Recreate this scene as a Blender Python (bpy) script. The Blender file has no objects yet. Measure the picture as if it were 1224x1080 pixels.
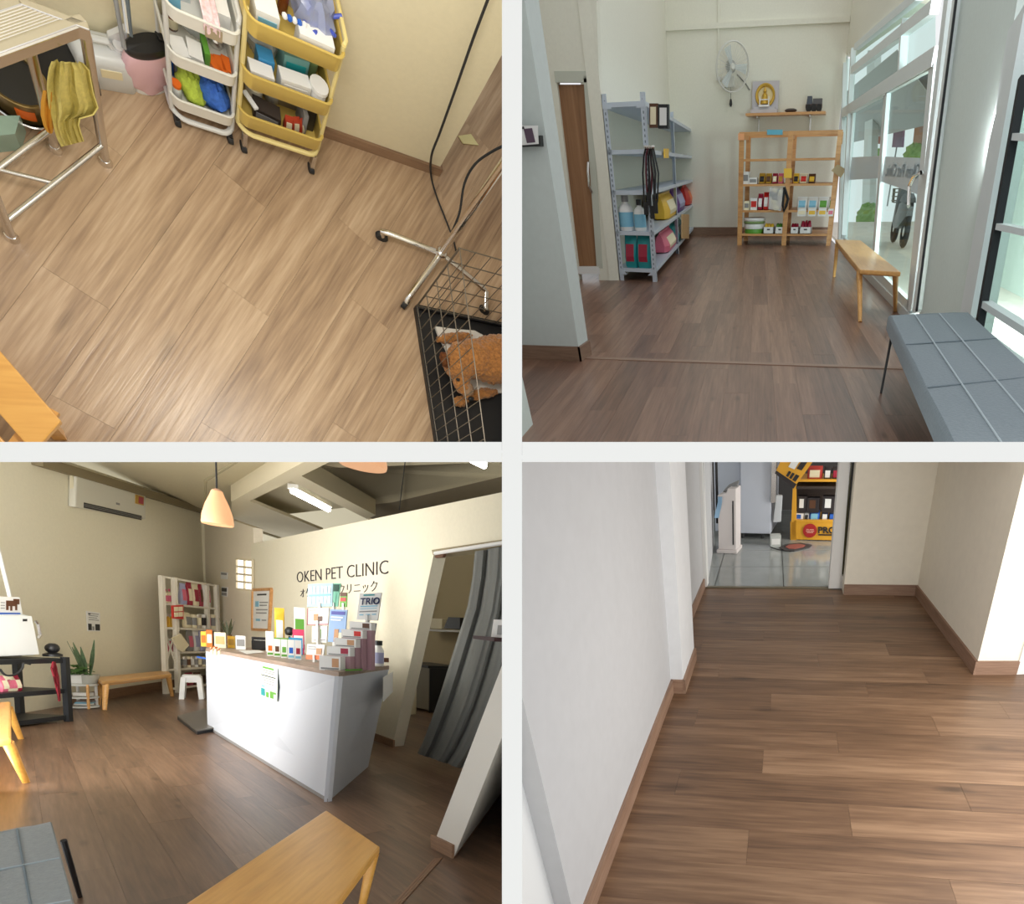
# Four rooms of one small animal clinic, built side by side behind white dividing
# panels, as the four photographs of the collage show them.
import bpy, bmesh, math, random
from mathutils import Vector, Matrix

random.seed(7)
SC = bpy.context.scene
COL = SC.collection

# ------------------------------------------------------------------ camera
FPX, PX, PY = 650.0, 850.0, 850.0          # focal length and optical axis in pixels of 1224 x 1080
UPS = {1: (.6751, .1504, -.7222), 2: (-.0109, -.7057, -.7084),
       3: (.0659, -.9923, -.1053), 4: (-.0279, -.8583, -.5124)}
XDIR = {1: ((390, 165), (522, 207)), 2: ((703, 428), (1090, 441)),
        3: ((200, 1000), (400, 1000)), 4: ((1008, 710), (1095, 711))}
EYE = {1: 4.3, 2: 1.3, 3: 1.5, 4: 1.5}      # eye height above each floor, metres


def ray(x, y):
    return Vector(((x - PX) / FPX, (y - PY) / FPX, 1.0))


def cam_axes(c):
    u = Vector(UPS[c]).normalized()
    h = EYE[c]
    f = lambda p: ray(*p) * (-h / u.dot(ray(*p)))
    x = f(XDIR[c][1]) - f(XDIR[c][0])
    x = (x - u * x.dot(u)).normalized()
    return Matrix((x, u.cross(x), u))       # rows: camera axes -> room axes


# the world stands upright with the shop room (top right picture)
R2W = cam_axes(2)                            # camera (x right, y down, z forward) -> world
CAM_POS = Vector((0, 0, EYE[2]))
cam_d = bpy.data.cameras.new('camera')
cam_d.sensor_fit = 'HORIZONTAL'
cam_d.sensor_width = 36.0
cam_d.lens = 36.0 * FPX / 1224.0
cam_d.shift_x = (612 - PX) / 1224.0
cam_d.shift_y = (PY - 540) / 1224.0
cam_d.clip_start = 0.02
cam_d.clip_end = 200
cam = bpy.data.objects.new('camera', cam_d)
COL.objects.link(cam)
flip = Matrix(((1, 0, 0), (0, -1, 0), (0, 0, -1)))
cam.matrix_world = Matrix.Translation(CAM_POS) @ (R2W @ flip).to_4x4()
SC.camera = cam

# ------------------------------------------------------------------ world and exposure
world = bpy.data.worlds.new('world')
SC.world = world
world.use_nodes = True
wn = world.node_tree.nodes
wn['Background'].inputs[0].default_value = (0.97, 0.985, 1.0, 1)
wn['Background'].inputs[1].default_value = 0.93
SC.view_settings.view_transform = 'Standard'
SC.view_settings.look = 'None'
SC.view_settings.exposure = 0.0
SC.view_settings.gamma = 1.0
SC.view_settings.use_curve_mapping = False

# dividing panels between the rooms, in camera axes: |x + KX z| < PW/2 and |y + KY z| < PW/2
Z0 = 1.0
PW = 24.0 / FPX * Z0
KX = (PX - 612) / FPX
KY = (PY - 540) / FPX
GAP = 0.0006


# ------------------------------------------------------------------ rooms
class Room:
    def __init__(s, c):
        s.c = c
        s.h = EYE[c]
        s.eye = Vector((0, 0, s.h))
        s.R = cam_axes(c)
        # room -> world
        rot = R2W @ s.R.transposed()
        s.M = Matrix.Translation(CAM_POS) @ rot.to_4x4() @ Matrix.Translation(-s.eye)
        sx = 1 if c in (2, 4) else -1
        sy = 1 if c in (3, 4) else -1
        s.planes = []                        # (n, d): keep n.p + d > 0 in room axes
        for n in (Vector((1, 0, KX)) * sx, Vector((0, 1, KY)) * sy):
            nr = s.R @ n
            s.planes.append((nr, -nr.dot(s.eye) - PW / 2 - GAP))

    def d(s, x, y):
        return s.R @ ray(x, y)

    def f(s, x, y, z=0.0):
        """the point seen at pixel x, y that lies z above the floor"""
        d = s.d(x, y)
        return s.eye + d * ((z - s.h) / d.z)

    def wall(s, a, b):
        return Wall(s, a, b)

    def at_depth(s, x, y, t):
        return s.eye + s.d(x, y) * t

    def px(s, P):
        c = s.R.transposed() @ (Vector(P) - s.eye)
        return c.x / c.z * FPX + PX, c.y / c.z * FPX + PY


class Wall:
    """an upright plane through the floor points a and b; n points to the viewer"""
    def __init__(s, r, a, b):
        s.r = r
        s.a = Vector((a[0], a[1], 0))
        s.b = Vector((b[0], b[1], 0))
        s.u = (s.b - s.a).normalized()
        s.n = Vector((-s.u.y, s.u.x, 0))
        if s.n.dot(r.eye - s.a) < 0:
            s.n = -s.n

    def at(s, x, y, off=0.0):
        d = s.r.d(x, y)
        t = (s.n.dot(s.a - s.r.eye) + off) / s.n.dot(d)
        return s.r.eye + d * t

    def uv(s, u, z, off=0.0):
        return s.a + s.u * u + s.n * off + Vector((0, 0, z))

    def u_of(s, P):
        return (Vector(P) - s.a).dot(s.u)

    def off(s, k):
        return Wall(s.r, s.a + s.n * k, s.b + s.n * k)


R1, R2, R3, R4 = (Room(c) for c in (1, 2, 3, 4))
# ------------------------------------------------------------------ room lamps, daylight openings and added fill lamps
def lamp(room, name, p, aim, size, power, col, size_y=None):
    d = bpy.data.lights.new(name, 'AREA')
    d.shape = 'RECTANGLE'
    d.size = size
    d.size_y = size_y or size
    d.energy = power
    d.color = col
    o = bpy.data.objects.new(name, d)
    COL.objects.link(o)
    z = (room.M.to_3x3() @ (Vector(p) - Vector(aim))).normalized()
    x = z.orthogonal().normalized()
    y = z.cross(x)
    o.matrix_world = Matrix.Translation(room.M @ Vector(p)) @ Matrix((x, y, z)).transposed().to_4x4()
    return o


# reception: daylight from the shop front, left of the picture
lamp(R3, 'shopfront_daylight', R3.at_depth(-420, 760, 3.6), R3.at_depth(250, 640, 9), 3.6, 390, (1, .97, .92))
# corridor: added unseen area lamp at the right, brightens walls and floor
lamp(R4, 'corridor_fill', R4.at_depth(1420, 760, 1.7), R4.at_depth(960, 820, 3), 1.5, 32, (1, .97, .92))
# treatment room: ceiling lamp above the picture
lamp(R1, 'treatment_ceiling_light', R1.at_depth(300, -150, 1.1), R1.at_depth(280, 340, 4.2), .5, 25, (1, .95, .87))
# tiled room: added unseen fill lamp behind the wall right of the doorway
lamp(R4, 'tiled_room_fill', (R4.h, 3.05 * R4.h + .9, .5), (0, 3.05 * R4.h + 1.0, .15), .8, 20, (1, .97, .92))
# shop: daylight through the right window
lamp(R2, 'window_daylight', R2.wall(R2.f(1075, 370), R2.f(1041, 335)).off(-.7).at(1278, 170), R2.at_depth(800, 230, 12), 1.3, 450, (.93, .98, 1.0))

FRAME = {}                                   # object -> (room, local matrix)
V = Vector


# ------------------------------------------------------------------ mesh builder
class MB:
    def __init__(s):
        s.v, s.fc = [], []

    def _add(s, pts):
        k = len(s.v)
        s.v += [Vector(p) for p in pts]
        return k

    def poly(s, pts):
        k = s._add(pts)
        s.fc.append(list(range(k, k + len(pts))))
        return s

    def loft(s, rings, closed=True, caps=True):
        n = len(rings[0])
        ks = [s._add(r) for r in rings]
        for a, b in zip(ks, ks[1:]):
            for i in range(n if closed else n - 1):
                j = (i + 1) % n
                s.fc.append([a + i, a + j, b + j, b + i])
        if caps and closed:
            s.fc.append(list(range(ks[0], ks[0] + n))[::-1])
            s.fc.append(list(range(ks[-1], ks[-1] + n)))
        return s

    def slab(s, pts, ext):
        e = Vector(ext)
        return s.loft([pts, [Vector(p) + e for p in pts]])

    def box(s, x0, x1, y0, y1, z0, z1):
        return s.slab([(x0, y0, z0), (x1, y0, z0), (x1, y1, z0), (x0, y1, z0)], (0, 0, z1 - z0))

    def cbox(s, c, sx, sy, sz, yaw=0.0):
        """box standing on c"""
        M = Matrix.Rotation(yaw, 3, 'Z')
        q = [Vector(c) + M @ Vector((a * sx / 2, b * sy / 2, 0)) for a, b in ((-1, -1), (1, -1), (1, 1), (-1, 1))]
        return s.slab(q, (0, 0, sz))

    def bar(s, a, b, w, t=None, up=(0, 0, 1)):
        a, b = Vector(a), Vector(b)
        t = t or w
        d = (b - a).normalized()
        u = Vector(up)
        if abs(d.dot(u)) > .97:
            u = Vector((1, 0, 0)) if abs(d.x) < .9 else Vector((0, 1, 0))
        x = d.cross(u).normalized()
        y = x.cross(d)
        q = [x * (i * w / 2) + y * (j * t / 2) for i, j in ((-1, -1), (1, -1), (1, 1), (-1, 1))]
        return s.loft([[a + p for p in q], [b + p for p in q]])

    def tube(s, pts, rad, n=8, closed=False):
        pts = [Vector(p) for p in pts]
        rads = rad if isinstance(rad, (list, tuple)) else [rad] * len(pts)
        rings = []
        x = None
        m = len(pts)
        for i, p in enumerate(pts):
            if closed:
                d = (pts[(i + 1) % m] - pts[i - 1]).normalized()
            else:
                d = (pts[min(i + 1, m - 1)] - pts[max(i - 1, 0)]).normalized()
            if x is None:
                x = d.orthogonal().normalized()
            x = (x - d * x.dot(d))
            x = x.normalized() if x.length > 1e-6 else d.orthogonal().normalized()
            y = d.cross(x)
            rings.append([p + (x * math.cos(2 * math.pi * k / n) + y * math.sin(2 * math.pi * k / n)) * rads[i] for k in range(n)])
        if closed:
            rings.append(rings[0])
        return s.loft(rings, caps=not closed)

    def lathe(s, c, prof, n=20, axis=(0, 0, 1)):
        """prof: (radius, height) pairs"""
        a = Vector(axis).normalized()
        x = a.orthogonal().normalized()
        y = a.cross(x)
        c = Vector(c)
        return s.loft([[c + a * z + (x * math.cos(2 * math.pi * k / n) + y * math.sin(2 * math.pi * k / n)) * max(r, 1e-4)
                        for k in range(n)] for r, z in prof])

    def ball(s, c, rx, ry=None, rz=None, n=14, m=8, jit=0.0):
        ry = ry or rx
        rz = rz or rx
        c = Vector(c)
        rings = []
        for i in range(1, m):
            th = math.pi * i / m
            rings.append([c + Vector((rx * math.sin(th) * math.cos(2 * math.pi * k / n), ry * math.sin(th) * math.sin(2 * math.pi * k / n),
                                      -rz * math.cos(th))) * (1 + random.uniform(-jit, jit)) for k in range(n)])
        return s.loft(rings)

    def grid(s, rows):
        n = len(rows[0])
        ks = [s._add(r) for r in rows]
        for a, b in zip(ks, ks[1:]):
            for i in range(n - 1):
                s.fc.append([a + i, a + i + 1, b + i + 1, b + i])
        return s

    def xf(s, M):
        s.v = [M @ p for p in s.v]
        return s

    def build(s, name, mat, parent=None, room=None, L=None, local=True, smooth=False, bevel=0.0, solid=0.0, subd=0, clip=True):
        if parent is not None:
            room, L = FRAME[parent]
        L = L or Matrix.Identity(4)
        vs = s.v if local else [L.inverted() @ p for p in s.v]
        me = bpy.data.meshes.new(name)
        me.from_pydata([tuple(p) for p in vs], [], s.fc)
        bm = bmesh.new()
        bm.from_mesh(me)
        if solid:
            bmesh.ops.remove_doubles(bm, verts=bm.verts[:], dist=1e-6)
            bmesh.ops.recalc_face_normals(bm, faces=bm.faces[:])
            bmesh.ops.solidify(bm, geom=bm.faces[:], thickness=solid)
        bmesh.ops.recalc_face_normals(bm, faces=bm.faces[:])
        if bevel:
            es = [e for e in bm.edges if e.is_manifold and e.calc_face_angle(0) > .5]
            bmesh.ops.bevel(bm, geom=es, offset=bevel, segments=2, affect='EDGES', profile=.6)
        if subd:
            bmesh.ops.remove_doubles(bm, verts=bm.verts[:], dist=1e-6)
            bmesh.ops.subdivide_edges(bm, edges=bm.edges[:], cuts=subd, use_grid_fill=True, smooth=1.0)
        if clip and room is not None:
            Li = L.inverted()
            for n, d in room.planes:
                if min((n.dot(L @ q.co) + d) for q in bm.verts) < 0 if bm.verts else False:
                    co = n * (-d / n.dot(n))
                    bmesh.ops.bisect_plane(bm, geom=bm.verts[:] + bm.edges[:] + bm.faces[:], plane_co=Li @ co,
                                           plane_no=Li.to_3x3() @ n, clear_inner=True)
        bm.to_mesh(me)
        bm.free()
        if smooth:
            for p in me.polygons:
                p.use_smooth = True
            if hasattr(me, 'set_sharp_from_angle'):
                me.set_sharp_from_angle(angle=math.radians(40))
        if mat:
            me.materials.append(mat)
        o = bpy.data.objects.new(name, me)
        COL.objects.link(o)
        if parent is not None:
            o.parent = parent
        elif room is not None:
            o.matrix_world = room.M @ L
        FRAME[o] = (room, L)
        return o


def tag(o, label=None, cat=None, group=None, kind=None):
    if label:
        o['label'] = label
    if cat:
        o['category'] = cat
    if group:
        o['group'] = group
    if kind:
        o['kind'] = kind
    return o


def frame(loc, yaw=0.0):
    return Matrix.Translation(Vector(loc)) @ Matrix.Rotation(yaw, 4, 'Z')


def thing(room, name, label, cat, loc, yaw=0.0, group=None):
    o = bpy.data.objects.new(name, None)
    COL.objects.link(o)
    o.empty_display_size = .05
    L = frame(loc, yaw)
    o.matrix_world = room.M @ L
    FRAME[o] = (room, L)
    return tag(o, label, cat, group)


def solo(room, mb, name, mat, label, cat, loc=None, yaw=0.0, group=None, local=False, **k):
    """a thing that is one mesh; its points are in room axes unless local"""
    if loc is None:
        xs = [p.x for p in mb.v]; ys = [p.y for p in mb.v]; zs = [p.z for p in mb.v]
        loc = ((min(xs) + max(xs)) / 2, (min(ys) + max(ys)) / 2, min(zs))
    o = mb.build(name, mat, room=room, L=frame(loc, yaw), local=local, **k)
    return tag(o, label, cat, group)


def struct(room, mb, name, mat, label=None, parent=None, loc=None, **k):
    if parent is not None:
        return mb.build(name, mat, parent=parent, local=False, **k)
    o = mb.build(name, mat, room=room, L=frame(loc or (0, 0, 0)), local=False, **k)
    tag(o, label, None, None, 'structure')
    return o


# ------------------------------------------------------------------ materials
MATS = {}


def mat(name, col, rough=.6, metal=0.0, bump=0.0, scale=20.0, var=0.0, alpha=1.0, trans=0.0, emit=None, estr=0.0, spec=.5, sheen=0.0, sss=0.0, coat=0.0):
    if name in MATS:
        return MATS[name]
    m = bpy.data.materials.new(name)
    MATS[name] = m
    m.use_nodes = True
    nt = m.node_tree
    b = nt.nodes['Principled BSDF']
    c = (*col, 1)
    b.inputs['Base Color'].default_value = c
    b.inputs['Roughness'].default_value = rough
    b.inputs['Metallic'].default_value = metal
    b.inputs['Specular IOR Level'].default_value = spec
    if alpha < 1:
        b.inputs['Alpha'].default_value = alpha
    if trans:
        b.inputs['Transmission Weight'].default_value = trans
    if sheen:
        b.inputs['Sheen Weight'].default_value = sheen
    if coat:
        b.inputs['Coat Weight'].default_value = coat
    if emit:
        b.inputs['Emission Color'].default_value = (*emit, 1)
        b.inputs['Emission Strength'].default_value = estr
    if bump or var:
        tc = nt.nodes.new('ShaderNodeTexCoord')
        no = nt.nodes.new('ShaderNodeTexNoise')
        no.inputs['Scale'].default_value = scale
        no.inputs['Detail'].default_value = 5
        nt.links.new(tc.outputs['Object'], no.inputs['Vector'])
        if var:
            mr = nt.nodes.new('ShaderNodeMapRange')
            mr.inputs[1].default_value = .3; mr.inputs[2].default_value = .7
            mr.inputs[3].default_value = 1 - var; mr.inputs[4].default_value = 1 + var
            mx = nt.nodes.new('ShaderNodeMix')
            mx.data_type = 'RGBA'; mx.blend_type = 'MULTIPLY'
            mx.inputs[0].default_value = 1
            mx.inputs[6].default_value = c
            nt.links.new(no.outputs['Fac'], mr.inputs[0])
            nt.links.new(mr.outputs[0], mx.inputs[7])
            nt.links.new(mx.outputs[2], b.inputs['Base Color'])
        if bump:
            bp = nt.nodes.new('ShaderNodeBump')
            bp.inputs['Strength'].default_value = bump
            bp.inputs['Distance'].default_value = .01
            nt.links.new(no.outputs['Fac'], bp.inputs['Height'])
            nt.links.new(bp.outputs[0], b.inputs['Normal'])
    return m


def wood(name, dark, mid, light, rough=.45, along=1.2, across=16.0, per_obj=.28, axis=0, bump=.12, knots=.5):
    """grain running along one object axis; each board takes its own shade"""
    if name in MATS:
        return MATS[name]
    m = bpy.data.materials.new(name)
    MATS[name] = m
    m.use_nodes = True
    nt = m.node_tree
    N, Lk = nt.nodes.new, nt.links.new
    b = nt.nodes['Principled BSDF']
    tc = N('ShaderNodeTexCoord'); oi = N('ShaderNodeObjectInfo')
    mp = N('ShaderNodeMapping')
    sc = [across] * 3
    sc[axis] = along
    mp.inputs['Scale'].default_value = sc
    Lk(tc.outputs['Object'], mp.inputs['Vector'])
    mul = N('ShaderNodeVectorMath'); mul.operation = 'MULTIPLY_ADD'
    mul.inputs[1].default_value = (41.0, 17.0, 23.0)
    cmb = N('ShaderNodeCombineXYZ')
    for k in range(3):
        Lk(oi.outputs['Random'], cmb.inputs[k])
    Lk(cmb.outputs[0], mul.inputs[0]); Lk(mp.outputs[0], mul.inputs[2])
    n1 = N('ShaderNodeTexNoise'); n1.inputs['Scale'].default_value = 1.0; n1.inputs['Detail'].default_value = 8; n1.inputs['Distortion'].default_value = .6
    Lk(mul.outputs[0], n1.inputs['Vector'])
    n2 = N('ShaderNodeTexNoise'); n2.inputs['Scale'].default_value = 4.5; n2.inputs['Detail'].default_value = 6
    Lk(mul.outputs[0], n2.inputs['Vector'])
    mx = N('ShaderNodeMath'); mx.operation = 'MULTIPLY_ADD'; mx.inputs[1].default_value = .45
    Lk(n2.outputs['Fac'], mx.inputs[0]); 
    h1 = N('ShaderNodeMath'); h1.operation = 'MULTIPLY'; h1.inputs[1].default_value = .55
    Lk(n1.outputs['Fac'], h1.inputs[0]); Lk(h1.outputs[0], mx.inputs[2])
    sh = N('ShaderNodeMapRange'); sh.inputs[3].default_value = -per_obj / 2; sh.inputs[4].default_value = per_obj / 2
    Lk(oi.outputs['Random'], sh.inputs[0])
    ad = N('ShaderNodeMath'); ad.operation = 'ADD'
    Lk(mx.outputs[0], ad.inputs[0]); Lk(sh.outputs[0], ad.inputs[1])
    cr = N('ShaderNodeValToRGB')
    e = cr.color_ramp.elements
    e[0].position = .28; e[0].color = (*dark, 1)
    e[1].position = .72; e[1].color = (*light, 1)
    em = e.new(.5); em.color = (*mid, 1)
    Lk(ad.outputs[0], cr.inputs[0])
    if knots:
        mp2 = N('ShaderNodeMapping')
        s2 = [5.0] * 3
        s2[axis] = 1.6
        mp2.inputs['Scale'].default_value = s2
        Lk(tc.outputs['Object'], mp2.inputs['Vector'])
        vo = N('ShaderNodeTexVoronoi'); vo.inputs['Scale'].default_value = 1.0
        Lk(mp2.outputs[0], vo.inputs['Vector'])
        kr = N('ShaderNodeMapRange'); kr.inputs[1].default_value = .03; kr.inputs[2].default_value = .16
        kr.inputs[3].default_value = 1 - knots; kr.inputs[4].default_value = 1.0
        Lk(vo.outputs['Distance'], kr.inputs[0])
        km = N('ShaderNodeMix'); km.data_type = 'RGBA'; km.blend_type = 'MULTIPLY'; km.inputs[0].default_value = 1
        Lk(cr.outputs[0], km.inputs[6]); Lk(kr.outputs[0], km.inputs[7])
        Lk(km.outputs[2], b.inputs['Base Color'])
    else:
        Lk(cr.outputs[0], b.inputs['Base Color'])
    b.inputs['Roughness'].default_value = rough
    if bump:
        bp = N('ShaderNodeBump'); bp.inputs['Strength'].default_value = bump; bp.inputs['Distance'].default_value = .004
        Lk(n2.outputs['Fac'], bp.inputs['Height']); Lk(bp.outputs[0], b.inputs['Normal'])
    return m


def glass(name, col=(.9, .97, .95), alpha=.12, rough=.03):
    """a thin see-through pane: mostly clear with a glossy film"""
    if name in MATS:
        return MATS[name]
    m = bpy.data.materials.new(name)
    MATS[name] = m
    m.use_nodes = True
    nt = m.node_tree
    nt.nodes.clear()
    out = nt.nodes.new('ShaderNodeOutputMaterial')
    tr = nt.nodes.new('ShaderNodeBsdfTransparent'); tr.inputs[0].default_value = (*col, 1)
    gl = nt.nodes.new('ShaderNodeBsdfGlossy'); gl.inputs['Roughness'].default_value = rough
    mx = nt.nodes.new('ShaderNodeMixShader'); mx.inputs[0].default_value = alpha
    nt.links.new(tr.outputs[0], mx.inputs[1]); nt.links.new(gl.outputs[0], mx.inputs[2])
    nt.links.new(mx.outputs[0], out.inputs[0])
    return m


def film(name, col, alpha):
    """thin translucent plastic: diffuse skin over a clear layer"""
    if name in MATS:
        return MATS[name]
    m = bpy.data.materials.new(name)
    MATS[name] = m
    m.use_nodes = True
    nt = m.node_tree
    b = nt.nodes['Principled BSDF']
    b.inputs['Base Color'].default_value = (*col, 1)
    b.inputs['Roughness'].default_value = .25
    b.inputs['Alpha'].default_value = alpha
    return m


WHITE = mat('white_plastic', (.80, .80, .79), .35)
WPAINT = mat('white_paint', (.82, .82, .80), .5)
BLACK = mat('black_plastic', (.012, .012, .013), .4)
DARK = mat('dark_metal', (.02, .021, .023), .45, .3)
STEEL = mat('steel', (.62, .60, .57), .25, 1.0)
CHROME = mat('chrome', (.75, .73, .70), .12, 1.0)
PAPER = mat('paper', (.82, .82, .80), .7)
INK = mat('ink', (.02, .02, .022), .6)
RUBBER = mat('rubber', (.018, .018, .018), .7)


# ------------------------------------------------------------------ plan helpers
def clip2(poly, n, c):
    """keep n.p + c > 0"""
    out = []
    for i in range(len(poly)):
        a, b = poly[i - 1], poly[i]
        da, db = n[0] * a[0] + n[1] * a[1] + c, n[0] * b[0] + n[1] * b[1] + c
        if (da > 0) != (db > 0):
            t = da / (da - db)
            out.append((a[0] + (b[0] - a[0]) * t, a[1] + (b[1] - a[1]) * t))
        if db > 0:
            out.append(b)
    return out


def area2(p):
    return sum(p[i - 1][0] * p[i][1] - p[i][0] * p[i - 1][1] for i in range(len(p))) / 2


def lay_floor(room, regions, yaw, pw, pl, m_board, m_base, label, name='floor', board='floor_plank', z=0.0, gap=.0009, seed=1, thick=.006, stagger=True):
    """boards laid over convex plan regions; every board is a piece of its own"""
    rnd = random.Random(seed)
    ca, sa = math.cos(yaw), math.sin(yaw)
    loc = (regions[0][0][0], regions[0][0][1], z)
    L = frame(loc, yaw)
    regs = []
    for rg in regions:
        p = [(q[0], q[1]) for q in rg]
        if area2(p) < 0:
            p = p[::-1]
        for n, d in room.planes:
            p = clip2(p, (n.x, n.y), d + n.z * z)
        if len(p) > 2:
            regs.append(p)
    base = MB()
    for p in regs:
        base.slab([(q[0], q[1], z - thick - .002) for q in p], (0, 0, -.03))
    root = base.build(name, m_base, room=room, L=L, local=False, clip=False)
    tag(root, label, None, None, 'structure')
    for p in regs:
        lp = [((q[0] - loc[0]) * ca + (q[1] - loc[1]) * sa, -(q[0] - loc[0]) * sa + (q[1] - loc[1]) * ca) for q in p]
        x0, x1 = min(q[0] for q in lp), max(q[0] for q in lp)
        y0, y1 = min(q[1] for q in lp), max(q[1] for q in lp)
        for j in range(int(math.floor(y0 / pw)), int(math.ceil(y1 / pw))):
            off = (j * .37 % 1.0 + rnd.random() * .2) * pl if stagger else 0
            for i in range(int(math.floor((x0 - off) / pl)), int(math.ceil((x1 - off) / pl))):
                q = [(i * pl + off + gap / 2, j * pw + gap / 2), ((i + 1) * pl + off - gap / 2, j * pw + gap / 2),
                     ((i + 1) * pl + off - gap / 2, (j + 1) * pw - gap / 2), (i * pl + off + gap / 2, (j + 1) * pw - gap / 2)]
                for k in range(len(lp)):
                    a, b = lp[k - 1], lp[k]
                    n = (-(b[1] - a[1]), b[0] - a[0])
                    q = clip2(q, n, -(n[0] * a[0] + n[1] * a[1]))
                    if len(q) < 3:
                        break
                if len(q) < 3 or abs(area2(q)) < 2e-4:
                    continue
                dz = rnd.uniform(-.0006, 0)
                mb = MB().slab([(a, b, -thick) for a, b in q], (0, 0, thick + dz))
                mb.build(board, m_board, parent=root, clip=False)
    return root


def skirting(room, name, a, b, nrm, hgt, thk, m, label=None, cap=True):
    a, b, n = Vector((a[0], a[1], 0)), Vector((b[0], b[1], 0)), Vector((nrm[0], nrm[1], 0)).normalized() * thk
    mb = MB().slab([a, b, b + n, a + n], (0, 0, hgt))
    o = mb.build(name, m, room=room, L=frame(a, math.atan2((b - a).y, (b - a).x)), local=False)
    return tag(o, label, None, None, 'structure')


def panel(mb, W, pts, thick, off=0.0):
    """a slab on the wall plane, its face outlined by pixels"""
    q = [W.at(x, y, off) for x, y in pts]
    return mb.slab(q, -W.n * thick)


def text_mesh(body, size, room, origin, xdir, ydir, m, name, parent=None, depth=.004, mirror=False, align='LEFT', shear=0.0, weight=0.0):
    """raised lettering; xdir reads along the line, ydir goes up the letter"""
    cu = bpy.data.curves.new(name, 'FONT')
    cu.body = body
    cu.size = size
    cu.extrude = depth / 2
    cu.align_x = align
    cu.shear = shear
    cu.offset = weight
    cu.resolution_u = 3
    tmp = bpy.data.objects.new(name, cu)
    COL.objects.link(tmp)
    dg = bpy.context.evaluated_depsgraph_get()
    me = bpy.data.meshes.new_from_object(tmp.evaluated_get(dg))
    bpy.data.objects.remove(tmp)
    bpy.data.curves.remove(cu)
    x, y = Vector(xdir).normalized(), Vector(ydir).normalized()
    if mirror:
        x = -x
    zz = Vector(xdir).normalized().cross(y)
    mb = MB()
    mb.v = [Vector(origin) + x * p.co.x + y * p.co.y + zz * p.co.z for p in me.vertices]
    mb.fc = [list(p.vertices) for p in me.polygons]
    bpy.data.meshes.remove(me)
    if parent is not None:
        return mb.build(name, m, parent=parent, local=False)
    return mb


def s(r, g, b, k=1.0):
    """display colour 0-255 -> linear reflectance"""
    f = lambda c: ((c / 255.0 + .055) / 1.055) ** 2.4 if c > 10 else c / 255.0 / 12.92
    return (min(f(r) * k, .95), min(f(g) * k, .95), min(f(b) * k, .95))


# ------------------------------------------------------------------ dividing panels
M_DIV = mat('divider_white', s(251, 250, 246), .9, spec=.1)


def divider(name, label, vertical, lo, hi):
    """a flat panel running back from its front edge between two rooms"""
    mb = MB()
    rings = []
    for z in (Z0, 26.0):
        k = z
        if vertical:
            q = [(-KX * k - PW / 2, lo * k, k), (-KX * k + PW / 2, lo * k, k), (-KX * k + PW / 2, hi * k, k), (-KX * k - PW / 2, hi * k, k)]
        else:
            q = [(lo * k, -KY * k - PW / 2, k), (hi * k, -KY * k - PW / 2, k), (hi * k, -KY * k + PW / 2, k), (lo * k, -KY * k + PW / 2, k)]
        rings.append([Vector(p) for p in q])
    mb.loft(rings)
    Mw = Matrix.Translation(CAM_POS) @ R2W.to_4x4()
    o = mb.build(name, M_DIV, clip=False)
    o.matrix_world = Mw
    return tag(o, label, None, None, 'structure')


divider('trim_1', 'white upright panel edge between the left and right rooms', True, -2.6, 1.2)
ex = PW / 2 / Z0 + .0002
divider('trim_2', 'white level panel edge between the two left rooms', False, -2.6, -KX - ex)
divider('trim_3', 'white level panel edge between the two right rooms', False, -KX + ex, 1.9)

# ------------------------------------------------------------------ floors
F1 = wood('laminate_warm', s(128, 102, 80), s(176, 148, 118), s(208, 182, 152), .3, along=.8, across=15.0, per_obj=.06, bump=.35, knots=.3)
F2 = wood('laminate_brown', s(92, 66, 54), s(124, 92, 76), s(152, 118, 98), .32, along=.55, across=13.0, per_obj=.22, bump=.15)
F3 = wood('laminate_hall', s(78, 57, 42), s(108, 82, 62), s(134, 105, 82), .34, along=.6, across=12.0, per_obj=.2, bump=.15)
F4 = wood('laminate_corridor', s(82, 60, 44), s(116, 88, 66), s(146, 116, 90), .38, along=1.0, across=15.0, per_obj=.16, bump=.2)
SUB = mat('floor_joint', s(58, 42, 32), .8)
SK1 = wood('skirting_warm', s(118, 92, 70), s(146, 116, 90), s(166, 136, 108), .5, 2, 30, .05, bump=.05, knots=0)
SK4 = wood('skirting_corridor', s(122, 94, 76), s(146, 116, 96), s(166, 138, 116), .5, 2, 30, .05, bump=.05, knots=0)

h1, h2, h3, h4 = R1.h, R2.h, R3.h, R4.h

# ---- room 1: treatment room
yw1 = R1.f(390, 165).y
cx1 = R1.f(522, 207).x
pa, pb = R1.f(258, 425), R1.f(330, 315)
yaw1 = math.atan2((pb - pa).y, (pb - pa).x)
lay_floor(R1, [[(-.55 * h1, -.1 * h1), (cx1, -.1 * h1), (cx1, yw1 + .3), (-.55 * h1, yw1 + .3)],
               [(cx1, -.1 * h1), (.95 * h1, -.1 * h1), (.95 * h1, 1.25 * h1), (cx1, 1.25 * h1)]], yaw1, .235, 1.5, F1, SUB,
          'light brown wood-look planks of the treatment room floor', seed=3)
WALL1 = mat('wall_cream', s(226, 216, 184), .75, bump=.08, scale=40, var=.02)
wc1 = R1.f(522, 207)
wd1 = (R1.f(390, 161.5) - wc1).normalized()
wl1 = wc1 + wd1 * 4.5
wn1 = V((-wd1.y, wd1.x, 0))
if wn1.y > 0:
    wn1 = -wn1
mb = MB().slab([wc1, wl1, wl1 - wn1 * .5, wc1 + V((0, .5, 0))], (0, 0, .62 * h1))
struct(R1, mb, 'wall_back', WALL1, 'cream wall behind the two trolleys')
skirting(R1, 'baseboard_back', wl1, wc1 - wd1 * .012, wn1, .075, .014, SK1, 'brown skirting below the cream trolley wall')
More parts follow.
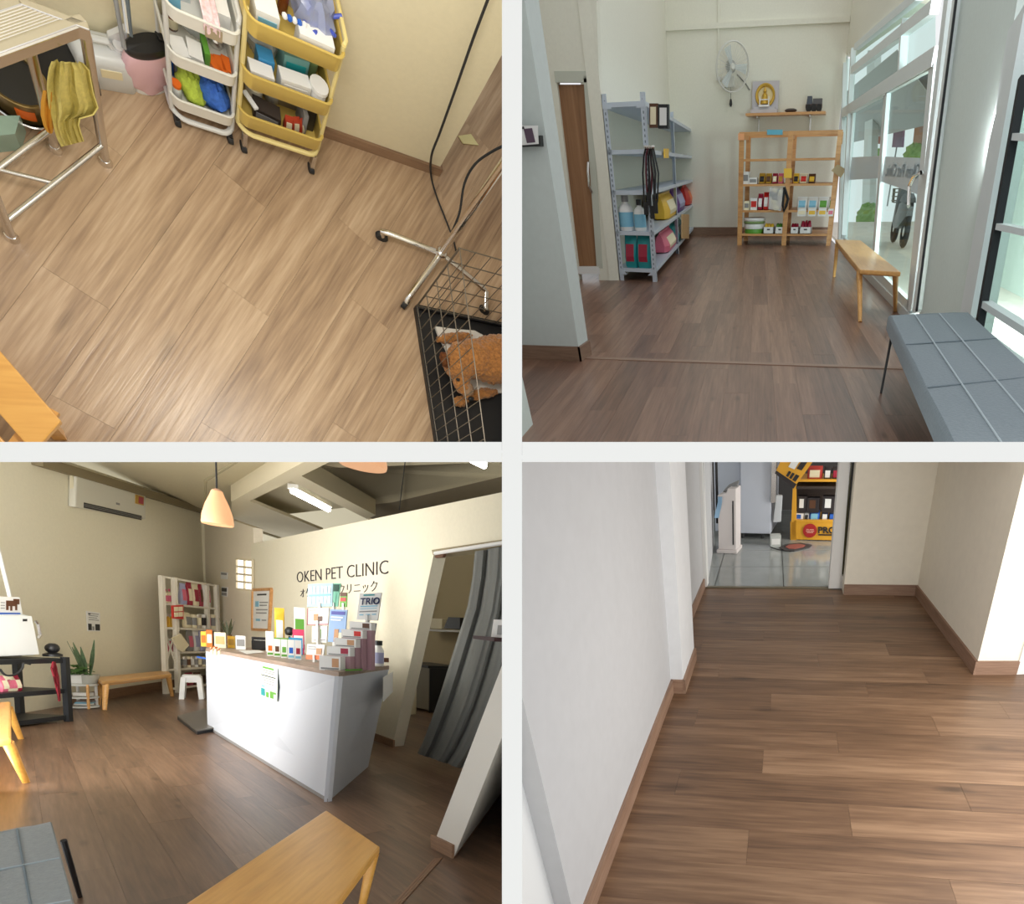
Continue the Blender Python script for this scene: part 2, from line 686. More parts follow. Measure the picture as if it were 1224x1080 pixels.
skirting(R1, 'baseboard_corner', (cx1, yw1 - .014), (cx1, yw1 + .12 * h1), (1, 0), .075, .014, SK1, 'short brown skirting round the cream wall corner')

# ---- room 2: shop and waiting room
a2, b2 = R2.f(740, 335), R2.f(803, 284)
WL2 = R2.wall(a2, b2)
yb2 = 14.387 * h2
WB2 = R2.wall((-3.5 * h2, yb2), (.2 * h2, yb2))
WR2 = R2.wall(R2.f(1075, 370), R2.f(1041, 335))
dirR = WR2.u if WR2.u.y > 0 else -WR2.u
yaw2 = math.atan2(dirR.y, dirR.x)
xr = lambda y: WR2.a.x + (y - WR2.a.y) * dirR.x / dirR.y
lay_floor(R2, [[(-6 * h2, .9 * h2), (xr(.9 * h2), .9 * h2), (xr(yb2), yb2), (-6 * h2, yb2)]], yaw2, .2, 2.6, F2, SUB,
          'brown wood-look planks of the shop floor', seed=5)
WALL2 = mat('wall_pale', s(230, 228, 213), .8, bump=.05, scale=30, var=.02)
WALL2G = mat('wall_pale_green', s(216, 228, 222), .7, bump=.05, scale=30, var=.02)
# left wall along the metal rack: from the door corner to the back corner
corner2 = WL2.uv(WL2.u_of(a2), 0)
ub = (yb2 - WL2.a.y) / WL2.u.y
mb = MB().slab([WL2.uv(0, 0), WL2.uv(ub, 0), WL2.uv(ub, 4.4 * h2), WL2.uv(0, 4.4 * h2)], -WL2.n * .16)
struct(R2, mb, 'wall_left', WALL2, 'pale wall behind the grey metal rack')
# back wall
mb = MB().box(-5 * h2, xr(yb2), yb2, yb2 + .2, 0, 4.6 * h2)
struct(R2, mb, 'wall_back', WALL2, 'pale back wall behind the pine shelf')
mb = MB().box(WL2.uv(ub, 0).x, xr(yb2), yb2 - .05, yb2, 2.62 * h2, 2.68 * h2)
struct(R2, mb, 'trim_4', WALL2, 'thin ledge across the back wall above the fan')
SK2 = wood('skirting_shop', s(112, 86, 68), s(134, 106, 86), s(152, 124, 102), .5, 2, 30, .05, bump=.05, knots=0)
skirting(R2, 'baseboard_back', (WL2.uv(ub, 0).x, yb2), (xr(yb2), yb2), (0, -1), .16, .03, SK2, 'brown skirting along the pale back wall')
# wall with the wood door
WD2 = R2.wall((-5 * h2, a2.y), (a2.x, a2.y))
mb = MB()
panel(mb, WD2, [(600, -40), (713, -40), (713, 0), (715.5, 86), (626, 86)], .12)
panel(mb, WD2, [(705, 86), (715.5, 86), (740, 335), (716, 335)], .12)
panel(mb, WD2, [(600, 86), (664, 86), (693, 335), (640, 335)], .12)
struct(R2, mb, 'wall_door', WALL2, 'pale wall around the wood door')
# near wing wall at the left with its white end
yn = R2.f(694, 431).y
xn = R2.f(694, 431).x
ye = R2.f(705, 423).y
mb = MB().box(xn - 1.6 * h2, xn, yn, ye, 0, 2.9 * h2)
struct(R2, mb, 'wall_near', mat('wall_shade_green', s(200, 208, 205), .75, var=.02), 'grey-green wall end at the left of the shop')
skirting(R2, 'baseboard_near', (xn - 1.6 * h2, yn), (xn + .02, yn), (0, -1), .115, .022, SK2, 'brown skirting of the grey-green wall end')
skirting(R2, 'baseboard_near', (xn, yn - .022), (xn, ye), (1, 0), .115, .022, SK2, 'brown skirting on the narrow side of the wall end')
q0, q1 = R2.f(637, 507), R2.f(620, 527)
dv = (q1 - q0)
mb = MB().slab([q0, q0 + dv * 2, q0 + dv * 2 + V((-.6, .1, 0)), q0 + V((-.6, .1, 0))], (0, 0, 2.4 * h2))
struct(R2, mb, 'wall_front', WALL2G, 'white wall corner at the lower left of the shop')
# threshold strip
t0, t1 = R2.f(696, 429), R2.f(1092, 442)
td = (t1 - t0).normalized()
tn = V((-td.y, td.x, 0)) * .075
mb = MB()
for k in (0, 1, 2):
    o0, o1 = tn * (k / 3 + .02), tn * ((k + 1) / 3 - .02)
    mb.slab([t0 + o0, t1 + o0, t1 + o1, t0 + o1], (0, 0, .006))
struct(R2, mb, 'trim_5', mat('threshold', s(150, 122, 104), .4), 'ribbed threshold strip across the shop floor')

# ---- room 3: reception hall
LW0, LW1 = R3.f(125, 835), R3.f(200, 822)
WL3 = R3.wall(LW0, LW1)
C0, C1 = R3.f(392, 958), R3.f(249, 870)
S0 = R3.f(472, 893)
S1 = S0 + (C1 - C0)
WS3 = R3.wall(S0, S1)
cdir = (C1 - C0).normalized()
yaw3 = math.atan2(cdir.y, cdir.x)
uL = WL3.u_of(WL3.at(245, 700))              # the corner behind the white shelf
Lc = WL3.uv(uL, 0)
uS = WS3.u_of(WS3.at(301, 700))
Sc = WS3.uv(uS, 0)
far3 = Sc + (Sc - S0) * .35
lay_floor(R3, [[tuple(R3.f(x, y))[:2] for x, y in ((-30, 1110), (625, 1110), (625, 835), (251, 809), (-30, 860))]],
          yaw3, .24, 2.2, F3, SUB, 'brown wood-look planks of the reception floor', seed=9)
WALL3 = mat('wall_reception', s(232, 226, 204), .8, bump=.05, scale=25, var=.02)
mb = MB()
panel(mb, WL3, [(-60, 540), (50, 541), (246, 606), (249.5, 813.5), (200, 822), (125, 835), (-60, 867)], .15)
struct(R3, mb, 'wall_left', WALL3, 'cream wall under the air conditioner')
WB3 = R3.wall(Lc, Sc)
mb = MB()
panel(mb, WB3, [(240, 608), (303, 630), (303, 830), (240, 830)], .15)
struct(R3, mb, 'wall_back', mat('wall_reception_back', s(234, 224, 204), .8, var=.02), 'cream wall holding the glass-block window')
# sign wall with the doorway
mb = MB()
panel(mb, WS3, [(300, 650), (519, 604.8), (519, 660), (469, 893), (300, 832)], .14)
panel(mb, WS3, [(519, 604.8), (640, 579.8), (640, 645), (519, 660)], .14)
struct(R3, mb, 'wall_sign', WALL3, 'cream wall carrying the clinic name and the doorway')
SK3 = wood('skirting_hall', s(112, 84, 62), s(140, 108, 82), s(160, 128, 100), .5, 2, 30, .05, bump=.05, knots=0)
skirting(R3, 'baseboard_left', WL3.uv(WL3.u_of(WL3.at(80, 843)), 0), WL3.uv(uL, 0), WL3.n, .16, .025, SK3, 'brown skirting below the wooden wall bench')
skirting(R3, 'baseboard_sign', WS3.uv(WS3.u_of(WS3.at(440, 882)), 0), S0, WS3.n, .1, .02, SK3, 'short brown skirting between counter and doorway')
# ceiling slab with its beams
zc = 2.72 * h3
CEIL3 = mat('ceiling_olive', s(206, 196, 166), .85, var=.02)
mb = MB().slab([R3.f(x, y, zc) for x, y in ((-80, 500), (20, 540), (246, 609), (310, 618), (470, 600), (640, 560), (640, 420), (200, 380))], (0, 0, .1))
struct(R3, mb, 'ceiling', CEIL3, 'cream ceiling of the reception')

# ---- room 4: corridor
xl4 = -.392 * h4
yp4 = R4.f(797, 827).y
yd4 = 3.05 * h4
x4p = R4.f(817, 828).x
yp4b = R4.f(822, 788).y
x4l2 = -.432 * h4
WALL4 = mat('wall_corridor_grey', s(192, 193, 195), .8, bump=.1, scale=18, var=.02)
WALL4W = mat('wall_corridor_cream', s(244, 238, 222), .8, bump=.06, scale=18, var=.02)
xd0, xd1 = R4.f(840, 702).x, R4.f(992, 704).x
yr4 = R4.f(1095, 711).y
xr4 = R4.f(1095, 711).x
xq4, yq4 = R4.f(1165, 805).x, R4.f(1165, 805).y
xe4 = R4.f(1214, 805).x
lay_floor(R4, [[(xl4 - .3, .45 * h4), (1.0 * h4, .45 * h4), (1.0 * h4, yd4), (xl4 - .3, yd4)]], 0.0, .185, 1.22, F4, SUB,
          'brown wood-look planks of the corridor floor', seed=12)
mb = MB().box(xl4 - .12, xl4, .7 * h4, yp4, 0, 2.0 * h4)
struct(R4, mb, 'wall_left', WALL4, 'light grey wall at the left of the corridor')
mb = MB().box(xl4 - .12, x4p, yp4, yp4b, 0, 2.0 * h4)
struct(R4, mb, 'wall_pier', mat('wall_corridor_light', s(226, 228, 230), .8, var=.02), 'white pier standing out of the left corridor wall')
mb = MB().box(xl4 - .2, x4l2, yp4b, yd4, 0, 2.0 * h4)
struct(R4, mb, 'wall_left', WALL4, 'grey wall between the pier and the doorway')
mb = MB().box(R4.f(1008, 710).x, xr4 + .1, yr4, yr4 + .14, 0, 2.0 * h4)
struct(R4, mb, 'wall_back', WALL4W, 'cream wall right of the corridor doorway')
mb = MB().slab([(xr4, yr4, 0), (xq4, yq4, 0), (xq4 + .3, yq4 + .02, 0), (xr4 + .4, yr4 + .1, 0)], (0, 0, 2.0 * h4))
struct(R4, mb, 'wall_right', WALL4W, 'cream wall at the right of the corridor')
sk = .085
skirting(R4, 'baseboard_left', (xl4, .7 * h4), (xl4, yp4), (1, 0), sk, .014, SK4, 'long brown skirting of the left corridor wall')
skirting(R4, 'baseboard_pier', (xl4 - .0, yp4), (x4p + .014, yp4), (0, -1), sk, .014, SK4, 'brown skirting on the front of the white pier')
skirting(R4, 'baseboard_pier', (x4p, yp4 - .014), (x4p, yp4b), (1, 0), sk, .014, SK4, 'brown skirting on the side of the white pier')
skirting(R4, 'baseboard_left', (x4l2, yp4b), (x4l2, yd4), (1, 0), sk, .014, SK4, 'brown skirting running up to the doorway')
skirting(R4, 'baseboard_back', (R4.f(1008, 710).x, yr4), (xr4, yr4), (0, -1), sk, .014, SK4, 'brown skirting right of the doorway')
skirting(R4, 'baseboard_right', (xr4, yr4 - .01), (xq4, yq4 - .014), (-1, -.05), sk, .014, SK4, 'brown skirting of the right corridor wall')
skirting(R4, 'baseboard_corner', (xq4 - .014, yq4), (xe4, yq4 + .015), (0, -1), sk, .014, SK4, 'short brown skirting at the right wall corner')


# ================================================================== shared product builders
def spot(W, x0, x1, yb, off=0.0):
    """base point and width of something seen between x0 and x1 with its foot at yb on plane W"""
    a, b = W.at(x0, yb, off), W.at(x1, yb, off)
    return (a + b) / 2, (b - a).length


def yaw_of(W):
    u = W.u
    e = W.r.eye - W.a
    # local -Y faces the viewer
    n = W.n
    return math.atan2(n.y, n.x) + math.pi / 2


def pouch(room, label, base, w, h, d, yaw, m, m2=None, name='food_pouch', cat='pouch', group=None, bulge=.12, lean=0.0):
    """stand-up bag: full at the foot, flat sealed top, with a printed front panel"""
    t = thing(room, name, label, cat, base, yaw, group)
    rings = []
    for k, (z, a, b) in enumerate(((0, .86, .8), (.06, .97, 1.0), (.35, 1.0, 1.0 + bulge), (.7, .98, .7), (.88, .97, .25), (.93, .97, .09), (1, .97, .07))):
        X, Y = w / 2 * a, d / 2 * b
        ly = lean * z
        rings.append([V((X * cx, Y * cy + ly, z * h)) for cx, cy in ((-1, -.55), (-.8, -1), (.8, -1), (1, -.55), (1, .55), (.8, 1), (-.8, 1), (-1, .55))])
    MB().loft(rings).build('bag_body', m, t, smooth=True)
    if m2:
        rows = []
        for z, b in ((.2, 1.0 + bulge * .5), (.35, 1.0 + bulge), (.55, .9), (.72, .68)):
            rows.append([V((w * .33 * cx, -d / 2 * b - .004 + lean * z, z * h)) for cx in (-1, 1)])
        MB().grid(rows).build('print_panel', m2, t, solid=.002)
    return t


def carton(room, label, base, w, h, d, yaw, m, m2=None, name='carton', cat='box', group=None, band=(.25, .75, -.4, .4), m3=None):
    t = thing(room, name, label, cat, base, yaw, group)
    MB().box(-w / 2, w / 2, -d / 2, d / 2, 0, h).build('box_body', m, t)
    e = max(.0015, d * .006)
    if m2:
        MB().box(w * band[2], w * band[3], -d / 2 - e, -d / 2, h * band[0], h * band[1]).build('printed_panel', m2, t)
    if m3:
        MB().box(-w * .42, w * .42, -d / 2 - e, -d / 2, h * .08, h * .2).build('printed_band', m3, t)
    return t


def bottle(room, label, base, rad, h, m, m2, name='bottle', cat='bottle', group=None, m3=None, neck=.38):
    t = thing(room, name, label, cat, base, 0, group)
    MB().lathe((0, 0, 0), [(rad * .9, 0), (rad, h * .04), (rad, h * .62), (rad * .8, h * .7), (rad * neck, h * .78), (rad * neck, h * .82)], 16).build('bottle_body', m, t, smooth=True)
    MB().lathe((0, 0, h * .82), [(rad * neck * 1.25, 0), (rad * neck * 1.25, h * .18)], 14).build('cap', m2, t, smooth=True)
    if m3:
        MB().lathe((0, 0, h * .12), [(rad * 1.015, 0), (rad * 1.015, h * .42)], 16).build('label_band', m3, t, smooth=True)
    return t


def can(room, label, base, rad, h, m, m2, name='food_can', cat='can', group=None):
    t = thing(room, name, label, cat, base, 0, group)
    MB().lathe((0, 0, 0), [(rad * .94, 0), (rad, h * .04), (rad, h * .95), (rad * .93, h)], 14).build('can_body', m, t, smooth=True)
    MB().lathe((0, 0, h * .22), [(rad * 1.015, 0), (rad * 1.015, h * .55)], 14).build('label_band', m2, t, smooth=True)
    return t


def leg_bench(room, label, seat_px, z, legs_px, thick, m, rad=.024, name='wooden_bench', plank_m=None):
    """bench: seat corners seen at z, each leg running down to its foot seen on the floor"""
    q = [room.f(x, y, z) for x, y in seat_px]
    c = sum(q, V((0, 0, 0))) / 4
    c.z = 0
    e = (q[1] - q[0]) if (q[1] - q[0]).length > (q[2] - q[1]).length else (q[2] - q[1])
    yaw = math.atan2(e.y, e.x)
    t = thing(room, name, label, 'bench', c, yaw)
    MB().slab(q, (0, 0, -thick)).build('seat', m, t, local=False, bevel=thick * .25)
    ins = [p + (V((c.x, c.y, p.z)) - p) * .1 for p in q]
    ap = [p + (V((c.x, c.y, p.z)) - p) * .12 - V((0, 0, thick)) for p in q]
    for i in range(4):
        MB().bar(ap[i], ap[(i + 1) % 4], .022, .05, up=(0, 0, 1)).build('apron_rail', m, t, local=False)
    for i, p in enumerate(legs_px):
        foot = room.f(*p) if p else V((ins[i].x, ins[i].y, 0)) + (ins[i] - V((c.x, c.y, ins[i].z))) * .06
        foot.z = 0
        top = ins[i] - V((0, 0, thick * .9))
        top = V((foot.x + (top.x - foot.x), foot.y + (top.y - foot.y), top.z))
        MB().tube([foot, top], [rad * .75, rad * 1.15], 12).build('leg', m, t, local=False, smooth=True)
    return t


PINE = wood('pine', s(178, 124, 72), s(206, 152, 96), s(222, 172, 116), .4, 1.2, 14, .12, bump=.06, knots=.35)
OAK = wood('bench_beech', s(196, 142, 78), s(216, 164, 98), s(228, 180, 114), .32, 1.0, 12, .1, bump=.04, knots=.1)
OAK2 = wood('bench_yellow', s(196, 138, 58), s(216, 160, 76), s(228, 176, 92), .3, 1.0, 10, .12, bump=.03, knots=.12)
GREYF = mat('grey_fabric', s(108, 122, 130), .85, bump=.35, scale=60, var=.06, sheen=.2)
RACK = mat('rack_enamel', s(204, 214, 226), .4, .15)
RACKD = mat('rack_shadow', s(120, 132, 144), .5)
GLASS = glass('window_glass', (.86, .95, .93), .06)
ALU = mat('white_aluminium', s(222, 230, 230), .4)
SEAM = mat('black_seal', s(22, 26, 30), .6)
RED = mat('print_red', s(205, 42, 34), .4)
PINK = mat('print_pink', s(222, 110, 136), .4)
MAGENTA = mat('print_magenta', s(160, 32, 60), .4)
TEAL = mat('print_teal', s(36, 146, 150), .4)
PURPLE = mat('print_purple', s(96, 48, 130), .4)
YELLOW = mat('print_yellow', s(236, 190, 60), .4)
GOLD = mat('print_gold', s(190, 148, 52), .4)
ORANGE = mat('print_orange', s(232, 110, 34), .4)
GREEN = mat('print_green', s(96, 160, 60), .45)
BLUE = mat('print_blue', s(38, 96, 190), .4)
SKY = mat('print_sky', s(130, 190, 216), .45)
CREAM = mat('print_cream', s(238, 228, 196), .5)
BROWN = mat('print_brown', s(92, 58, 36), .5)
GREYP = mat('print_grey', s(140, 140, 140), .5)
LILAC = mat('print_lilac', s(168, 170, 206), .5)

# ================================================================== room 2: shop
# ---- wood door and its handle
DOORW = wood('door_wood', s(126, 88, 56), s(150, 108, 72), s(168, 126, 88), .45, .5, 8, .05, axis=2, bump=.05, knots=.2)
WDb = WD2.off(-.05)
dr = MB()
panel(dr, WDb, [(666, 101), (699, 101), (716.5, 319), (684, 319)], .05)
door = struct(R2, dr, 'door_1', DOORW, 'brown wood door behind the grey-green wall end', loc=WDb.at(690, 320))
mb = MB()
for p, q in (((664, 92), (706, 92)), ((702.5, 92), (717.5, 320))):
    mb.bar(WD2.at(*p, -.02), WD2.at(*q, -.02), .1, .06, up=WD2.n)
struct(R2, mb, 'door_frame', mat('frame_pale', s(196, 198, 184), .6), parent=door)
mb = MB().tube([WDb.at(704, 193, .0), WDb.at(703, 195, .1), WDb.at(702.5, 205, .14), WDb.at(704, 222, .14), WDb.at(707, 229, .1), WDb.at(708, 231, 0)], .018, 8)
struct(R2, mb, 'door_handle', STEEL, parent=door, smooth=True)
mb = MB()
panel(mb, WD2, [(690, 318.5), (716, 318.5), (717, 327.5), (691, 327.5)], .05, .01)
struct(R2, mb, 'trim_6', WPAINT, 'white sill below the wood door')

# ---- wall pocket at the far left
WN2 = R2.wall((xn - 1, yn), (xn, yn))
t = thing(R2, 'leaflet_holder', 'black wall holder with white leaflets on the grey-green wall', 'holder', WN2.at(636, 175), yaw_of(WN2))
mb = MB(); panel(mb, WN2, [(618, 168), (649, 162), (650, 175), (618, 176)], -.06, .0); mb.build('tray', BLACK, t, local=False)
mb = MB(); panel(mb, WN2, [(618, 150), (643, 150), (644, 172), (618, 174)], -.004, .066); mb.build('leaflet', PAPER, t, local=False)
mb = MB(); panel(mb, WN2, [(626, 154), (636, 153), (640, 170), (630, 171)], -.003, .071); mb.build('photo_print', mat('print_mauve', s(88, 66, 84), .5), t, local=False)
mb = MB(); panel(mb, WN2, [(618, 152), (626, 151), (627, 154), (618, 155)], -.003, .0715); mb.build('photo_print', INK, t, local=False)

# ---- grey metal rack
P1, P2, P4 = R2.f(741.5, 335), R2.f(785, 337), R2.f(832, 277.5)
P3 = R2.f(816, 303)
P3 = P2 + (P4 - P2) * ((P3 - P2).dot(P4 - P2) / (P4 - P2).length_squared)
dp = P1 - P2
t = thing(R2, 'metal_rack', 'grey slotted metal rack of two bays along the left wall', 'rack', (P1 + P2 + P4 + P4 + dp) / 5, math.atan2((P4 - P2).y, (P4 - P2).x))
ZS = (.16, .60, 1.05, 1.47, 1.92)
for k, p in enumerate((P1, P2, P3, P4, P4 + dp, P3 + dp)):
    top = 2.0
    mb = MB()
    ux, uy = (P2 - P1).normalized(), (P4 - P2).normalized()
    sx = 1 if k in (0, 4, 5) else -1
    sy = 1 if k in (0, 1) else -1
    mb.slab([p, p + ux * sx * .07, p + ux * sx * .07 + uy * sy * .008, p + uy * sy * .008], (0, 0, top))
    mb.slab([p, p + ux * sx * .008, p + ux * sx * .008 + uy * sy * .09, p + uy * sy * .09], (0, 0, top))
    post = mb.build('post', RACK, t, local=False)
    if k in (0, 1):
        mb = MB()
        for z in range(34):
            c = p + ux * sx * .035 + V((0, 0, .1 + z * .055)) - uy * .003
            mb.slab([c - ux * .008, c + ux * .008, c + ux * .008 + V((0, 0, .026)), c - ux * .008 + V((0, 0, .026))], uy * -.003)
        mb.build('slot_row', RACKD, post, local=False)['kind'] = 'stuff'
for a, b in ((P2, P3), (P3, P4)):
    for z in ZS:
        q = [a, b, b + dp, a + dp]
        q = [p * 1.0 + V((0, 0, z)) for p in q]
        MB().slab(q, (0, 0, -.045)).build('shelf', RACK, t, local=False)
for z in (.08, 1.86):
    for a, b in ((P1, P2),):
        q0, q1 = a + V((0, 0, z)), b + V((0, 0, z))
        MB().slab([q0, q0 + (q1 - q0) * .22, q0 + V((0, 0, .1))], (0, -.01, 0)).build('gusset', RACK, t, local=False)
        MB().slab([q1, q1 + (q0 - q1) * .22, q1 + V((0, 0, .1))], (0, -.01, 0)).build('gusset', RACK, t, local=False)
WE2 = R2.wall(P1, P2)                     # near end of the rack
WF2 = R2.wall(P2, P4)                     # long side of the rack
yE, yF = yaw_of(WE2), yaw_of(WF2)


def z5(x, y):
    return 620 + x / 3.0875, y / 3.086


def on_shelf(W, zx0, zx1, z, conv, zyt, depth, inset=.03):
    """foot on the shelf of height z behind plane W; returns base, width, height"""
    xm, ym = conv((zx0 + zx1) / 2, 0)
    pl = W.off(-inset - depth / 2)
    # find the pixel row where the plane meets the shelf height
    lo, hi = 0, 1080
    for _ in range(40):
        mid = (lo + hi) / 2
        if pl.at(xm, mid).z > z:
            lo = mid
        else:
            hi = mid
    a, b = pl.at(conv(zx0, 0)[0], lo), pl.at(conv(zx1, 0)[0], lo)
    top = pl.at(xm, conv(0, zyt)[1])
    base = (a + b) / 2
    base.z = z
    return base, (b - a).length, top.z - z


for lab, x0, x1, yt, zi, m1, m2, W, yw in (
        ('teal and pink food bag at the rack end, left of the pair', 402, 445, 858, 0, TEAL, MAGENTA, WE2, yE),
        ('teal and pink food bag at the rack end, right of the pair', 447, 494, 858, 0, TEAL, MAGENTA, WE2, yE),
        ('pink food bag on the lowest rack shelf', 520, 558, 842, 0, PINK, CREAM, WF2, yF),
        ('teal food bag on the lowest rack shelf beside the pink one', 560, 596, 812, 0, TEAL, WPAINT, WF2, yF),
        ('yellow striped food bag on the second rack shelf', 520, 560, 708, 1, YELLOW, CREAM, WF2, yF),
        ('purple food bag on the second rack shelf', 562, 592, 690, 1, PURPLE, LILAC, WF2, yF),
        ('red food bag in the far rack bay, nearer of the two', 606, 629, 680, 1, RED, ORANGE, WF2, yF),
        ('red food bag in the far rack bay, farther of the two', 631, 654, 672, 1, RED, ORANGE, WF2, yF)):
    dpt = .16 if W is WE2 else .3
    base, w, h = on_shelf(W, x0, x1, ZS[zi], z5, yt, dpt)
    pouch(R2, lab, base, w, min(h, .4), dpt, yw, m1, m2, name='food_bag', cat='bag', group='food bags on the metal rack')
for k, (x0, x1, yt) in enumerate(((378, 425, 720), (432, 470, 735))):
    base, w, h = on_shelf(WE2, x0, x1, ZS[1], z5, yt, .2)
    bottle(R2, ('white bottle of pet shampoo at the rack end, left' if k == 0 else 'white bottle with black pump at the rack end, right'), base, w / 2, min(h, .4), WPAINT, BLACK if k else GREYP,
           group='white bottles on the metal rack', m3=SKY)
# boxes hung at the top of the rack
for k, (x0, x1, y0, y1, m1) in enumerate(((488, 517, 382, 472, BROWN), (521, 557, 385, 475, BLACK))):
    pl = WE2.off(.03)
    q = [pl.at(*z5(x, y)) for x, y in ((x0, y1), (x1, y1), (x1, y0), (x0, y0))]
    t2 = thing(R2, 'hanging_pack', ('brown hanging pack at the top of the metal rack' if k == 0 else 'black and white hanging pack at the top of the metal rack'), 'pack', (q[0] + q[1]) / 2, yE, 'packs hung on the metal rack')
    MB().slab(q, WE2.n * .05).build('card', m1, t2, local=False)
    c = sum(q, V((0, 0, 0))) / 4
    MB().slab([c + (p - c) * .72 + WE2.n * .052 for p in q], WE2.n * .003).build('printed_panel', PAPER if k else CREAM, t2, local=False)
# leashes hung on the front post
for k, (xt, xa, xb, yb_, rd) in enumerate(((470, 458, 482, 775, .013), (478, 470, 492, 740, .014), (486, 482, 505, 790, .016), (494, 496, 516, 770, .012))):
    pl = WE2.off(.05 + .014 * k)
    pts = [pl.at(*z5(x, y)) for x, y in ((xt, 540), (xt - 8, 575), (xa, 640), (xa + 3, 700), (xa + 5, yb_ - 25), ((xa + xb) / 2, yb_), (xb - 4, yb_ - 30), (xb - 2, 690), (xb, 640), (xt + 9, 575), (xt + 2, 540))]
    t2 = thing(R2, 'dog_leash', ('black dog leash hung on the rack post, first from the left', 'black dog leash with pink edge hung on the rack post', 'thick black dog leash hung in the middle of the rack post', 'black dog leash hung on the rack post, rightmost')[k], 'leash', pts[5], yE, 'leashes on the rack post')
    MB().tube(pts, rd, 6).build('strap', BLACK if k != 1 else mat('strap_dark', s(96, 40, 50), .7), t2, local=False, smooth=True)
    MB().lathe(pts[0] + V((0, 0, -.02)), [(.03, 0), (.035, .015), (.03, .03)], 10).build('ring', STEEL, t2, local=False)
    MB().cbox(pts[5] - V((0, 0, .05)), .06, .03, .14).build('clip', RUBBER, t2, local=False)
for k, (x0, x1, y0, y1, m1, lab) in enumerate(((535, 550, 548, 583, YELLOW, 'yellow price tag on the rack shelf edge'), (600, 626, 790, 880, mat('tan_card', s(196, 158, 110), .6), 'tan toy pack hung on the far rack post'))):
    pl = WF2.off(.03)
    mb = MB(); panel(mb, pl, [(z5(x0, y1)), (z5(x1, y1)), (z5(x1, y0)), (z5(x0, y0))], -.02)
    solo(R2, mb, 'hanging_tag', m1, lab, 'tag')

# ---- pine shelf against the back wall
def z6(x, y):
    return 820 + x / 4.0, 40 + y / 4.0


yw2, ywb = 16.2, 17.35
WP2 = R2.wall((-3, yw2), (0, yw2))
xs = [WP2.at(*z6(x, 720)).x for x in (250, 272, 474, 497, 700, 722)]
t = thing(R2, 'pine_shelf', 'tall open pine shelf of two bays with small goods', 'shelf', ((xs[0] + xs[5]) / 2, (yw2 + ywb) / 2, 0))
zt = WP2.at(*z6(480, 466)).z
for i, (a, b) in enumerate(((xs[0], xs[1]), (xs[2], xs[3]), (xs[4], xs[5]))):
    MB().box(a, b, yw2, yw2 + .06, 0, zt).build('upright', PINE, t, local=False)
    MB().box(a, b, ywb - .06, ywb, 0, zt).build('upright', PINE, t, local=False)
    for z in (zt - .1, .1, zt * .55):
        MB().box((a + b) / 2 - .015, (a + b) / 2 + .015, yw2 + .06, ywb - .06, z, z + .07).build('cross_rail', PINE, t, local=False)
ZP = [WP2.at(*z6(300, y)).z for y in (958, 845, 720, 600)]
for z in ZP:
    for a, b in ((xs[1], xs[2]), (xs[3], xs[4])):
        for k in range(4):
            y0 = yw2 + .02 + k * (ywb - yw2) / 4
            MB().box(a, b, y0, y0 + (ywb - yw2) / 4 - .015, z - .035, z).build('shelf_slat', PINE, t, local=False)
MB().box(xs[0], xs[5], yw2 + .005, yw2 + .05, zt - .06, zt - .001).build('top_rail', PINE, t, local=False)
MB().box(xs[0], xs[5], ywb - .05, ywb - .005, zt - .06, zt - .001).build('top_rail', PINE, t, local=False)


def shelf_item(kind, lab, x0, x1, yt, zi, m1, m2=None, d=.25, **k):
    base, w, h = on_shelf(WP2, x0, x1, ZP[zi], z6, yt, d, .06)
    if kind == 'pouch':
        return pouch(R2, lab, base, w, h, d, 0, m1, m2, name='treat_pouch', cat='pouch', **k)
    if kind == 'box':
        return carton(R2, lab, base, w, h, d, 0, m1, m2, **k)
    if kind == 'bottle':
        return bottle(R2, lab, base, w / 2, h, m1, m2 or WPAINT, **k)


G = 'treat pouches on the pine shelf'
shelf_item('box', 'small white carton at the left end of the third pine shelf', 274, 302, 660, 2, WPAINT, GREYP)
shelf_item('box', 'flat white carton beside the first gold pouch', 304, 342, 688, 2, WPAINT, GREYP)
for lab, x0, x1, yt, m1, m2 in (('gold treat pouch with black panel, leftmost on the third pine shelf', 350, 380, 667, GOLD, BLACK), ('dark gold treat pouch second on the third pine shelf', 382, 410, 668, GOLD, BROWN),
                                ('red treat pouch on the third pine shelf', 413, 438, 668, MAGENTA, CREAM), ('pink treat pouch beside the middle upright', 440, 466, 668, PINK, GOLD),
                                ('yellow treat pouch just right of the middle upright', 512, 540, 668, YELLOW, BLACK), ('white and red treat pouch in the right pine bay', 543, 581, 668, CREAM, RED),
                                ('black and yellow treat pouch at the right end of the third pine shelf', 584, 618, 670, BROWN, YELLOW)):
    shelf_item('pouch', lab, x0, x1, yt, 2, m1, m2, group=G)
shelf_item('box', 'small white carton at the left of the second pine shelf', 280, 305, 800, 1, CREAM, GREYP)
shelf_item('box', 'white carton with red print on the second pine shelf', 310, 342, 785, 1, WPAINT, RED)
shelf_item('pouch', 'red and white pouch, left of the pair on the second pine shelf', 344, 368, 765, 1, MAGENTA, WPAINT, group=G)
shelf_item('pouch', 'red and white pouch, right of the pair on the second pine shelf', 370, 396, 758, 1, RED, WPAINT, group=G)
for k, (x0, x1, m1) in enumerate(((530, 578, SKY), (580, 628, SKY), (630, 678, GREEN), (680, 706, GREEN))):
    shelf_item('pouch', ('blue-capped white pouch, first from the middle upright', 'blue-capped white pouch, second from the middle upright', 'green-capped white pouch, second from the right upright', 'green-capped white pouch touching the right upright')[k], x0, x1, 780, 1, WPAINT, m1, group='white pouches in the right pine bay')
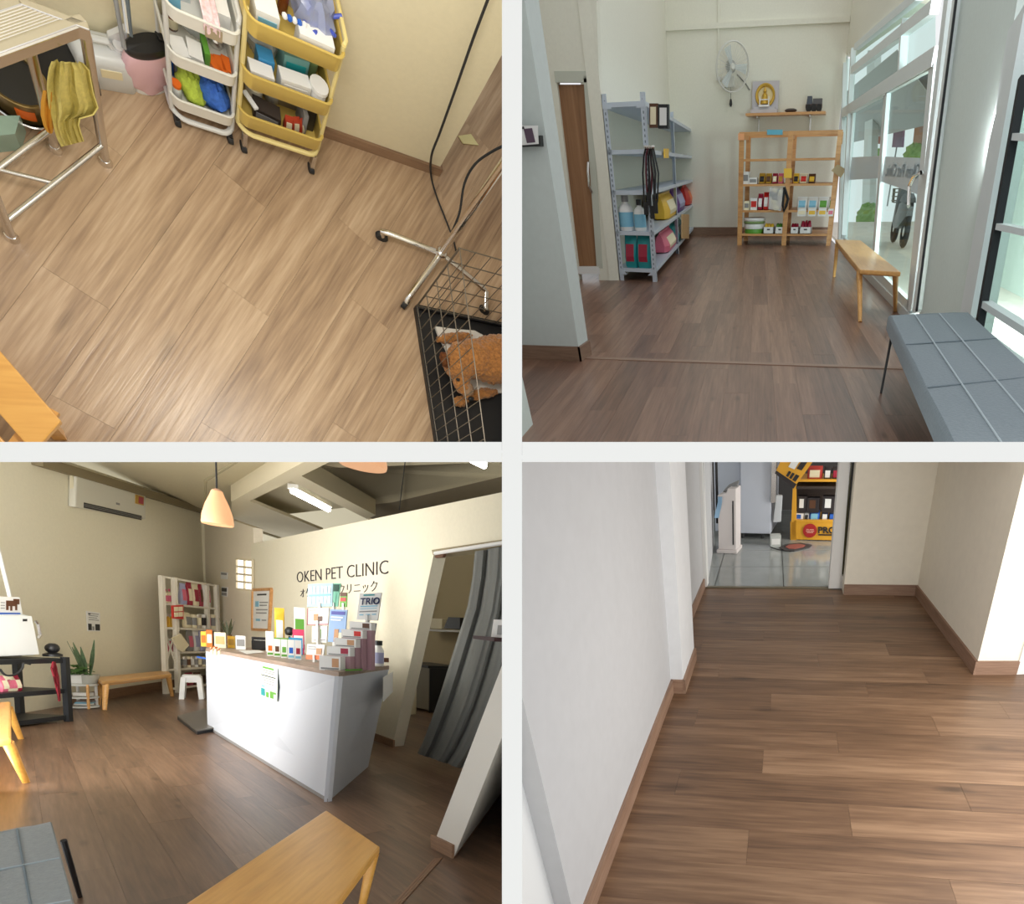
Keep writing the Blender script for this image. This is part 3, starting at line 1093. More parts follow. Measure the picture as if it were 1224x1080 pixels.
for k, (x0, x1, m1) in enumerate(((535, 575, CREAM), (585, 622, YELLOW), (634, 672, YELLOW), (680, 706, PINK))):
    base, w, h = on_shelf(WP2, x0, x1, ZP[1], z6, 826, .05, .0)
    base -= V((0, .035, .1))
    carton(R2, ('cream price card under the first blue pouch', 'yellow price card under the second blue pouch', 'yellow price card under the first green pouch', 'pink price card at the right upright')[k], base, w, .12, .012, 0, PAPER, m1, name='price_card', cat='card', group='price cards on the pine shelf')
for k, (x0, x1, yt, m1) in enumerate(((372, 423, 922, YELLOW), (427, 474, 922, GREEN), (500, 540, 922, MAGENTA), (543, 600, 922, MAGENTA))):
    base, w, h = on_shelf(WP2, x0, x1, ZP[0], z6, yt, .4, .02)
    tb = thing(R2, 'storage_bin', ('white storage bin of yellow toys on the lowest pine shelf', 'white storage bin of green toys on the lowest pine shelf', 'white storage bin of red toys beside the middle upright', 'white storage bin heaped with dark red toys')[k], 'bin', base, 0, 'storage bins on the pine shelf')
    w *= .96
    for bx in ((-w / 2, -w / 2 + .012, -.2, .2), (w / 2 - .012, w / 2, -.2, .2), (-w / 2, w / 2, -.2, -.188), (-w / 2, w / 2, .188, .2)):
        MB().box(*bx, 0, h).build('side_panel', WHITE, tb)
    MB().box(-w / 2, w / 2, -.2, .2, 0, .01).build('bottom_panel', WHITE, tb)
    MB().box(-w * .14, w * .14, -.203, -.2, h * .55, h * .75).build('grip_slot', BLACK, tb)
    for j in range(3):
        MB().ball(base + V(((j - 1) * w * .28, -.02 + .05 * (j % 2), h * .95)), w * .2, .12, .07 + (.04 if k == 3 else 0), 10, 6, .12)
        solo(R2, MB().ball(base + V(((j - 1) * w * .28, -.02 + .05 * (j % 2), h * .98)), w * .2, .12, .06 + (.05 if k == 3 else 0), 10, 6, .12), 'soft_toy', m1,
             ('yellow', 'green', 'red', 'dark red')[k] + ' soft toy in the white bin, ' + ('left', 'middle', 'right')[j], 'toy', group='toys in the bins', smooth=True)
base, w, h = on_shelf(WP2, 275, 376, ZP[0], z6, 880, .45, .02)
tb = thing(R2, 'pet_bed', 'white and green oval pet bed at the left of the lowest pine shelf', 'pet bed', base)
for k, (m1, z0, z1, e) in enumerate(((GREEN, 0, h * .3, .9), (WHITE, h * .3, h * .62, .97), (mat('moss', s(126, 150, 96), .7), h * .62, h * .8, 1.0), (WHITE, h * .8, h, 1.02))):
    MB().loft([[V((w / 2 * e * q * math.cos(a), .22 * e * q * math.sin(a), z)) for a in [i * math.pi / 10 for i in range(20)]] for z, q in ((z0, .95), ((z0 + z1) / 2, 1), (z1, .95))]).build('padded_ring', m1, tb, smooth=True)
# clear bag hung at the middle, tags and the blue sign
q = [WP2.at(*z6(x, y), .05) for x, y in ((395, 838), (455, 848), (466, 745), (400, 735))]
mb = MB().slab(q, (0, -.06, 0))
tb = thing(R2, 'hanging_bag', 'clear bag of grey toys hung beside the middle pine upright', 'bag', q[0], 0)
mb.build('bag_film', film('clear_film', (.8, .8, .82), .35), tb, local=False)
for k in range(8):
    c = q[0] + (q[1] - q[0]) * random.uniform(.15, .85) + (q[3] - q[0]) * random.uniform(.1, .9) + V((0, -.03, 0))
    MB().ball(c, .07, .025, .05, 8, 6).build('toy', GREYP if k % 2 else CREAM, tb, local=False, smooth=True)
pts = [WP2.at(*z6(x, y), .08) for x, y in ((470, 735), (478, 760), (488, 790), (480, 820), (468, 850), (462, 820), (466, 780), (470, 735))]
solo(R2, MB().tube(pts, .03, 6), 'collar_bundle', BLACK, 'black collar loop hung on the middle pine upright', 'collar', smooth=True)
for lab, x0, x1, y0, y1, m1, nm in (('blue sign clipped to the top of the pine shelf', 388, 462, 460, 484, mat('sign_cyan', s(96, 172, 196), .5), 'shelf_sign'),
                                    ('orange note on the left pine upright', 250, 278, 478, 510, mat('note_peach', s(238, 170, 120), .6), 'paper_note'),
                                    ('yellow cloth toy on the middle pine upright', 468, 506, 645, 690, YELLOW, 'hanging_toy')):
    mb = MB(); panel(mb, WP2, [z6(x0, y1), z6(x1, y1), z6(x1, y0), z6(x0, y0)], -.02, .012)
    solo(R2, mb, nm, m1, lab, 'sign' if 'sign' in nm else 'note' if 'note' in nm else 'toy')
mb = MB(); panel(mb, WP2, [z6(694, 655), z6(740, 690), z6(765, 650), z6(725, 625)], -.02, .03)
solo(R2, mb, 'paper_note', mat('card_beige', s(196, 178, 140), .7), 'beige card tied to the right pine upright', 'note')

# ---- wall shelf with shrine and toy truck
WBs = WB2.off(0)
a, b = WB2.at(*z6(298, 400)), WB2.at(*z6(668, 400))
t = thing(R2, 'wall_shelf', 'thin wooden wall shelf above the pine shelf', 'shelf', ((a.x + b.x) / 2, yb2 - .25, a.z))
MB().box(a.x, b.x, yb2 - .5, yb2, a.z, a.z + .04).build('board', PINE, t, local=False)
for x in (WB2.at(*z6(350, 400)).x, WB2.at(*z6(597, 400)).x):
    MB().bar((x, yb2 - .02, a.z), (x, yb2 - .02, a.z - .3), .03).build('bracket', STEEL, t, local=False)
    MB().bar((x, yb2 - .02, a.z - .02), (x, yb2 - .4, a.z - .02), .03).build('bracket', STEEL, t, local=False)
zs = a.z + .04
WBm = WB2.off(.25)
x0, x1 = WBm.at(*z6(312, 380)).x, WBm.at(*z6(436, 380)).x
ztp = WBm.at(*z6(370, 225)).z
t = thing(R2, 'house_shrine', 'pale house shrine with a golden figure on the wall shelf', 'shrine', ((x0 + x1) / 2, yb2 - .25, zs))
w = x1 - x0
SHR = mat('shrine_grey', s(196, 192, 196), .6)
SHG = mat('shrine_gold', s(206, 166, 70), .3, .6)
hh = ztp - zs
MB().box(-w / 2, w / 2, .1, .16, 0, hh).build('back_panel', SHR, t)
MB().box(-w / 2, w / 2, -.12, .1, 0, hh * .12).build('step', SHR, t)
MB().box(-w * .4, w * .4, -.08, .1, hh * .12, hh * .2).build('step', SHR, t)
MB().box(-w * .2, w * .2, -.14, .1, hh * .2, hh * .26).build('step', WHITE, t)
ring = [V((w * .33 * math.cos(a), .07, hh * .56 + hh * .32 * math.sin(a))) for a in [i * math.pi / 12 for i in range(24)]]
MB().tube(ring, .03, 6, closed=True).build('golden_halo', SHG, t, smooth=True)
MB().lathe((0, .09, hh * .56), [(w * .3, 0), (w * .3, .01)], 20, axis=(0, -1, 0)).build('halo_disc', mat('shrine_cream', s(232, 214, 160), .5), t)
MB().lathe((0, .0, hh * .3), [(w * .16, 0), (w * .14, hh * .1), (w * .09, hh * .2), (w * .1, hh * .27), (w * .05, hh * .32), (w * .065, hh * .38), (w * .03, hh * .46), (.005, hh * .52)], 14).build('figure', SHG, t, smooth=True)
for sx in (-1, 1):
    MB().bar((sx * w * .17, -.08, hh * .26), (sx * w * .17, -.08, hh * .52), .02).build('rail_post', WHITE, t)
MB().bar((-w * .17, -.08, hh * .42), (w * .17, -.08, hh * .42), .015).build('rail', WHITE, t)
# toy truck
x0, x1 = WBm.at(*z6(570, 380)).x, WBm.at(*z6(648, 380)).x
t = thing(R2, 'toy_truck', 'dark toy truck at the right end of the wall shelf', 'toy truck', ((x0 + x1) / 2, yb2 - .25, zs))
w = x1 - x0
MB().box(-w / 2, w / 2, -.1, .1, .06, .12).build('chassis', mat('truck_brown', s(70, 50, 44), .5), t, bevel=.01)
MB().slab([(-w * .45, -.09, .12), (-w * .1, -.09, .12), (-w * .15, -.09, .24), (-w * .42, -.09, .24)], (0, .18, 0)).build('cab', mat('truck_slate', s(74, 80, 92), .4), t)
MB().box(-w * .08, w * .48, -.1, .1, .12, .2).build('cargo_bed', mat('truck_grey', s(92, 90, 92), .5), t)
for x in (-.32, 0, .32):
    for y in (-.1, .1):
        MB().lathe((x * w, y - .02, .06), [(.058, 0), (.058, .04)], 12, axis=(0, 1, 0)).build('wheel', RUBBER, t)
x0, x1 = WBm.at(*z6(470, 385)).x, WBm.at(*z6(530, 385)).x
solo(R2, MB().ball(((x0 + x1) / 2, yb2 - .25, zs + .035), (x1 - x0) / 2, .08, .035, 12, 6), 'sun_glasses', mat('lens_brown', s(60, 46, 40), .3), 'small dark glasses case beside the toy truck', 'case', smooth=True)

# ---- wall fan
fc = WB2.at(*z6(222, 160), .45)
t = thing(R2, 'wall_fan', 'white caged wall fan with a pull cord', 'fan', WB2.at(*z6(205, 215)), 0)
ax = V((.35, -.9, -.12)).normalized()
fx = ax.orthogonal().normalized(); fy = ax.cross(fx)
FANW = mat('fan_white', s(222, 222, 214), .4)
WIRE = mat('fan_wire', s(206, 206, 200), .4)
rf = .37
for k, (rr, off) in enumerate(((rf, 0), (rf * .98, -.06), (rf * .98, .06))):
    MB().tube([fc + ax * off + (fx * math.cos(i * math.pi / 16) + fy * math.sin(i * math.pi / 16)) * rr for i in range(32)], .009, 5, closed=True).build('cage_ring', FANW, t, local=False)
mb = MB()
for i in range(28):
    a = i * math.pi / 14
    d = fx * math.cos(a) + fy * math.sin(a)
    mb.tube([fc + ax * .1 + d * .06, fc + ax * .09 + d * rf * .6, fc + ax * .05 + d * rf], .003, 4)
    mb.tube([fc - ax * .1 + d * .06, fc - ax * .09 + d * rf * .6, fc - ax * .05 + d * rf], .003, 4)
cg = mb.build('cage_wires', WIRE, t, local=False)
cg['kind'] = 'stuff'
for k in range(3):
    a = k * 2 * math.pi / 3 + .3
    d = fx * math.cos(a) + fy * math.sin(a)
    e = -fx * math.sin(a) + fy * math.cos(a)
    MB().slab([fc + d * .05 - e * .03, fc + d * .3 - e * .11 + ax * .02, fc + d * .32 + e * .04 + ax * .04, fc + d * .05 + e * .03], ax * .006).build('blade', film('blade_clear', (.7, .76, .76), .6), t, local=False)
MB().lathe(fc - ax * .02, [(.05, 0), (.06, .05), (.03, .1)], 14, axis=ax).build('hub', FANW, t, local=False, smooth=True)
MB().lathe(fc - ax * .3, [(.06, 0), (.1, .05), (.1, .2), (.06, .26)], 16, axis=ax).build('motor_housing', mat('fan_grey', s(150, 154, 152), .4), t, local=False, smooth=True)
wm = WB2.at(*z6(205, 250))
MB().box(wm.x - .14, wm.x + .14, yb2 - .12, yb2, wm.z - .03, wm.z + .14).build('wall_mount', FANW, t, local=False, bevel=.02)
MB().tube([wm + V((0, -.1, .1)), wm + V((.03, -.25, .18)), fc - ax * .28], .035, 8).build('neck', FANW, t, local=False, smooth=True)
pc = [WB2.at(*z6(214, y), .2) for y in (258, 290, 328)]
MB().tube(pc, .006, 5).build('pull_cord', BLACK, t, local=False)
MB().lathe(WB2.at(*z6(214, 350), .2), [(.02, 0), (.035, .04), (.025, .1), (.005, .13)], 10).build('cord_grip', BLACK, t, local=False, smooth=True)
MB().tube([WB2.at(*z6(x, y), .03) for x, y in ((245, 195), (285, 240), (305, 270))], .012, 5).build('power_cord', mat('cord_grey', s(120, 120, 116), .6), t, local=False)
mb = MB().tube([WB2.at(*z6(155, y), .02) for y in (-180, 0, 200)], .022, 6)
struct(R2, mb, 'trim_7', WALL2, 'slim conduit running down the back wall to the fan')
mb = MB(); panel(mb, WB2, [z6(146, 205), z6(167, 205), z6(167, 225), z6(146, 225)], -.04)
solo(R2, mb, 'wall_socket', FANW, 'small white wall socket beside the fan', 'socket')

# ---- wooden bench and grey upholstered bench
leg_bench(R2, 'light wooden bench beside the glass door', ((998.5, 286), (1028, 322), (1077, 325), (1029, 287)), .45,
          ((997, 331), (1028, 385), (1070, 372), (1025, 331)), .04, OAK, rad=.03)


def soft_bench(room, label, quad, z, thick, legs, m, seams):
    q = [room.f(x, y, z) for x, y in quad]
    c = sum(q, V((0, 0, 0))) / 4
    c.z = 0
    e = q[1] - q[0]
    t = thing(room, 'upholstered_bench', label, 'bench', c, math.atan2(e.y, e.x))
    n = 14
    rows = []
    mb = MB()
    rings = []
    cc = V((c.x, c.y, z))
    for k, (dz, sc) in enumerate(((-thick, .96), (-thick * .9, .995), (-thick * .25, 1.0), (-thick * .06, .985), (0, .955))):
        ring = []
        for i in range(4):
            a, b = q[i], q[(i + 1) % 4]
            for j in range(6):
                p = a + (b - a) * (j / 6)
                ring.append(cc + (p - cc) * sc + V((0, 0, dz)) + V((0, 0, random.uniform(-.004, .004) if k > 2 else 0)))
        rings.append(ring)
    mb.loft(rings)
    cu = mb.build('cushion', m, t, local=False, smooth=True)
    for u in seams:
        a, b = q[0] + (q[3] - q[0]) * u, q[1] + (q[2] - q[1]) * u
        MB().tube([a + (cc - a) * .06 + V((0, 0, .002)), b + (cc - b) * .06 + V((0, 0, .002))], .005, 6).build('seam', mat('seam_light', s(176, 188, 194), .8), cu, local=False)
    for u in (.33, .66):
        a, b = q[0] + (q[1] - q[0]) * u, q[3] + (q[2] - q[3]) * u
        MB().tube([a + (cc - a) * .05 + V((0, 0, .002)), b + (cc - b) * .05 + V((0, 0, .002))], .004, 6).build('seam', mat('seam_dark', s(112, 125, 132), .8), cu, local=False)
    for px_ in legs:
        (bx, by), (tx, ty) = px_
        foot = room.f(bx, by)
        top = room.f(tx, ty, z - thick)
        MB().tube([foot, top], [.009, .012], 8).build('leg', BLACK, t, local=False)
    return t


soft_bench(R2, 'grey upholstered bench with black legs under the window', ((1062, 375), (1152, 560), (1330, 530), (1157, 371)), .47, .11,
           (((1053, 470), (1067, 396)), ((1146, 585), (1152, 530)), ((1140, 400), (1148, 385))), GREYF, (.3, .62))

# ---- glass front: frames, panes, column and window
ALUF = ALU


def bars(lst, name, mtl, label, W, wid, dep, off=0.0, parent=None):
    mb = MB()
    for p, q in lst:
        mb.bar(W.at(*p, off), W.at(*q, off), wid, dep, up=W.n)
    return struct(W.r, mb, name, mtl, label, parent=parent, loc=None if parent else W.at(*lst[0][0]))


wg = MB()
panel(wg, WR2, [(1008.5, 60), (1010, -40), (1150, -60), (1092, 0), (1024, 55), (1009, 68)], .25)
struct(R2, wg, 'wall_right', WALL2, 'pale beam above the glass front')
wc = MB()
panel(wc, WR2, [(1152, -30), (1221, -30), (1154, 376), (1147, 420), (1096, 378), (1102, 370)], .25, .0)
struct(R2, wc, 'wall_column', WALL2G, 'pale green column between glass door and window')
gf = bars([((1010.5, 66), (1004.5, 290))], 'window_1', ALUF, 'white aluminium frame of the glass front', WR2, .1, .1)
for p, q, w in (((1020, 60), (1008.5, 283), .1), ((1020, 84), (1118, 8), .1), ((1009, 135), (1121, 67), .14), ((1024, 56), (1100, -6), .08), ((1082, 26), (1077.5, 92), .09),
                ((1138, -10), (1092, 372), .17), ((1148, -10), (1097.5, 372), .12), ((1010, 300), (1092, 384), .12)):
    bars([(p, q)], 'frame_bar', ALUF, None, WR2, w, .1, .0, parent=gf)
bars([((1143.5, -5), (1095.5, 372))], 'seal', SEAM, None, WR2, .03, .02, .06, parent=gf)
for quad in ([(1024, 58), (1092, 2), (1118, 8), (1020, 84)], [(1020, 88), (1081, 40), (1077, 92), (1018, 127)], [(1083, 36), (1117, 10), (1117, 66), (1079, 90)], [(1009, 70), (1018, 70), (1009, 282), (1005, 285)]):
    mb = MB(); panel(mb, WR2, quad, .012, -.04)
    struct(R2, mb, 'pane', GLASS, parent=gf)
d1 = None
for k, (tl, tr, br, bl) in enumerate((((1021, 130), (1060, 108), (1044, 325), (1010, 290)), ((1062, 106), (1117, 74), (1089, 372), (1045, 326)))):
    W = WR2.off(-.05 if k == 0 else 0.0)
    dd = MB()
    for p, q, w in ((tl, tr, .1), (tr, br, .12 if k == 0 else .2), (bl, br, .16), (tl, bl, .12)):
        dd.bar(W.at(*p), W.at(*q), w, .06, up=W.n)
    dd = struct(R2, dd, 'door_2', ALUF, 'sliding glass door leaf, ' + ('far one' if k == 0 else 'near one with the bent handle'), loc=W.at(*bl))
    mb = MB(); panel(mb, W, [tl, tr, br, bl], .01, -.01)
    struct(R2, mb, 'pane', GLASS, parent=dd)
    fr = [(1018, 188), (1054, 186), (1050.5, 213), (1015, 215)] if k == 0 else [(1058, 187), (1105, 189), (1099, 233), (1053.5, 217)]
    mb = MB(); panel(mb, W, fr, .003, .004)
    struct(R2, mb, 'frosted_band', film('frosted_band', s(214, 230, 238), .88), parent=dd)
    if k:
        o = W.at(1100, 206, .012)
        xd = (W.at(1059, 203, .012) - o)
        tm = text_mesh('Oken Pet Clinic', .19, R2, W.at(1059, 207, .009), -W.u if W.u.y > 0 else W.u, (0, 0, 1), mat('band_letter', s(150, 168, 176), .6), 'lettering', mirror=False)
        # the letters face the street, so from inside they read backwards
        ux = [W.u_of(p) for p in tm.v]
        lo, hi = min(ux), max(ux)
        ua, ubb = W.u_of(W.at(1060, 205)), W.u_of(W.at(1099, 210))
        zz = [p.z for p in tm.v]
        z0 = W.at(1080, 212).z
        nv = []
        for p in tm.v:
            f = (W.u_of(p) - lo) / (hi - lo)
            nv.append(W.uv(ua + (ubb - ua) * f, z0 + (p.z - min(zz)) * .9, .012))
        tm.v = nv
        tm.build('band_lettering', mat('band_letter', s(150, 168, 176), .6), dd, local=False)
        MB().tube([W.at(1086, 246, .05), W.at(1086, 243, .12), W.at(1087, 222, .13), W.at(1092, 211, .13), W.at(1101, 206, .12), W.at(1102, 206, .04)], .02, 8).build('door_handle', CHROME, dd, local=False, smooth=True)
wf = bars([((1224, 92), (1170, 394))], 'window_2', SEAM, 'right shop window with black seal and white bars', WR2, .05, .06, .02)
for p, q, w in (((1222, 20), (1158, 384), .28), ((1213, 163), (1260, 166), .035), ((1194, 270), (1260, 284), .035), ((1177, 362), (1260, 414), .04), ((1160, 396), (1260, 480), .12)):
    bars([(p, q)], 'frame_bar', ALUF, None, WR2, w, .08, .0, parent=wf)
mb = MB(); panel(mb, WR2, [(1222, 60), (1290, 40), (1290, 500), (1168, 400)], .01, -.05)
struct(R2, mb, 'pane', GLASS, parent=wf)

# ---- the street outside the glass
nR = -WR2.n


def out(x, y, dist, z=None):
    """a point seen through the glass, dist metres outside it"""
    return WR2.off(-dist).at(x, y)


gnd = MB().slab([WR2.uv(-9, -.08, -.25), WR2.uv(16, -.08, -.25), WR2.uv(16, -.08, -9), WR2.uv(-9, -.08, -9)], (0, 0, -.05))
struct(R2, gnd, 'pavement', mat('pavement', s(206, 198, 186), .8, var=.06, scale=4), 'pale pavement outside the glass front')
W3 = WR2.off(-3.2)
t = thing(R2, 'street_awning', 'corrugated white awning outside above the glass door', 'awning', W3.at(1060, 100), 0)
ua0, ua1 = sorted((W3.u_of(W3.at(1016, 60)), W3.u_of(W3.at(1150, 60))))
for k in range(26):
    u0 = W3.u_of(W3.at(1016, 60)) + (W3.u_of(W3.at(1150, 60)) - W3.u_of(W3.at(1016, 60))) * k / 26
    u1 = W3.u_of(W3.at(1016, 60)) + (W3.u_of(W3.at(1150, 60)) - W3.u_of(W3.at(1016, 60))) * (k + .6) / 26
    mb = MB().slab([W3.uv(u0, 2.15, 0), W3.uv(u1, 2.15, 0), W3.uv(u1, 3.3, 1.6), W3.uv(u0, 3.3, 1.6)], (0, 0, .02))
    mb.build('roof_rib', mat('awning_white', s(222, 222, 216), .6), t, local=False)
MB().slab([W3.uv(ua0, 2.1, .02), W3.uv(ua1, 2.1, .02), W3.uv(ua1, 3.32, 1.62), W3.uv(ua0, 3.32, 1.62)], (0, 0, -.02)).build('roof_sheet', mat('awning_grey', s(150, 150, 146), .7), t, local=False)
mb = MB(); panel(mb, W3, [(1014, 160), (1122, 104), (1122, 78), (1014, 142)], .2)
mb.build('front_beam', mat('beam_dark', s(74, 72, 72), .7), t, local=False)
for lab, nm, m1, quad in (('purple street sign seen through the glass door', 'street_sign', mat('sign_purple', s(116, 84, 108), .6), [(1066, 176), (1078, 176), (1080, 148), (1069, 148)]),
                          ('brown and orange street sign seen through the glass door', 'street_sign', mat('sign_rust', s(168, 116, 84), .6), [(1091, 172), (1108, 172), (1112, 133), (1095, 134)]),
                          ('red shop sign seen through the far door leaf', 'street_sign', mat('sign_brick', s(150, 96, 84), .6), [(1036, 172), (1050, 172), (1052, 150), (1039, 152)])):
    W4 = WR2.off(-4.0)
    q = [W4.at(*p) for p in quad]
    c = (q[0] + q[1]) / 2
    ts = thing(R2, nm, lab, 'sign', V((c.x, c.y, -.08)))
    MB().slab(q, -W4.n * .08).build('board', m1, ts, local=False)
    MB().bar(V((c.x, c.y, -.08)), c, .06).build('post', GREYP, ts, local=False)
LEAF = mat('leaf_green', s(120, 150, 84), .6, var=.25, scale=30)
for k, (x, y, rr, d) in enumerate(((1037, 258, .42, 2.2), (1092, 184, .35, 3.8), (1048, 186, .3, 3.9))):
    c = WR2.off(-d).at(x, y)
    solo(R2, MB().ball(c, rr, rr, rr * .8, 16, 10, .16), 'street_shrub', LEAF, ('round green shrub outside the far door leaf', 'green shrub below the rust sign outside', 'small green shrub below the red sign outside')[k], 'shrub')
# scooter parked outside
c = WR2.off(-1.5).at(1078, 262)
c.z = -.08
t = thing(R2, 'scooter', 'dark scooter with wire basket parked outside the glass door', 'scooter', c, yaw2)
SCO = mat('scooter_grey', s(92, 92, 92), .35)
for x in (-.62, .62):
    MB().tube([V((x + .24 * math.cos(a), 0, .3 + .24 * math.sin(a))) for a in [i * math.pi / 10 for i in range(20)]], .055, 8, closed=True).build('wheel', RUBBER, t, smooth=True)
    MB().lathe((x, -.04, .3), [(.1, 0), (.1, .08)], 12, axis=(0, 1, 0)).build('hub', STEEL, t)
MB().loft([[V((x, y * w, z)) for y, z in ((-.14, z0), (.14, z0), (.12, z1), (-.12, z1))] for x, z0, z1, w in ((-.75, .55, .7, .5), (-.4, .35, .78, 1), (.0, .3, .72, 1), (.3, .32, .5, .9), (.45, .4, .95, .9), (.55, .6, 1.05, .5))]).build('body', SCO, t, smooth=True)
MB().loft([[V((x, y * w, z)) for y, z in ((-.13, .76), (.13, .76), (.1, zt_), (-.1, zt_))] for x, zt_, w in ((-.7, .84, .8), (-.3, .9, 1), (.1, .84, .8))]).build('saddle', BLACK, t, smooth=True)
MB().tube([(.5, -.3, 1.12), (.48, -.1, 1.06), (.48, .1, 1.06), (.5, .3, 1.12)], .02, 8).build('handlebar', DARK, t, smooth=True)
MB().tube([(.62, 0, .3), (.5, 0, 1.05)], .04, 8).build('fork', SCO, t, smooth=True)
bk = MB()
for k in range(7):
    x = .55 + k * .05
    bk.tube([(x, -.16, .95), (x, -.14, .72), (x, .14, .72), (x, .16, .95)], .006, 4)
for z in (.75, .82, .89, .95):
    bk.tube([(.55, -.16, z), (.85, -.16, z), (.85, .16, z), (.55, .16, z)], .006, 4, closed=True)
bk.build('basket', mat('basket_wire', s(120, 112, 96), .5), t)
Wp = WR2.off(-2.6)
mb = MB(); panel(mb, Wp, [(1028, 300), (1037, 300), (1046, 60), (1037, 60)], .25)
struct(R2, mb, 'trim_8', mat('post_pale', s(198, 200, 196), .7), 'pale street post outside the far door leaf')
Wn_ = WR2.off(-2.0)
mb = MB(); panel(mb, Wn_, [(1172, 470), (1255, 500), (1255, -100), (1200, -100)], .2)
struct(R2, mb, 'wall_outside', mat('wall_outside', s(206, 216, 208), .8), 'pale outer wall seen through the right window')


# ================================================================== room 1: treatment room
def zat(room, base, y):
    """height above floor point base that is seen at pixel row y"""
    lo, hi = 0.0, room.h * .9
    for _ in range(40):
        m = (lo + hi) / 2
        if room.px(base + V((0, 0, m)))[1] > y:
            lo = m
        else:
            hi = m
    return lo


def z1(x, y):
    return x / 4.08, y / 4.08


def z3(x, y):
    return 380 + x / 2.841, 160 + y / 2.842


# ---- steel grooming table
zt = .80
K, A, B = R1.f(104.5, 26, zt), R1.f(-40, 79, zt), R1.f(18, -7, zt)
D4 = A + B - K
ux, uy = (A - K).normalized(), (B - K).normalized()
leg1, leg2 = R1.f(126, 194), R1.f(14, 284)
t = thing(R1, 'grooming_table', 'stainless steel grooming table with slatted top', 'table', (leg1 + leg2) / 2, math.atan2(ux.y, ux.x))
cc = (K + D4) / 2
ins = lambda p, k: p + (cc - p) * k
bw = .026
up = V((0, 0, 1))
for a, b in ((K, A), (A, D4), (D4, B), (B, K)):
    n = (cc - (a + b) / 2)
    n = (n - (b - a).normalized() * n.dot((b - a).normalized())).normalized()
    MB().slab([a, b, b + n * bw, a + n * bw], (0, 0, -.07)).build('top_frame', STEEL, t, local=False, bevel=.004)
nsl = 16
for k in range(nsl):
    f = (k + .5) / nsl
    a, b = K + (B - K) * f, A + (D4 - A) * f
    d = (b - a).normalized()
    MB().tube([a + d * bw * .9 + V((0, 0, -.008)), b - d * bw * .9 + V((0, 0, -.008))], .0075, 6).build('slat', CHROME, t, local=False, smooth=True)
MB().slab([ins(p, .03) + V((0, 0, -.06)) for p in (K, A, D4, B)], (0, 0, -.006)).build('drain_tray', mat('steel_dark', s(70, 66, 60), .4, .8), t, local=False)
legs = [leg1, leg2, leg2 + (B - K) * .92, leg1 + (B - K) * .92]
sh = ins(K, .05) - leg1
sh.z = 0
for p in legs:
    lg = MB().tube([p + up * .02, p + sh + up * (zt - .06)], .017, 12).build('leg', STEEL, t, local=False, smooth=True)
    MB().lathe(p, [(.026, 0), (.026, .012), (.018, .03)], 14).build('foot', CHROME, lg, local=False, smooth=True)
zr = .135
MB().tube([legs[0] + up * zr, legs[1] + up * zr], .011, 10).build('lower_rail', STEEL, t, local=False, smooth=True)
MB().tube([legs[3] + up * zr, legs[2] + up * zr], .011, 10).build('lower_rail', STEEL, t, local=False, smooth=True)
m0, m1 = (legs[0] + legs[1]) / 2 + up * zr, (legs[3] + legs[2]) / 2 + up * zr
MB().tube([m0, m1], .009, 10).build('lower_rail', STEEL, t, local=False, smooth=True)

# ---- under the table
bp = R1.f(26, 122)
t = thing(R1, 'steel_bowl', 'shallow steel bowl on the floor under the grooming table', 'bowl', bp)
MB().lathe((0, 0, 0), [(.085, 0), (.105, .02), (.118, .055), (.124, .06), (.118, .062), (.1, .03), (.08, .012)], 24).build('basin', STEEL, t, smooth=True)
t = thing(R1, 'stock_pot', 'brass-coloured pot standing in the steel bowl', 'pot', bp + up * .02)
BRASS = mat('pot_brass', s(150, 126, 78), .3, .7)
MB().lathe((0, 0, 0), [(.09, 0), (.098, .02), (.1, .15), (.108, .155), (.104, .158), (.094, .15), (.088, .02)], 24).build('pot_body', BRASS, t, smooth=True)
MB().lathe((0, 0, .13), [(.093, 0), (.093, .004)], 24).build('dark_contents', BLACK, t)
MB().tube([V((.1, 0, .12)), V((.135, 0, .12)), V((.14, 0, .09)), V((.1, 0, .07))], .008, 8).build('handle', mat('handle_red', s(176, 52, 40), .5), t, smooth=True)
MB().loft([[V((.1005 * math.cos(a), .1005 * math.sin(a), z)) for a in [(-1.9 + i * .1) for i in range(7)]] for z in (.05, .11)], closed=False, caps=False).build('sticker', ORANGE, t, solid=.001)
q = [R1.f(x, y, .12) for x, y in ((-22, 138), (24, 138), (18, 160), (-30, 165))]
solo(R1, MB().slab(q, (0, 0, -.119)), 'storage_tub', film('tub_teal', s(150, 176, 160), .75), 'pale teal plastic tub under the grooming table', 'tub')
# yellow cloth draped from the table edge
Wt = R1.wall(leg1 - ux * .5, leg1 + ux * .5).off(.035)
outl = [((258, 305), (405, 312)), ((245, 340), (432, 345)), ((238, 385), (440, 395)), ((235, 430), (452, 455)), ((238, 475), (470, 508)), ((242, 520), (474, 522)), ((250, 560), (452, 556)), ((258, 600), (385, 575)), ((266, 640), (380, 610)), ((280, 680), (392, 650)), ((298, 716), (406, 690))]
rows = []
for (a, b) in outl:
    row = []
    for k in range(17):
        f = k / 16
        x = a[0] + (b[0] - a[0]) * f
        y = a[1] + (b[1] - a[1]) * f
        row.append(R1.f(*z1(x, y), .66 - .44 * (y - 305) / 410 + .022 * math.sin(f * 15 + y * .008) + .014 * math.sin(f * 31 + 1)))
    rows.append(row)
CLOTHY = mat('chamois_yellow', s(200, 186, 106), .7, bump=.2, scale=50, var=.12)
solo(R1, MB().grid(rows), 'chamois_cloth', CLOTHY, 'crumpled yellow cloth draped over the table side', 'cloth', smooth=True, solid=.004)
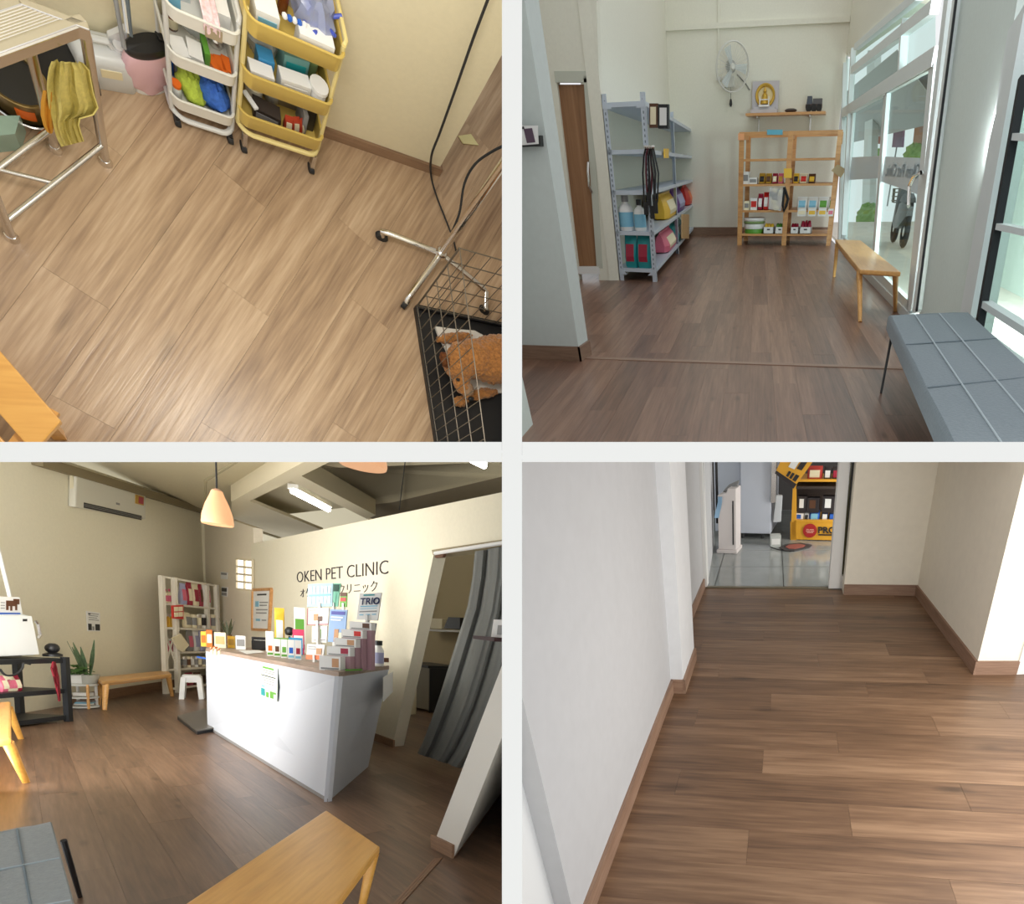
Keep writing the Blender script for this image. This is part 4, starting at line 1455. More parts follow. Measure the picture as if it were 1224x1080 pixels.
rows = [[R1.f(*z1(x0 + (x1 - x0) * k / 6, y), .48 - .2 * (y - 440) / 200 + .01 * math.sin(k * 2)) for k in range(7)] for x0, x1, y in ((215, 262, 440), (203, 265, 500), (202, 262, 560), (215, 258, 610), (232, 254, 640))]
solo(R1, MB().grid(rows), 'orange_cloth', mat('cloth_orange', s(206, 146, 44), .7, bump=.2, scale=40), 'orange cloth hanging behind the yellow one', 'cloth', smooth=True, solid=.004)
q = R1.f(72, 86)
solo(R1, MB().cbox(q, .2, .16, .1, .3), 'dark_box', mat('box_black', s(24, 22, 22), .6), 'black box on the floor behind the grooming table', 'box')

# ---- jerrycan, board, sticks, bin
jb = R1.f(125, 90)
t = thing(R1, 'jerrycan', 'translucent white jerrycan beside the grooming table', 'jerrycan', jb, .15)
JER = mat('jerry_white', s(206, 208, 206), .35)
w, d, hh = .2, .12, .2
rings = [[V((w / 2 * a * cx, d / 2 * a * cy, z * hh)) for cx, cy in ((-1, -.7), (-.8, -1), (.8, -1), (1, -.7), (1, .7), (.8, 1), (-.8, 1), (-1, .7))] for z, a in ((0, .94), (.05, 1), (.8, 1), (.95, .88), (1, .7))]
MB().loft(rings).build('can_body', JER, t, smooth=True)
MB().tube([V((-.05, 0, hh)), V((-.045, 0, hh + .035)), V((.03, 0, hh + .035)), V((.045, 0, hh - .005))], .014, 8).build('handle', JER, t, smooth=True)
MB().lathe((.07, 0, hh * .96), [(.02, 0), (.02, .03)], 12).build('cap', WHITE, t)
MB().box(-.03, .045, -d / 2 - .003, -d / 2, .1, .15).build('paper_label', mat('label_cream', s(226, 214, 176), .6), t)
W1 = R1.wall(wl1, wc1)
mb = MB(); panel(mb, W1, [z1(515, 330), z1(607, 330), z1(612, 110), z1(520, 150)], -.02, .02)
solo(R1, mb, 'white_board', WHITE, 'white board leaning on the wall behind the jerrycan', 'board')
for k, (p, q, m_) in enumerate((((560, -20), (606, 235), GREYP), ((618, -20), (637, 175), mat('stick_dark', s(84, 92, 96), .4)), ((600, -20), (622, 160), STEEL))):
    a, b = W1.at(*z1(*p), .06), W1.at(*z1(*q), .14)
    b.z = max(b.z, .05)
    solo(R1, MB().tube([b, a + (a - b) * .3], .008, 8), 'mop_stick', m_, ('grey mop stick leaning behind the bin', 'dark mop stick leaning behind the bin', 'thin steel stick leaning behind the bin')[k], 'stick', group='sticks behind the bin', smooth=True)


def oval(room, P, rx, ry, n=36):
    """plan offsets around P that are seen as an ellipse of rx by ry pixels"""
    e = 1e-3
    o = room.px(P)
    px_, py_ = room.px(P + V((e, 0, 0))), room.px(P + V((0, e, 0)))
    J = Matrix((((px_[0] - o[0]) / e, (py_[0] - o[0]) / e), ((px_[1] - o[1]) / e, (py_[1] - o[1]) / e))).inverted()
    return [J @ V((rx * math.cos(i * 2 * math.pi / n), ry * math.sin(i * 2 * math.pi / n))) for i in range(n)]


lidc = R1.f(177, 56, .27)
ov = oval(R1, lidc, 28, 14)
bb = V((lidc.x, lidc.y, 0))
t = thing(R1, 'pedal_bin', 'oval white bin with black lid and pink liner bag', 'bin', bb)
orb = lambda k, z, wob=0.0, dz=0.0: [V((o[0] * k * (1 + wob * math.sin(i * 1.4 + z * 40)), o[1] * k * (1 + wob * math.sin(i * 1.4 + z * 40)), z + dz * math.sin(i * .55))) for i, o in enumerate(ov)]
MB().loft([orb(.82, 0), orb(.86, .02), orb(.95, .24), orb(.9, .24)]).build('bucket', WHITE, t, smooth=True)
MB().loft([orb(.97, .255), orb(1.1, .24, .02), orb(1.2, .18, .04), orb(1.16, .1, .05), orb(1.06, .06, .05), orb(1.0, .035, .06, .02)], caps=False).build('liner_bag', film('liner_pink', s(232, 190, 196), .85), t, smooth=True, solid=.001)
MB().loft([orb(.98, .255), orb(1.03, .265), orb(1.03, .285), orb(.9, .296), orb(.1, .3)]).build('lid', BLACK, t, smooth=True)
tb_ = V((ov[32][0], ov[32][1], 0)) * .85
MB().cbox(tb_ + V((0, 0, .29)), .05, .04, .02, .3).build('lid_tab', BLACK, t, bevel=.004)


# ---- trolleys
def rrect(w, d, r, z, n=4):
    p = []
    for cx, cy, a0 in ((w / 2 - r, -d / 2 + r, -90), (w / 2 - r, d / 2 - r, 0), (-w / 2 + r, d / 2 - r, 90), (-w / 2 + r, -d / 2 + r, 180)):
        for k in range(n + 1):
            a = math.radians(a0 + 90 * k / n)
            p.append(V((cx + r * math.cos(a), cy + r * math.sin(a), z)))
    return p


def trolley(label, fl, fr, fl_rows, depth, m_body, m_frame, wheel_chrome, tray_h):
    a, b = R1.f(*fl), R1.f(*fr)
    u = (b - a).normalized()
    w = (b - a).length * 1.06
    n = V((-u.y, u.x, 0))
    c = (a + b) / 2 + n * depth / 2
    yaw = math.atan2(u.y, u.x)
    t = thing(R1, 'utility_trolley', label, 'trolley', c, yaw, 'three-tier trolleys')
    zs = [zat(R1, a, y) for y in fl_rows]      # rim heights: low, mid, top, base frame
    r = .035
    for z in zs[:3]:
        tr = MB().loft([rrect(w * .93, depth * .92, r, z - tray_h), rrect(w, depth, r, z - tray_h * .9), rrect(w * 1.02, depth * 1.02, r, z), rrect(w * .985, depth * .98, r, z), rrect(w * .96, depth * .95, r, z - tray_h * .9), rrect(w * .9, depth * .88, r * .9, z - tray_h * .92)]).build('tray', m_body, t, smooth=True)
        MB().tube(rrect(w * 1.02, depth * 1.02, r, z), .0055, 6, closed=True).build('rim', m_body, tr, smooth=True)
    zb = zs[3]
    MB().tube(rrect(w * .98, depth * 1.02, .05, zb), .012, 8, closed=True).build('base_frame', m_frame, t, smooth=True)
    for sx in (-1, 1):
        for sy in (-1, 1):
            x, y = sx * w * .5, sy * depth * .36
            MB().tube([V((x, y, zb)), V((x, y, zs[2] + (.03 if sx > 0 else .0)))], .009, 8).build('post', m_frame, t, smooth=True)
            cx, cy = sx * w * .44, sy * depth * .48
            cs = MB().lathe((cx - .011, cy, .026), [(.024, 0), (.026, .004), (.026, .018), (.024, .022)], 14, axis=(1, 0, 0)).build('caster', RUBBER, t, smooth=True)
            MB().bar(V((cx, cy, .03)), V((cx, cy, zb)), .028, .018).build('fork', STEEL if wheel_chrome else BLACK, cs)
    MB().tube([V((w * .5, -depth * .36, zs[2] + .03)), V((w * .53, -depth * .3, zs[2] + .04)), V((w * .53, depth * .3, zs[2] + .04)), V((w * .5, depth * .36, zs[2] + .03))], .009, 8).build('handle', m_frame, t, smooth=True)
    M = frame(c, yaw)
    return t, M, w, depth, [z - tray_h * .9 for z in zs[:3]], zs, yaw


CARTW = mat('cart_white', s(226, 224, 214), .4)
CARTY = mat('cart_mustard', s(206, 178, 92), .4)
CARTYF = mat('cart_cream', s(226, 208, 140), .4)
ca = R1.f(285, 38, .76); cb = R1.f(305, 18, .76)
_, MW, wW, dW, zW, zrW, yaW = trolley('white three-tier trolley of clinic supplies', (210, 148), (277, 170), (117, 63, 7, 139), .215, CARTW, mat('frame_white', s(214, 214, 210), .35), False, .085)
_, MY, wY, dY, zY, zrY, yaY = trolley('mustard yellow three-tier trolley of clinic supplies', (288, 179), (374, 206), (136, 87, 23, 157), .24, CARTY, CARTYF, True, .11)


def inT(M, w, d, zf, u, v):
    return M @ V((u * w, v * d, zf))


def lump(label, p, rx, ry, rz, m, name, cat, jit=.15, group=None):
    return solo(R1, MB().ball(p + V((0, 0, rz * .9)), rx, ry, rz, 18, 10, jit), name, m, label, cat, smooth=True, group=group)


AMBER = mat('amber_glass', s(112, 56, 20), .15)
CLEARP = film('clear_plastic', (.82, .86, .86), .4)
CLOTHB = mat('cloth_blue', s(56, 104, 190), .8, bump=.4, scale=60, var=.2)
CLOTHG = mat('cloth_lime', s(176, 196, 70), .8, bump=.4, scale=60, var=.2)
# white trolley, lowest tray
z = zW[0]
lump('lime green cloth in the lowest white tray', inT(MW, wW, dW, z, -.12, -.1), .05, .07, .075, CLOTHG, 'cloth_bundle', 'cloth')
lump('blue cloth heap in the lowest white tray', inT(MW, wW, dW, z, .22, -.05), .062, .08, .085, CLOTHB, 'cloth_bundle', 'cloth')
bottle(R1, 'orange-capped jar in the lowest white tray', inT(MW, wW, dW, z, -.38, -.25), .018, .1, WHITE, ORANGE, name='jar', cat='jar', neck=.8)
carton(R1, 'tall blue box in the lowest white tray', inT(MW, wW, dW, z, -.4, .2), .03, .13, .03, yaW, BLUE)
carton(R1, 'tall white box behind the orange-capped jar', inT(MW, wW, dW, z, -.22, .25), .04, .13, .03, yaW, WPAINT)
# white trolley, middle tray
z = zW[1]
bottle(R1, 'amber glass bottle in the middle white tray', inT(MW, wW, dW, z, -.32, .2), .022, .13, AMBER, BROWN, m3=CREAM)
carton(R1, 'flat white pack in the middle white tray', inT(MW, wW, dW, z, -.32, -.25), .06, .05, .07, yaW + .2, WPAINT, SKY)
carton(R1, 'second flat white pack in the middle white tray', inT(MW, wW, dW, z, -.08, -.22), .05, .06, .07, yaW - .1, WPAINT)
carton(R1, 'green box in the middle white tray', inT(MW, wW, dW, z, .1, -.1), .02, .075, .07, yaW, GREEN)
for k in range(3):
    carton(R1, ('orange packet in the middle white tray, left', 'orange packet in the middle white tray, centre', 'orange packet in the middle white tray, right')[k], inT(MW, wW, dW, z, .2 + .1 * k, -.25 + .04 * k), .03, .03, .06, yaW + .5 - .3 * k, ORANGE, CREAM, name='packet', cat='packet', group='orange packets in the white trolley')
lump('clear plastic bag in the middle white tray', inT(MW, wW, dW, z, .05, .25), .05, .035, .05, CLEARP, 'plastic_bag', 'bag')
bottle(R1, 'grey steel canister in the middle white tray', inT(MW, wW, dW, z, .32, .22), .028, .07, STEEL, GREYP, name='canister', cat='canister', neck=.8)
# white trolley, top tray
z = zW[2]
for k, (u, v, w_, d_, h_, m_, lab) in enumerate(((-.38, -.2, .05, .05, .1, SKY, 'pale blue carton in the top white tray'), (-.38, .2, .05, .05, .11, WPAINT, 'white carton at the back left of the top white tray'), (-.2, .1, .04, .08, .1, mat('pale_grey', s(206, 210, 212), .5), 'pale grey carton in the top white tray'), (.05, .25, .08, .05, .1, WPAINT, 'white carton at the back of the top white tray'), (.28, -.05, .06, .1, .085, WPAINT, 'white open box in the top white tray'), (.3, .3, .05, .04, .1, SKY, 'pale blue carton at the back right of the top white tray'))):
    carton(R1, lab, inT(MW, wW, dW, z, u, v), w_, h_, d_, yaW + .1 * (k % 3 - 1), m_, GREYP if k % 2 else None, group='cartons in the top white tray')
zr = zrW[2]
rows = []
for v, dz in ((.1, .012), (-.1, .025), (-.35, .02), (-.5, .01), (-.53, -.015), (-.535, -.04)):
    rows.append([MW @ V((wW * (-.02 + .028 * k), dW * v + .003 * math.sin(k * 2), zr + dz + .004 * math.sin(k * 1.7) - (.012 * math.sin(k * .9) if v < -.53 else 0))) for k in range(9)])
PINKC = mat('cloth_pink_dots', s(236, 206, 208), .8, var=.25, scale=55)
solo(R1, MB().grid(rows), 'printed_cloth', PINKC, 'pink and white cloth hanging over the top white tray', 'cloth', smooth=True, solid=.003)
a = MW @ V((-.0 * wW, -dW * .517, zr - .075)); b = MW @ V((.24 * wW, -dW * .517, zr - .075))
solo(R1, MB().slab([a, b, b + up * .06, a + up * .06], MW.to_3x3() @ V((0, -.003, 0))), 'front_card', mat('card_taupe', s(168, 152, 124), .6), 'taupe card stuck on the front of the top white tray', 'card')
# yellow trolley, lowest tray
z = zY[0]
bottle(R1, 'clear round jar in the lowest yellow tray', inT(MY, wY, dY, z, -.25, .1), .035, .13, film('jar_glass', (.75, .72, .62), .7), CREAM, name='jar', cat='jar', neck=.9)
bottle(R1, 'second clear jar in the lowest yellow tray', inT(MY, wY, dY, z, -.02, .2), .032, .13, film('jar_glass', (.75, .72, .62), .7), CREAM, name='jar', cat='jar', neck=.9)
carton(R1, 'grey box at the back of the lowest yellow tray', inT(MY, wY, dY, z, .18, .25), .08, .15, .05, yaY, mat('box_taupe', s(146, 134, 110), .6))
carton(R1, 'dark tool case in the lowest yellow tray', inT(MY, wY, dY, z, -.15, -.2), .11, .085, .06, yaY - .15, mat('case_dark', s(58, 50, 46), .5), GREYP)
solo(R1, MB().bar(inT(MY, wY, dY, z + .105, -.4, -.1), inT(MY, wY, dY, z + .105, -.3, -.35), .02, .012), 'paper_tube', PAPER, 'white paper tube in the lowest yellow tray', 'tube')
for k in range(3):
    pouch(R1, ('red snack packet in the lowest yellow tray, left', 'red snack packet in the lowest yellow tray, centre', 'red snack packet in the lowest yellow tray, right')[k], inT(MY, wY, dY, z, .1 + .09 * k, -.28 + .03 * k), .035, .115, .03, yaY + .3 * k, mat('red_brown', s(190, 70, 44), .5), CREAM, name='snack_packet', cat='packet', group='red packets in the yellow trolley')
carton(R1, 'black device in the lowest yellow tray', inT(MY, wY, dY, z, .4, .0), .04, .16, .07, yaY, BLACK)
carton(R1, 'grey file box in the lowest yellow tray', inT(MY, wY, dY, z, .3, -.1), .02, .16, .09, yaY, GREYP)
# yellow trolley, middle tray
z = zY[1]
lump('bag of clear cups in the middle yellow tray', inT(MY, wY, dY, z, -.2, .2), .06, .05, .085, CLEARP, 'plastic_bag', 'bag')
carton(R1, 'small blue box in the middle yellow tray', inT(MY, wY, dY, z, -.22, -.12), .06, .12, .05, yaY, mat('box_azure', s(60, 140, 190), .5))
carton(R1, 'white instrument tray in the middle yellow tray', inT(MY, wY, dY, z, -.3, -.35), .09, .105, .05, yaY, WPAINT, SKY)
carton(R1, 'teal box of masks in the middle yellow tray', inT(MY, wY, dY, z, .12, .1), .1, .16, .09, yaY + .1, mat('box_teal', s(110, 156, 152), .5), TEAL)
carton(R1, 'long white carton in the middle yellow tray', inT(MY, wY, dY, z, .08, -.3), .12, .115, .05, yaY + .05, WPAINT, PAPER)
bottle(R1, 'white round pot with lid in the middle yellow tray', inT(MY, wY, dY, z, .36, -.3), .034, .13, WHITE, WHITE, name='lidded_pot', cat='pot', neck=.9)
bottle(R1, 'green bottle at the back of the middle yellow tray', inT(MY, wY, dY, z, .36, .2), .03, .17, film('bottle_green', s(130, 156, 110), .8), GREEN)
# yellow trolley, top tray
z = zY[2]
lump('clear bag of blue syringes in the top yellow tray', inT(MY, wY, dY, z, .26, .05), .075, .085, .1, film('bag_bluish', s(176, 184, 216), .6), 'plastic_bag', 'bag', .2)
for k in range(6):
    p = inT(MY, wY, dY, z + .1 + .012 * (k % 3), .1 + .06 * k, -.2 + .1 * (k % 3))
    solo(R1, MB().tube([p, p + V((.05 * math.cos(k * 1.3), .05 * math.sin(k * 1.3), .02))], .008, 8), 'syringe', mat('syringe_blue', s(70, 88, 186), .4), 'blue syringe in the top yellow tray, %s from the left' % ('first', 'second', 'third', 'fourth', 'fifth', 'sixth')[k], 'syringe', group='blue syringes in the yellow trolley', smooth=True)
bottle(R1, 'clear bottle with cap at the left of the top yellow tray', inT(MY, wY, dY, z, -.34, .15), .022, .19, film('bottle_haze', (.72, .72, .66), .75), CREAM)
bottle(R1, 'white spray bottle in the top yellow tray', inT(MY, wY, dY, z, -.18, .2), .025, .22, WHITE, WHITE)
bottle(R1, 'brown vial in the top yellow tray', inT(MY, wY, dY, z, -.05, .1), .018, .15, AMBER, CREAM)
bottle(R1, 'orange-lidded jar at the back of the top yellow tray', inT(MY, wY, dY, z, .1, .35), .034, .2, film('jar_glass', (.75, .72, .62), .7), ORANGE, name='jar', cat='jar', neck=.9)
carton(R1, 'white box at the front left of the top yellow tray', inT(MY, wY, dY, z, -.3, -.25), .08, .125, .07, yaY, WPAINT, SKY)
carton(R1, 'white paper pack at the front right of the top yellow tray', inT(MY, wY, dY, z, .2, -.35), .13, .12, .05, yaY, WPAINT)
for k in range(5):
    p = inT(MY, wY, dY, z + .115, -.12 + .05 * k, -.3)
    solo(R1, MB().lathe(p, [(.009, 0), (.011, .012), (.006, .02)], 8), 'vial_cap', BLUE if k % 2 else WHITE, ('blue' if k % 2 else 'white') + ' vial cap in the top yellow tray, %s from the left' % ('first', 'second', 'third', 'fourth', 'fifth')[k], 'cap', group='vial caps in the yellow trolley', smooth=True)

# ---- rolling stand
hub = R1.f(527, 303, .1)
ends = [R1.f(458, 276, .09), R1.f(488, 356, .09), R1.f(582, 348, .09)]
cst = [R1.f(455, 285), R1.f(483, 365), R1.f(577, 372)]
t = thing(R1, 'rolling_stand', 'chrome rolling stand on three casters beside the crate', 'stand', V((hub.x, hub.y, 0)))
for e, c in zip(ends, cst):
    MB().tube([hub, hub + (e - hub) * .92, V((e.x, e.y, e.z - .012)), V((c.x, c.y, .05))], .017, 10).build('foot_tube', CHROME, t, local=False, smooth=True)
    ax = V((e.y - hub.y, hub.x - e.x, 0)).normalized()
    cs = MB().lathe(V((c.x, c.y, .028)) - ax * .014, [(.03, 0), (.034, .005), (.034, .022), (.03, .028)], 16, axis=ax).build('caster', RUBBER, t, local=False, smooth=True)
    MB().lathe(V((c.x, c.y, .04)), [(.016, 0), (.014, .025)], 10).build('caster_cap', STEEL, cs, local=False, smooth=True)
MB().tube([hub - up * .02, hub + up * 1.5], .019, 12).build('pole', CHROME, t, local=False, smooth=True)
MB().lathe(hub - up * .03, [(.032, 0), (.034, .02), (.034, .05), (.026, .06)], 14).build('hub_collar', CHROME, t, local=False, smooth=True)

# ---- cables
pts = [W1.at(586, -8, .04), W1.at(566, 45, .04), W1.at(545, 105, .05), W1.at(526, 158, .06), W1.at(516, 185, .08), R1.f(515, 208, .03), R1.f(521, 232, .012), R1.f(531, 258, .012), R1.f(541, 284, .02), R1.f(545, 300, .02)]


def smooth_path(p, k=5):
    out = []
    for i in range(len(p) - 1):
        a, b, c, d = p[max(i - 1, 0)], p[i], p[i + 1], p[min(i + 2, len(p) - 1)]
        for j in range(k):
            q = j / k
            out.append(.5 * ((2 * b) + (c - a) * q + (2 * a - 5 * b + 4 * c - d) * q * q + (3 * b - a - 3 * c + d) * q ** 3))
    return out + [p[-1]]


solo(R1, MB().tube(smooth_path(pts), .006, 6), 'power_cable', RUBBER, 'black cable running down the wall to the rolling stand', 'cable', smooth=True)
pts = [R1.f(612, 170, .5), R1.f(590, 180, .45), R1.f(568, 196, .4), R1.f(555, 220, .3), R1.f(549, 255, .2), R1.f(538, 282, .12), R1.f(532, 296, .1)]
solo(R1, MB().tube(smooth_path(pts), .007, 6), 'power_cable', RUBBER, 'black cable looping from the pole of the rolling stand', 'cable', smooth=True)
q = [R1.f(*z3(x, y), .006) for x, y in ((476, 6), (520, 0), (546, 38), (492, 32))]
solo(R1, MB().slab(q, (0, 0, -.004)), 'paper_tag', mat('tag_pale', s(226, 216, 160), .6), 'pale paper tag on the floor beyond the wall corner', 'tag')

# ---- wire crate with the dog
c0, c1, c3 = R1.f(496, 369), R1.f(520.5, 530), R1.f(602, 391)
e1, e3 = (c1 - c0), (c3 - c0)
c1 = c0 + e1 * 1.25
c3 = c0 + e3 * 1.6
hc = .86
t = thing(R1, 'dog_crate', 'black wire dog crate with a plastic floor tray', 'crate', (c1 + c3) / 2)
WIREB = mat('crate_wire', s(104, 96, 84), .4, .5)
TRAYB = mat('tray_black', s(20, 20, 22), .5)
MB().slab([c0, c1, c1 + c3 - c0, c3], (0, 0, .012)).build('floor_tray', TRAYB, t, local=False)
for a, b in ((c0, c1), (c0, c3)):
    MB().bar(a + up * .025, b + up * .025, .02, .05).build('tray_rim', TRAYB, t, local=False)


def wires(a, b, nv, nh, nm):
    mb = MB()
    for k in range(nv + 1):
        p = a + (b - a) * (k / nv)
        mb.tube([p + up * .03, p + up * hc], .0024, 5)
    for k in range(nh + 1):
        z = .05 + (hc - .05) * k / nh
        mb.tube([a + up * z, b + up * z], .0032, 5)
    o = mb.build(nm, WIREB, t, local=False)
    o['kind'] = 'stuff'


wires(c0, c1, 15, 4, 'wire_side')
wires(c0, c3, 11, 5, 'wire_end')
for p in (c0,):
    MB().tube([p + up * .02, p + up * hc], .005, 8).build('corner_rod', WIREB, t, local=False)
q = [R1.f(x, y, .02) for x, y in ((519, 391), (540, 394), (566, 396), (585, 406), (612, 424), (612, 470), (560, 470), (523, 402))]
solo(R1, MB().slab(q, (0, 0, .02)), 'bedding_pad', mat('bedding', s(216, 212, 204), .9, bump=.3, scale=30), 'white bedding pad on the crate floor behind the dog', 'pad')


def blob_mesh(parts, voxel, noise=.0, nscale=20.0, seed=0):
    """one continuous skin over overlapping ellipsoids"""
    mb = MB()
    for c, r, M in parts:
        k = MB().ball((0, 0, 0), r[0], r[1], r[2], 16, 10)
        k.xf(Matrix.Translation(V(c)) @ (M or Matrix.Identity(4)))
        n = len(mb.v)
        mb.v += k.v
        mb.fc += [[i + n for i in f] for f in k.fc]
    me = bpy.data.meshes.new('tmp')
    me.from_pydata([tuple(p) for p in mb.v], [], mb.fc)
    ob = bpy.data.objects.new('tmp', me)
    COL.objects.link(ob)
    md = ob.modifiers.new('r', 'REMESH')
    md.mode = 'VOXEL'
    md.voxel_size = voxel
    sm = ob.modifiers.new('s', 'SMOOTH')
    sm.iterations = 6
    dg = bpy.context.evaluated_depsgraph_get()
    ev = bpy.data.meshes.new_from_object(ob.evaluated_get(dg))
    bpy.data.objects.remove(ob)
    from mathutils import noise as nz
    out = MB()
    ev.update()
    nm = [v.normal.copy() for v in ev.vertices]
    for v, n in zip(ev.vertices, nm):
        d = 0
        if noise:
            d = noise * (nz.noise(v.co * nscale) + .6 * nz.noise(v.co * nscale * 2.3 + V((3, 1, 2))))
        out.v.append(v.co + n * d)
    out.fc = [list(p.vertices) for p in ev.polygons]
    bpy.data.meshes.remove(ev)
    return out


FUR = mat('dog_fur', s(170, 114, 58), .9, bump=.9, scale=70, var=.35, sheen=.3)
FURD = mat('dog_fur_dark', s(110, 62, 26), .9, bump=.9, scale=70, var=.3)
hp = R1.f(548, 436, .16)                   # head
bo = R1.f(592, 430, .14)
ex_ = (bo - hp); ex_.z = 0
L_ = frame(V((hp.x, hp.y, .015)), math.atan2(ex_.y, ex_.x))
dog = bpy.data.objects.new('dog', None)
COL.objects.link(dog)
dog.matrix_world = R1.M @ L_
FRAME[dog] = (R1, L_)
tag(dog, 'curly ginger dog lying in the wire crate', 'dog')
body = [((.30, .0, .13), (.24, .15, .13), None), ((.52, .03, .13), (.16, .16, .13), None), ((.13, .02, .14), (.13, .12, .12), None), ((.0, .0, .15), (.1, .1, .095), None),
        ((-.02, -.10, .12), (.058, .075, .05), None), ((.0, -.16, .105), (.04, .045, .035), None), ((.12, -.17, .035), (.15, .035, .032), None), ((-.04, -.19, .03), (.06, .035, .028), None),
        ((.1, .18, .035), (.14, .035, .032), None), ((.45, -.15, .05), (.12, .06, .05), None), ((.62, .14, .05), (.14, .03, .03), None), ((.02, .06, .2), (.06, .06, .05), None)]
blob_mesh(body, .013, .011, 45).build('body', FUR, dog, smooth=True)
for sx in (-1, 1):
    M = Matrix.Rotation(.5 * sx, 4, 'Y')
    blob_mesh([((sx * .085 + .0, .03, .17), (.03, .05, .075), M)], .01, .008, 60).build('ear', FURD, dog, smooth=True)
    MB().ball((sx * .042 - .01, -.085, .165), .013, .011, .013).build('eye', BLACK, dog, smooth=True)
MB().ball((-.0, -.2, .122), .022, .014, .016).build('nose', BLACK, dog, smooth=True)
blob_mesh([((-.0, -.135, .128), (.045, .055, .035), None)], .01, .005, 60).build('muzzle', mat('dog_muzzle', s(150, 122, 96), .9, bump=.6, scale=70), dog, smooth=True)

# ---- wooden stool at the lower left
q = [R1.f(x, y, .42) for x, y in ((-55, 356), (73, 503), (40, 541), (-88, 394))]
c = sum(q, V((0, 0, 0))) / 4
c.z = 0
t = thing(R1, 'wooden_stool', 'golden wooden stool with slatted seat at the lower left', 'stool', c)
g = (q[3] - q[0])
for k in range(2):
    qq = [p + g * (1.45 * k) for p in q]
    MB().slab(qq, (0, 0, -.045)).build('seat_board', OAK2, t, local=False, bevel=.006)
e_ = (q[1] - q[0])
for a in (.12, .86):
    p = q[0] + e_ * a
    MB().bar(p + V((0, 0, -.06)), p + g * 2.45 + V((0, 0, -.06)), .06, .04).build('cross_rail', OAK2, t, local=False)
    for k in (.3, 2.1):
        pp = p + g * k
        MB().bar(V((pp.x, pp.y, 0)), pp + V((0, 0, -.04)), .045).build('leg', OAK2, t, local=False)


# ================================================================== room 3: reception hall
def zA(x, y):
    return x / 4.154, 540 + y / 4.154


def zB(x, y):
    return x / 4.154, 690 + y / 4.154


def zC(x, y):
    return 180 + x / 4.08, 660 + y / 4.08


def zD(x, y):
    return 230 + x / 3.204, 540 + y / 3.204


def zE(x, y):
    return 440 + x / 3.6, 640 + y / 3.6


def rise(room, base, y):
    """height above base at which pixel row y is met"""
    lo, hi = 0.0, 4.0
    for _ in range(40):
        m = (lo + hi) / 2
        if room.px(base + V((0, 0, m)))[1] > y:
            lo = m
        else:
            hi = m
    return lo


def stand(room, x0, x1, yb, yt, z):
    """base, width, height and facing of something standing at height z"""
    b = room.f((x0 + x1) / 2, yb, z)
    a, c = room.f(x0, yb, z), room.f(x1, yb, z)
    d = c - a
    e = V((b.x - room.eye.x, b.y - room.eye.y, 0)).normalized()
    n = V((e.y, -e.x, 0))
    if n.dot(d) < 0:
        n = -n
    return b, abs(d.dot(n)), rise(room, b, yt), math.atan2(n.y, n.x)


# ---- ceiling beams and far ceiling bay
CE2 = mat('ceiling_bay', s(226, 216, 188), .85)
CE3 = mat('ceiling_shaded', s(128, 116, 92), .9, var=.04)  # same ceiling lying in shade; the shade is put into this darker colour
zb = 2.52 * h3
mb = MB().slab([R3.f(*zD(x, y), zb) for x, y in ((148, 190), (216, 190), (392, 104), (530, 36), (430, 36), (290, 112))], (0, 0, .32))
struct(R3, mb, 'ceiling_beam', CE2, 'light beam crossing the reception ceiling')
mb = MB().slab([R3.f(*zD(x, y), zb) for x, y in ((374, 110), (414, 90), (702, 242), (668, 256))], (0, 0, .5))
struct(R3, mb, 'ceiling_beam', CE2, 'short beam between the lit bay and the shade-toned ceiling')
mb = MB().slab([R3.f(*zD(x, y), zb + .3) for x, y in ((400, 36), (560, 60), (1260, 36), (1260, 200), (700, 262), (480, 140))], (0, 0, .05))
struct(R3, mb, 'ceiling_shaded', CE3, 'ceiling above the sign wall, its shade painted in grey-brown')
mb = MB().slab([R3.f(*zD(x, y), zb + .02) for x, y in ((150, 190), (216, 186), (500, 300), (356, 342), (150, 272))], (0, 0, .06))
struct(R3, mb, 'ceiling_edge', CE2, 'plaster edge where back wall meets the ceiling')
mb = MB().tube([R3.f(*zD(x, y), zb) for x, y in ((145, 268), (250, 302), (356, 336))], .03, 6)
struct(R3, mb, 'trim_9', mat('conduit_olive', s(150, 140, 110), .7), 'thin conduit below the plaster edge')
Wfar = WS3.off(-4.5)
mb = MB()
panel(mb, Wfar, [(225, 530), (625, 530), (625, 720), (225, 720)], .1)
struct(R3, mb, 'wall_far', CE2, 'cream far wall above the sign wall')
# tube light
a, b = R3.f(*zD(385, 150), zb - .02), R3.f(*zD(520, 220), zb - .02)
t = thing(R3, 'tube_light', 'glowing ceiling tube light in the lit bay', 'light', (a + b) / 2)
MB().bar(a + up * .08, b + up * .08, .16, .08).build('housing', WPAINT, t, local=False)
MB().tube([a, b], .05, 8).build('tube', mat('tube_glow', (1, 1, .95), .4, emit=(1, .97, .88), estr=14.0), t, local=False)
a, b = R3.f(*zD(1085, 36), zb + .2), R3.f(*zD(1118, 52), zb + .2)
t = thing(R3, 'tube_light', 'end of a second tube light at the top right', 'light', (a + b) / 2)
MB().bar(a + up * .06, b + up * .06, .12, .06).build('housing', WPAINT, t, local=False)
MB().tube([a + (a - b) * .5, b], .05, 8).build('tube', mat('tube_glow', (1, 1, .95)), t, local=False)
mb = MB().tube([R3.f(*zD(815, 36), zb + .25), R3.f(*zD(792, 222), zb + .25)], .008, 5)
solo(R3, mb, 'ceiling_cable', RUBBER, 'thin black cable across the shade-toned ceiling', 'cable')
mb = MB()
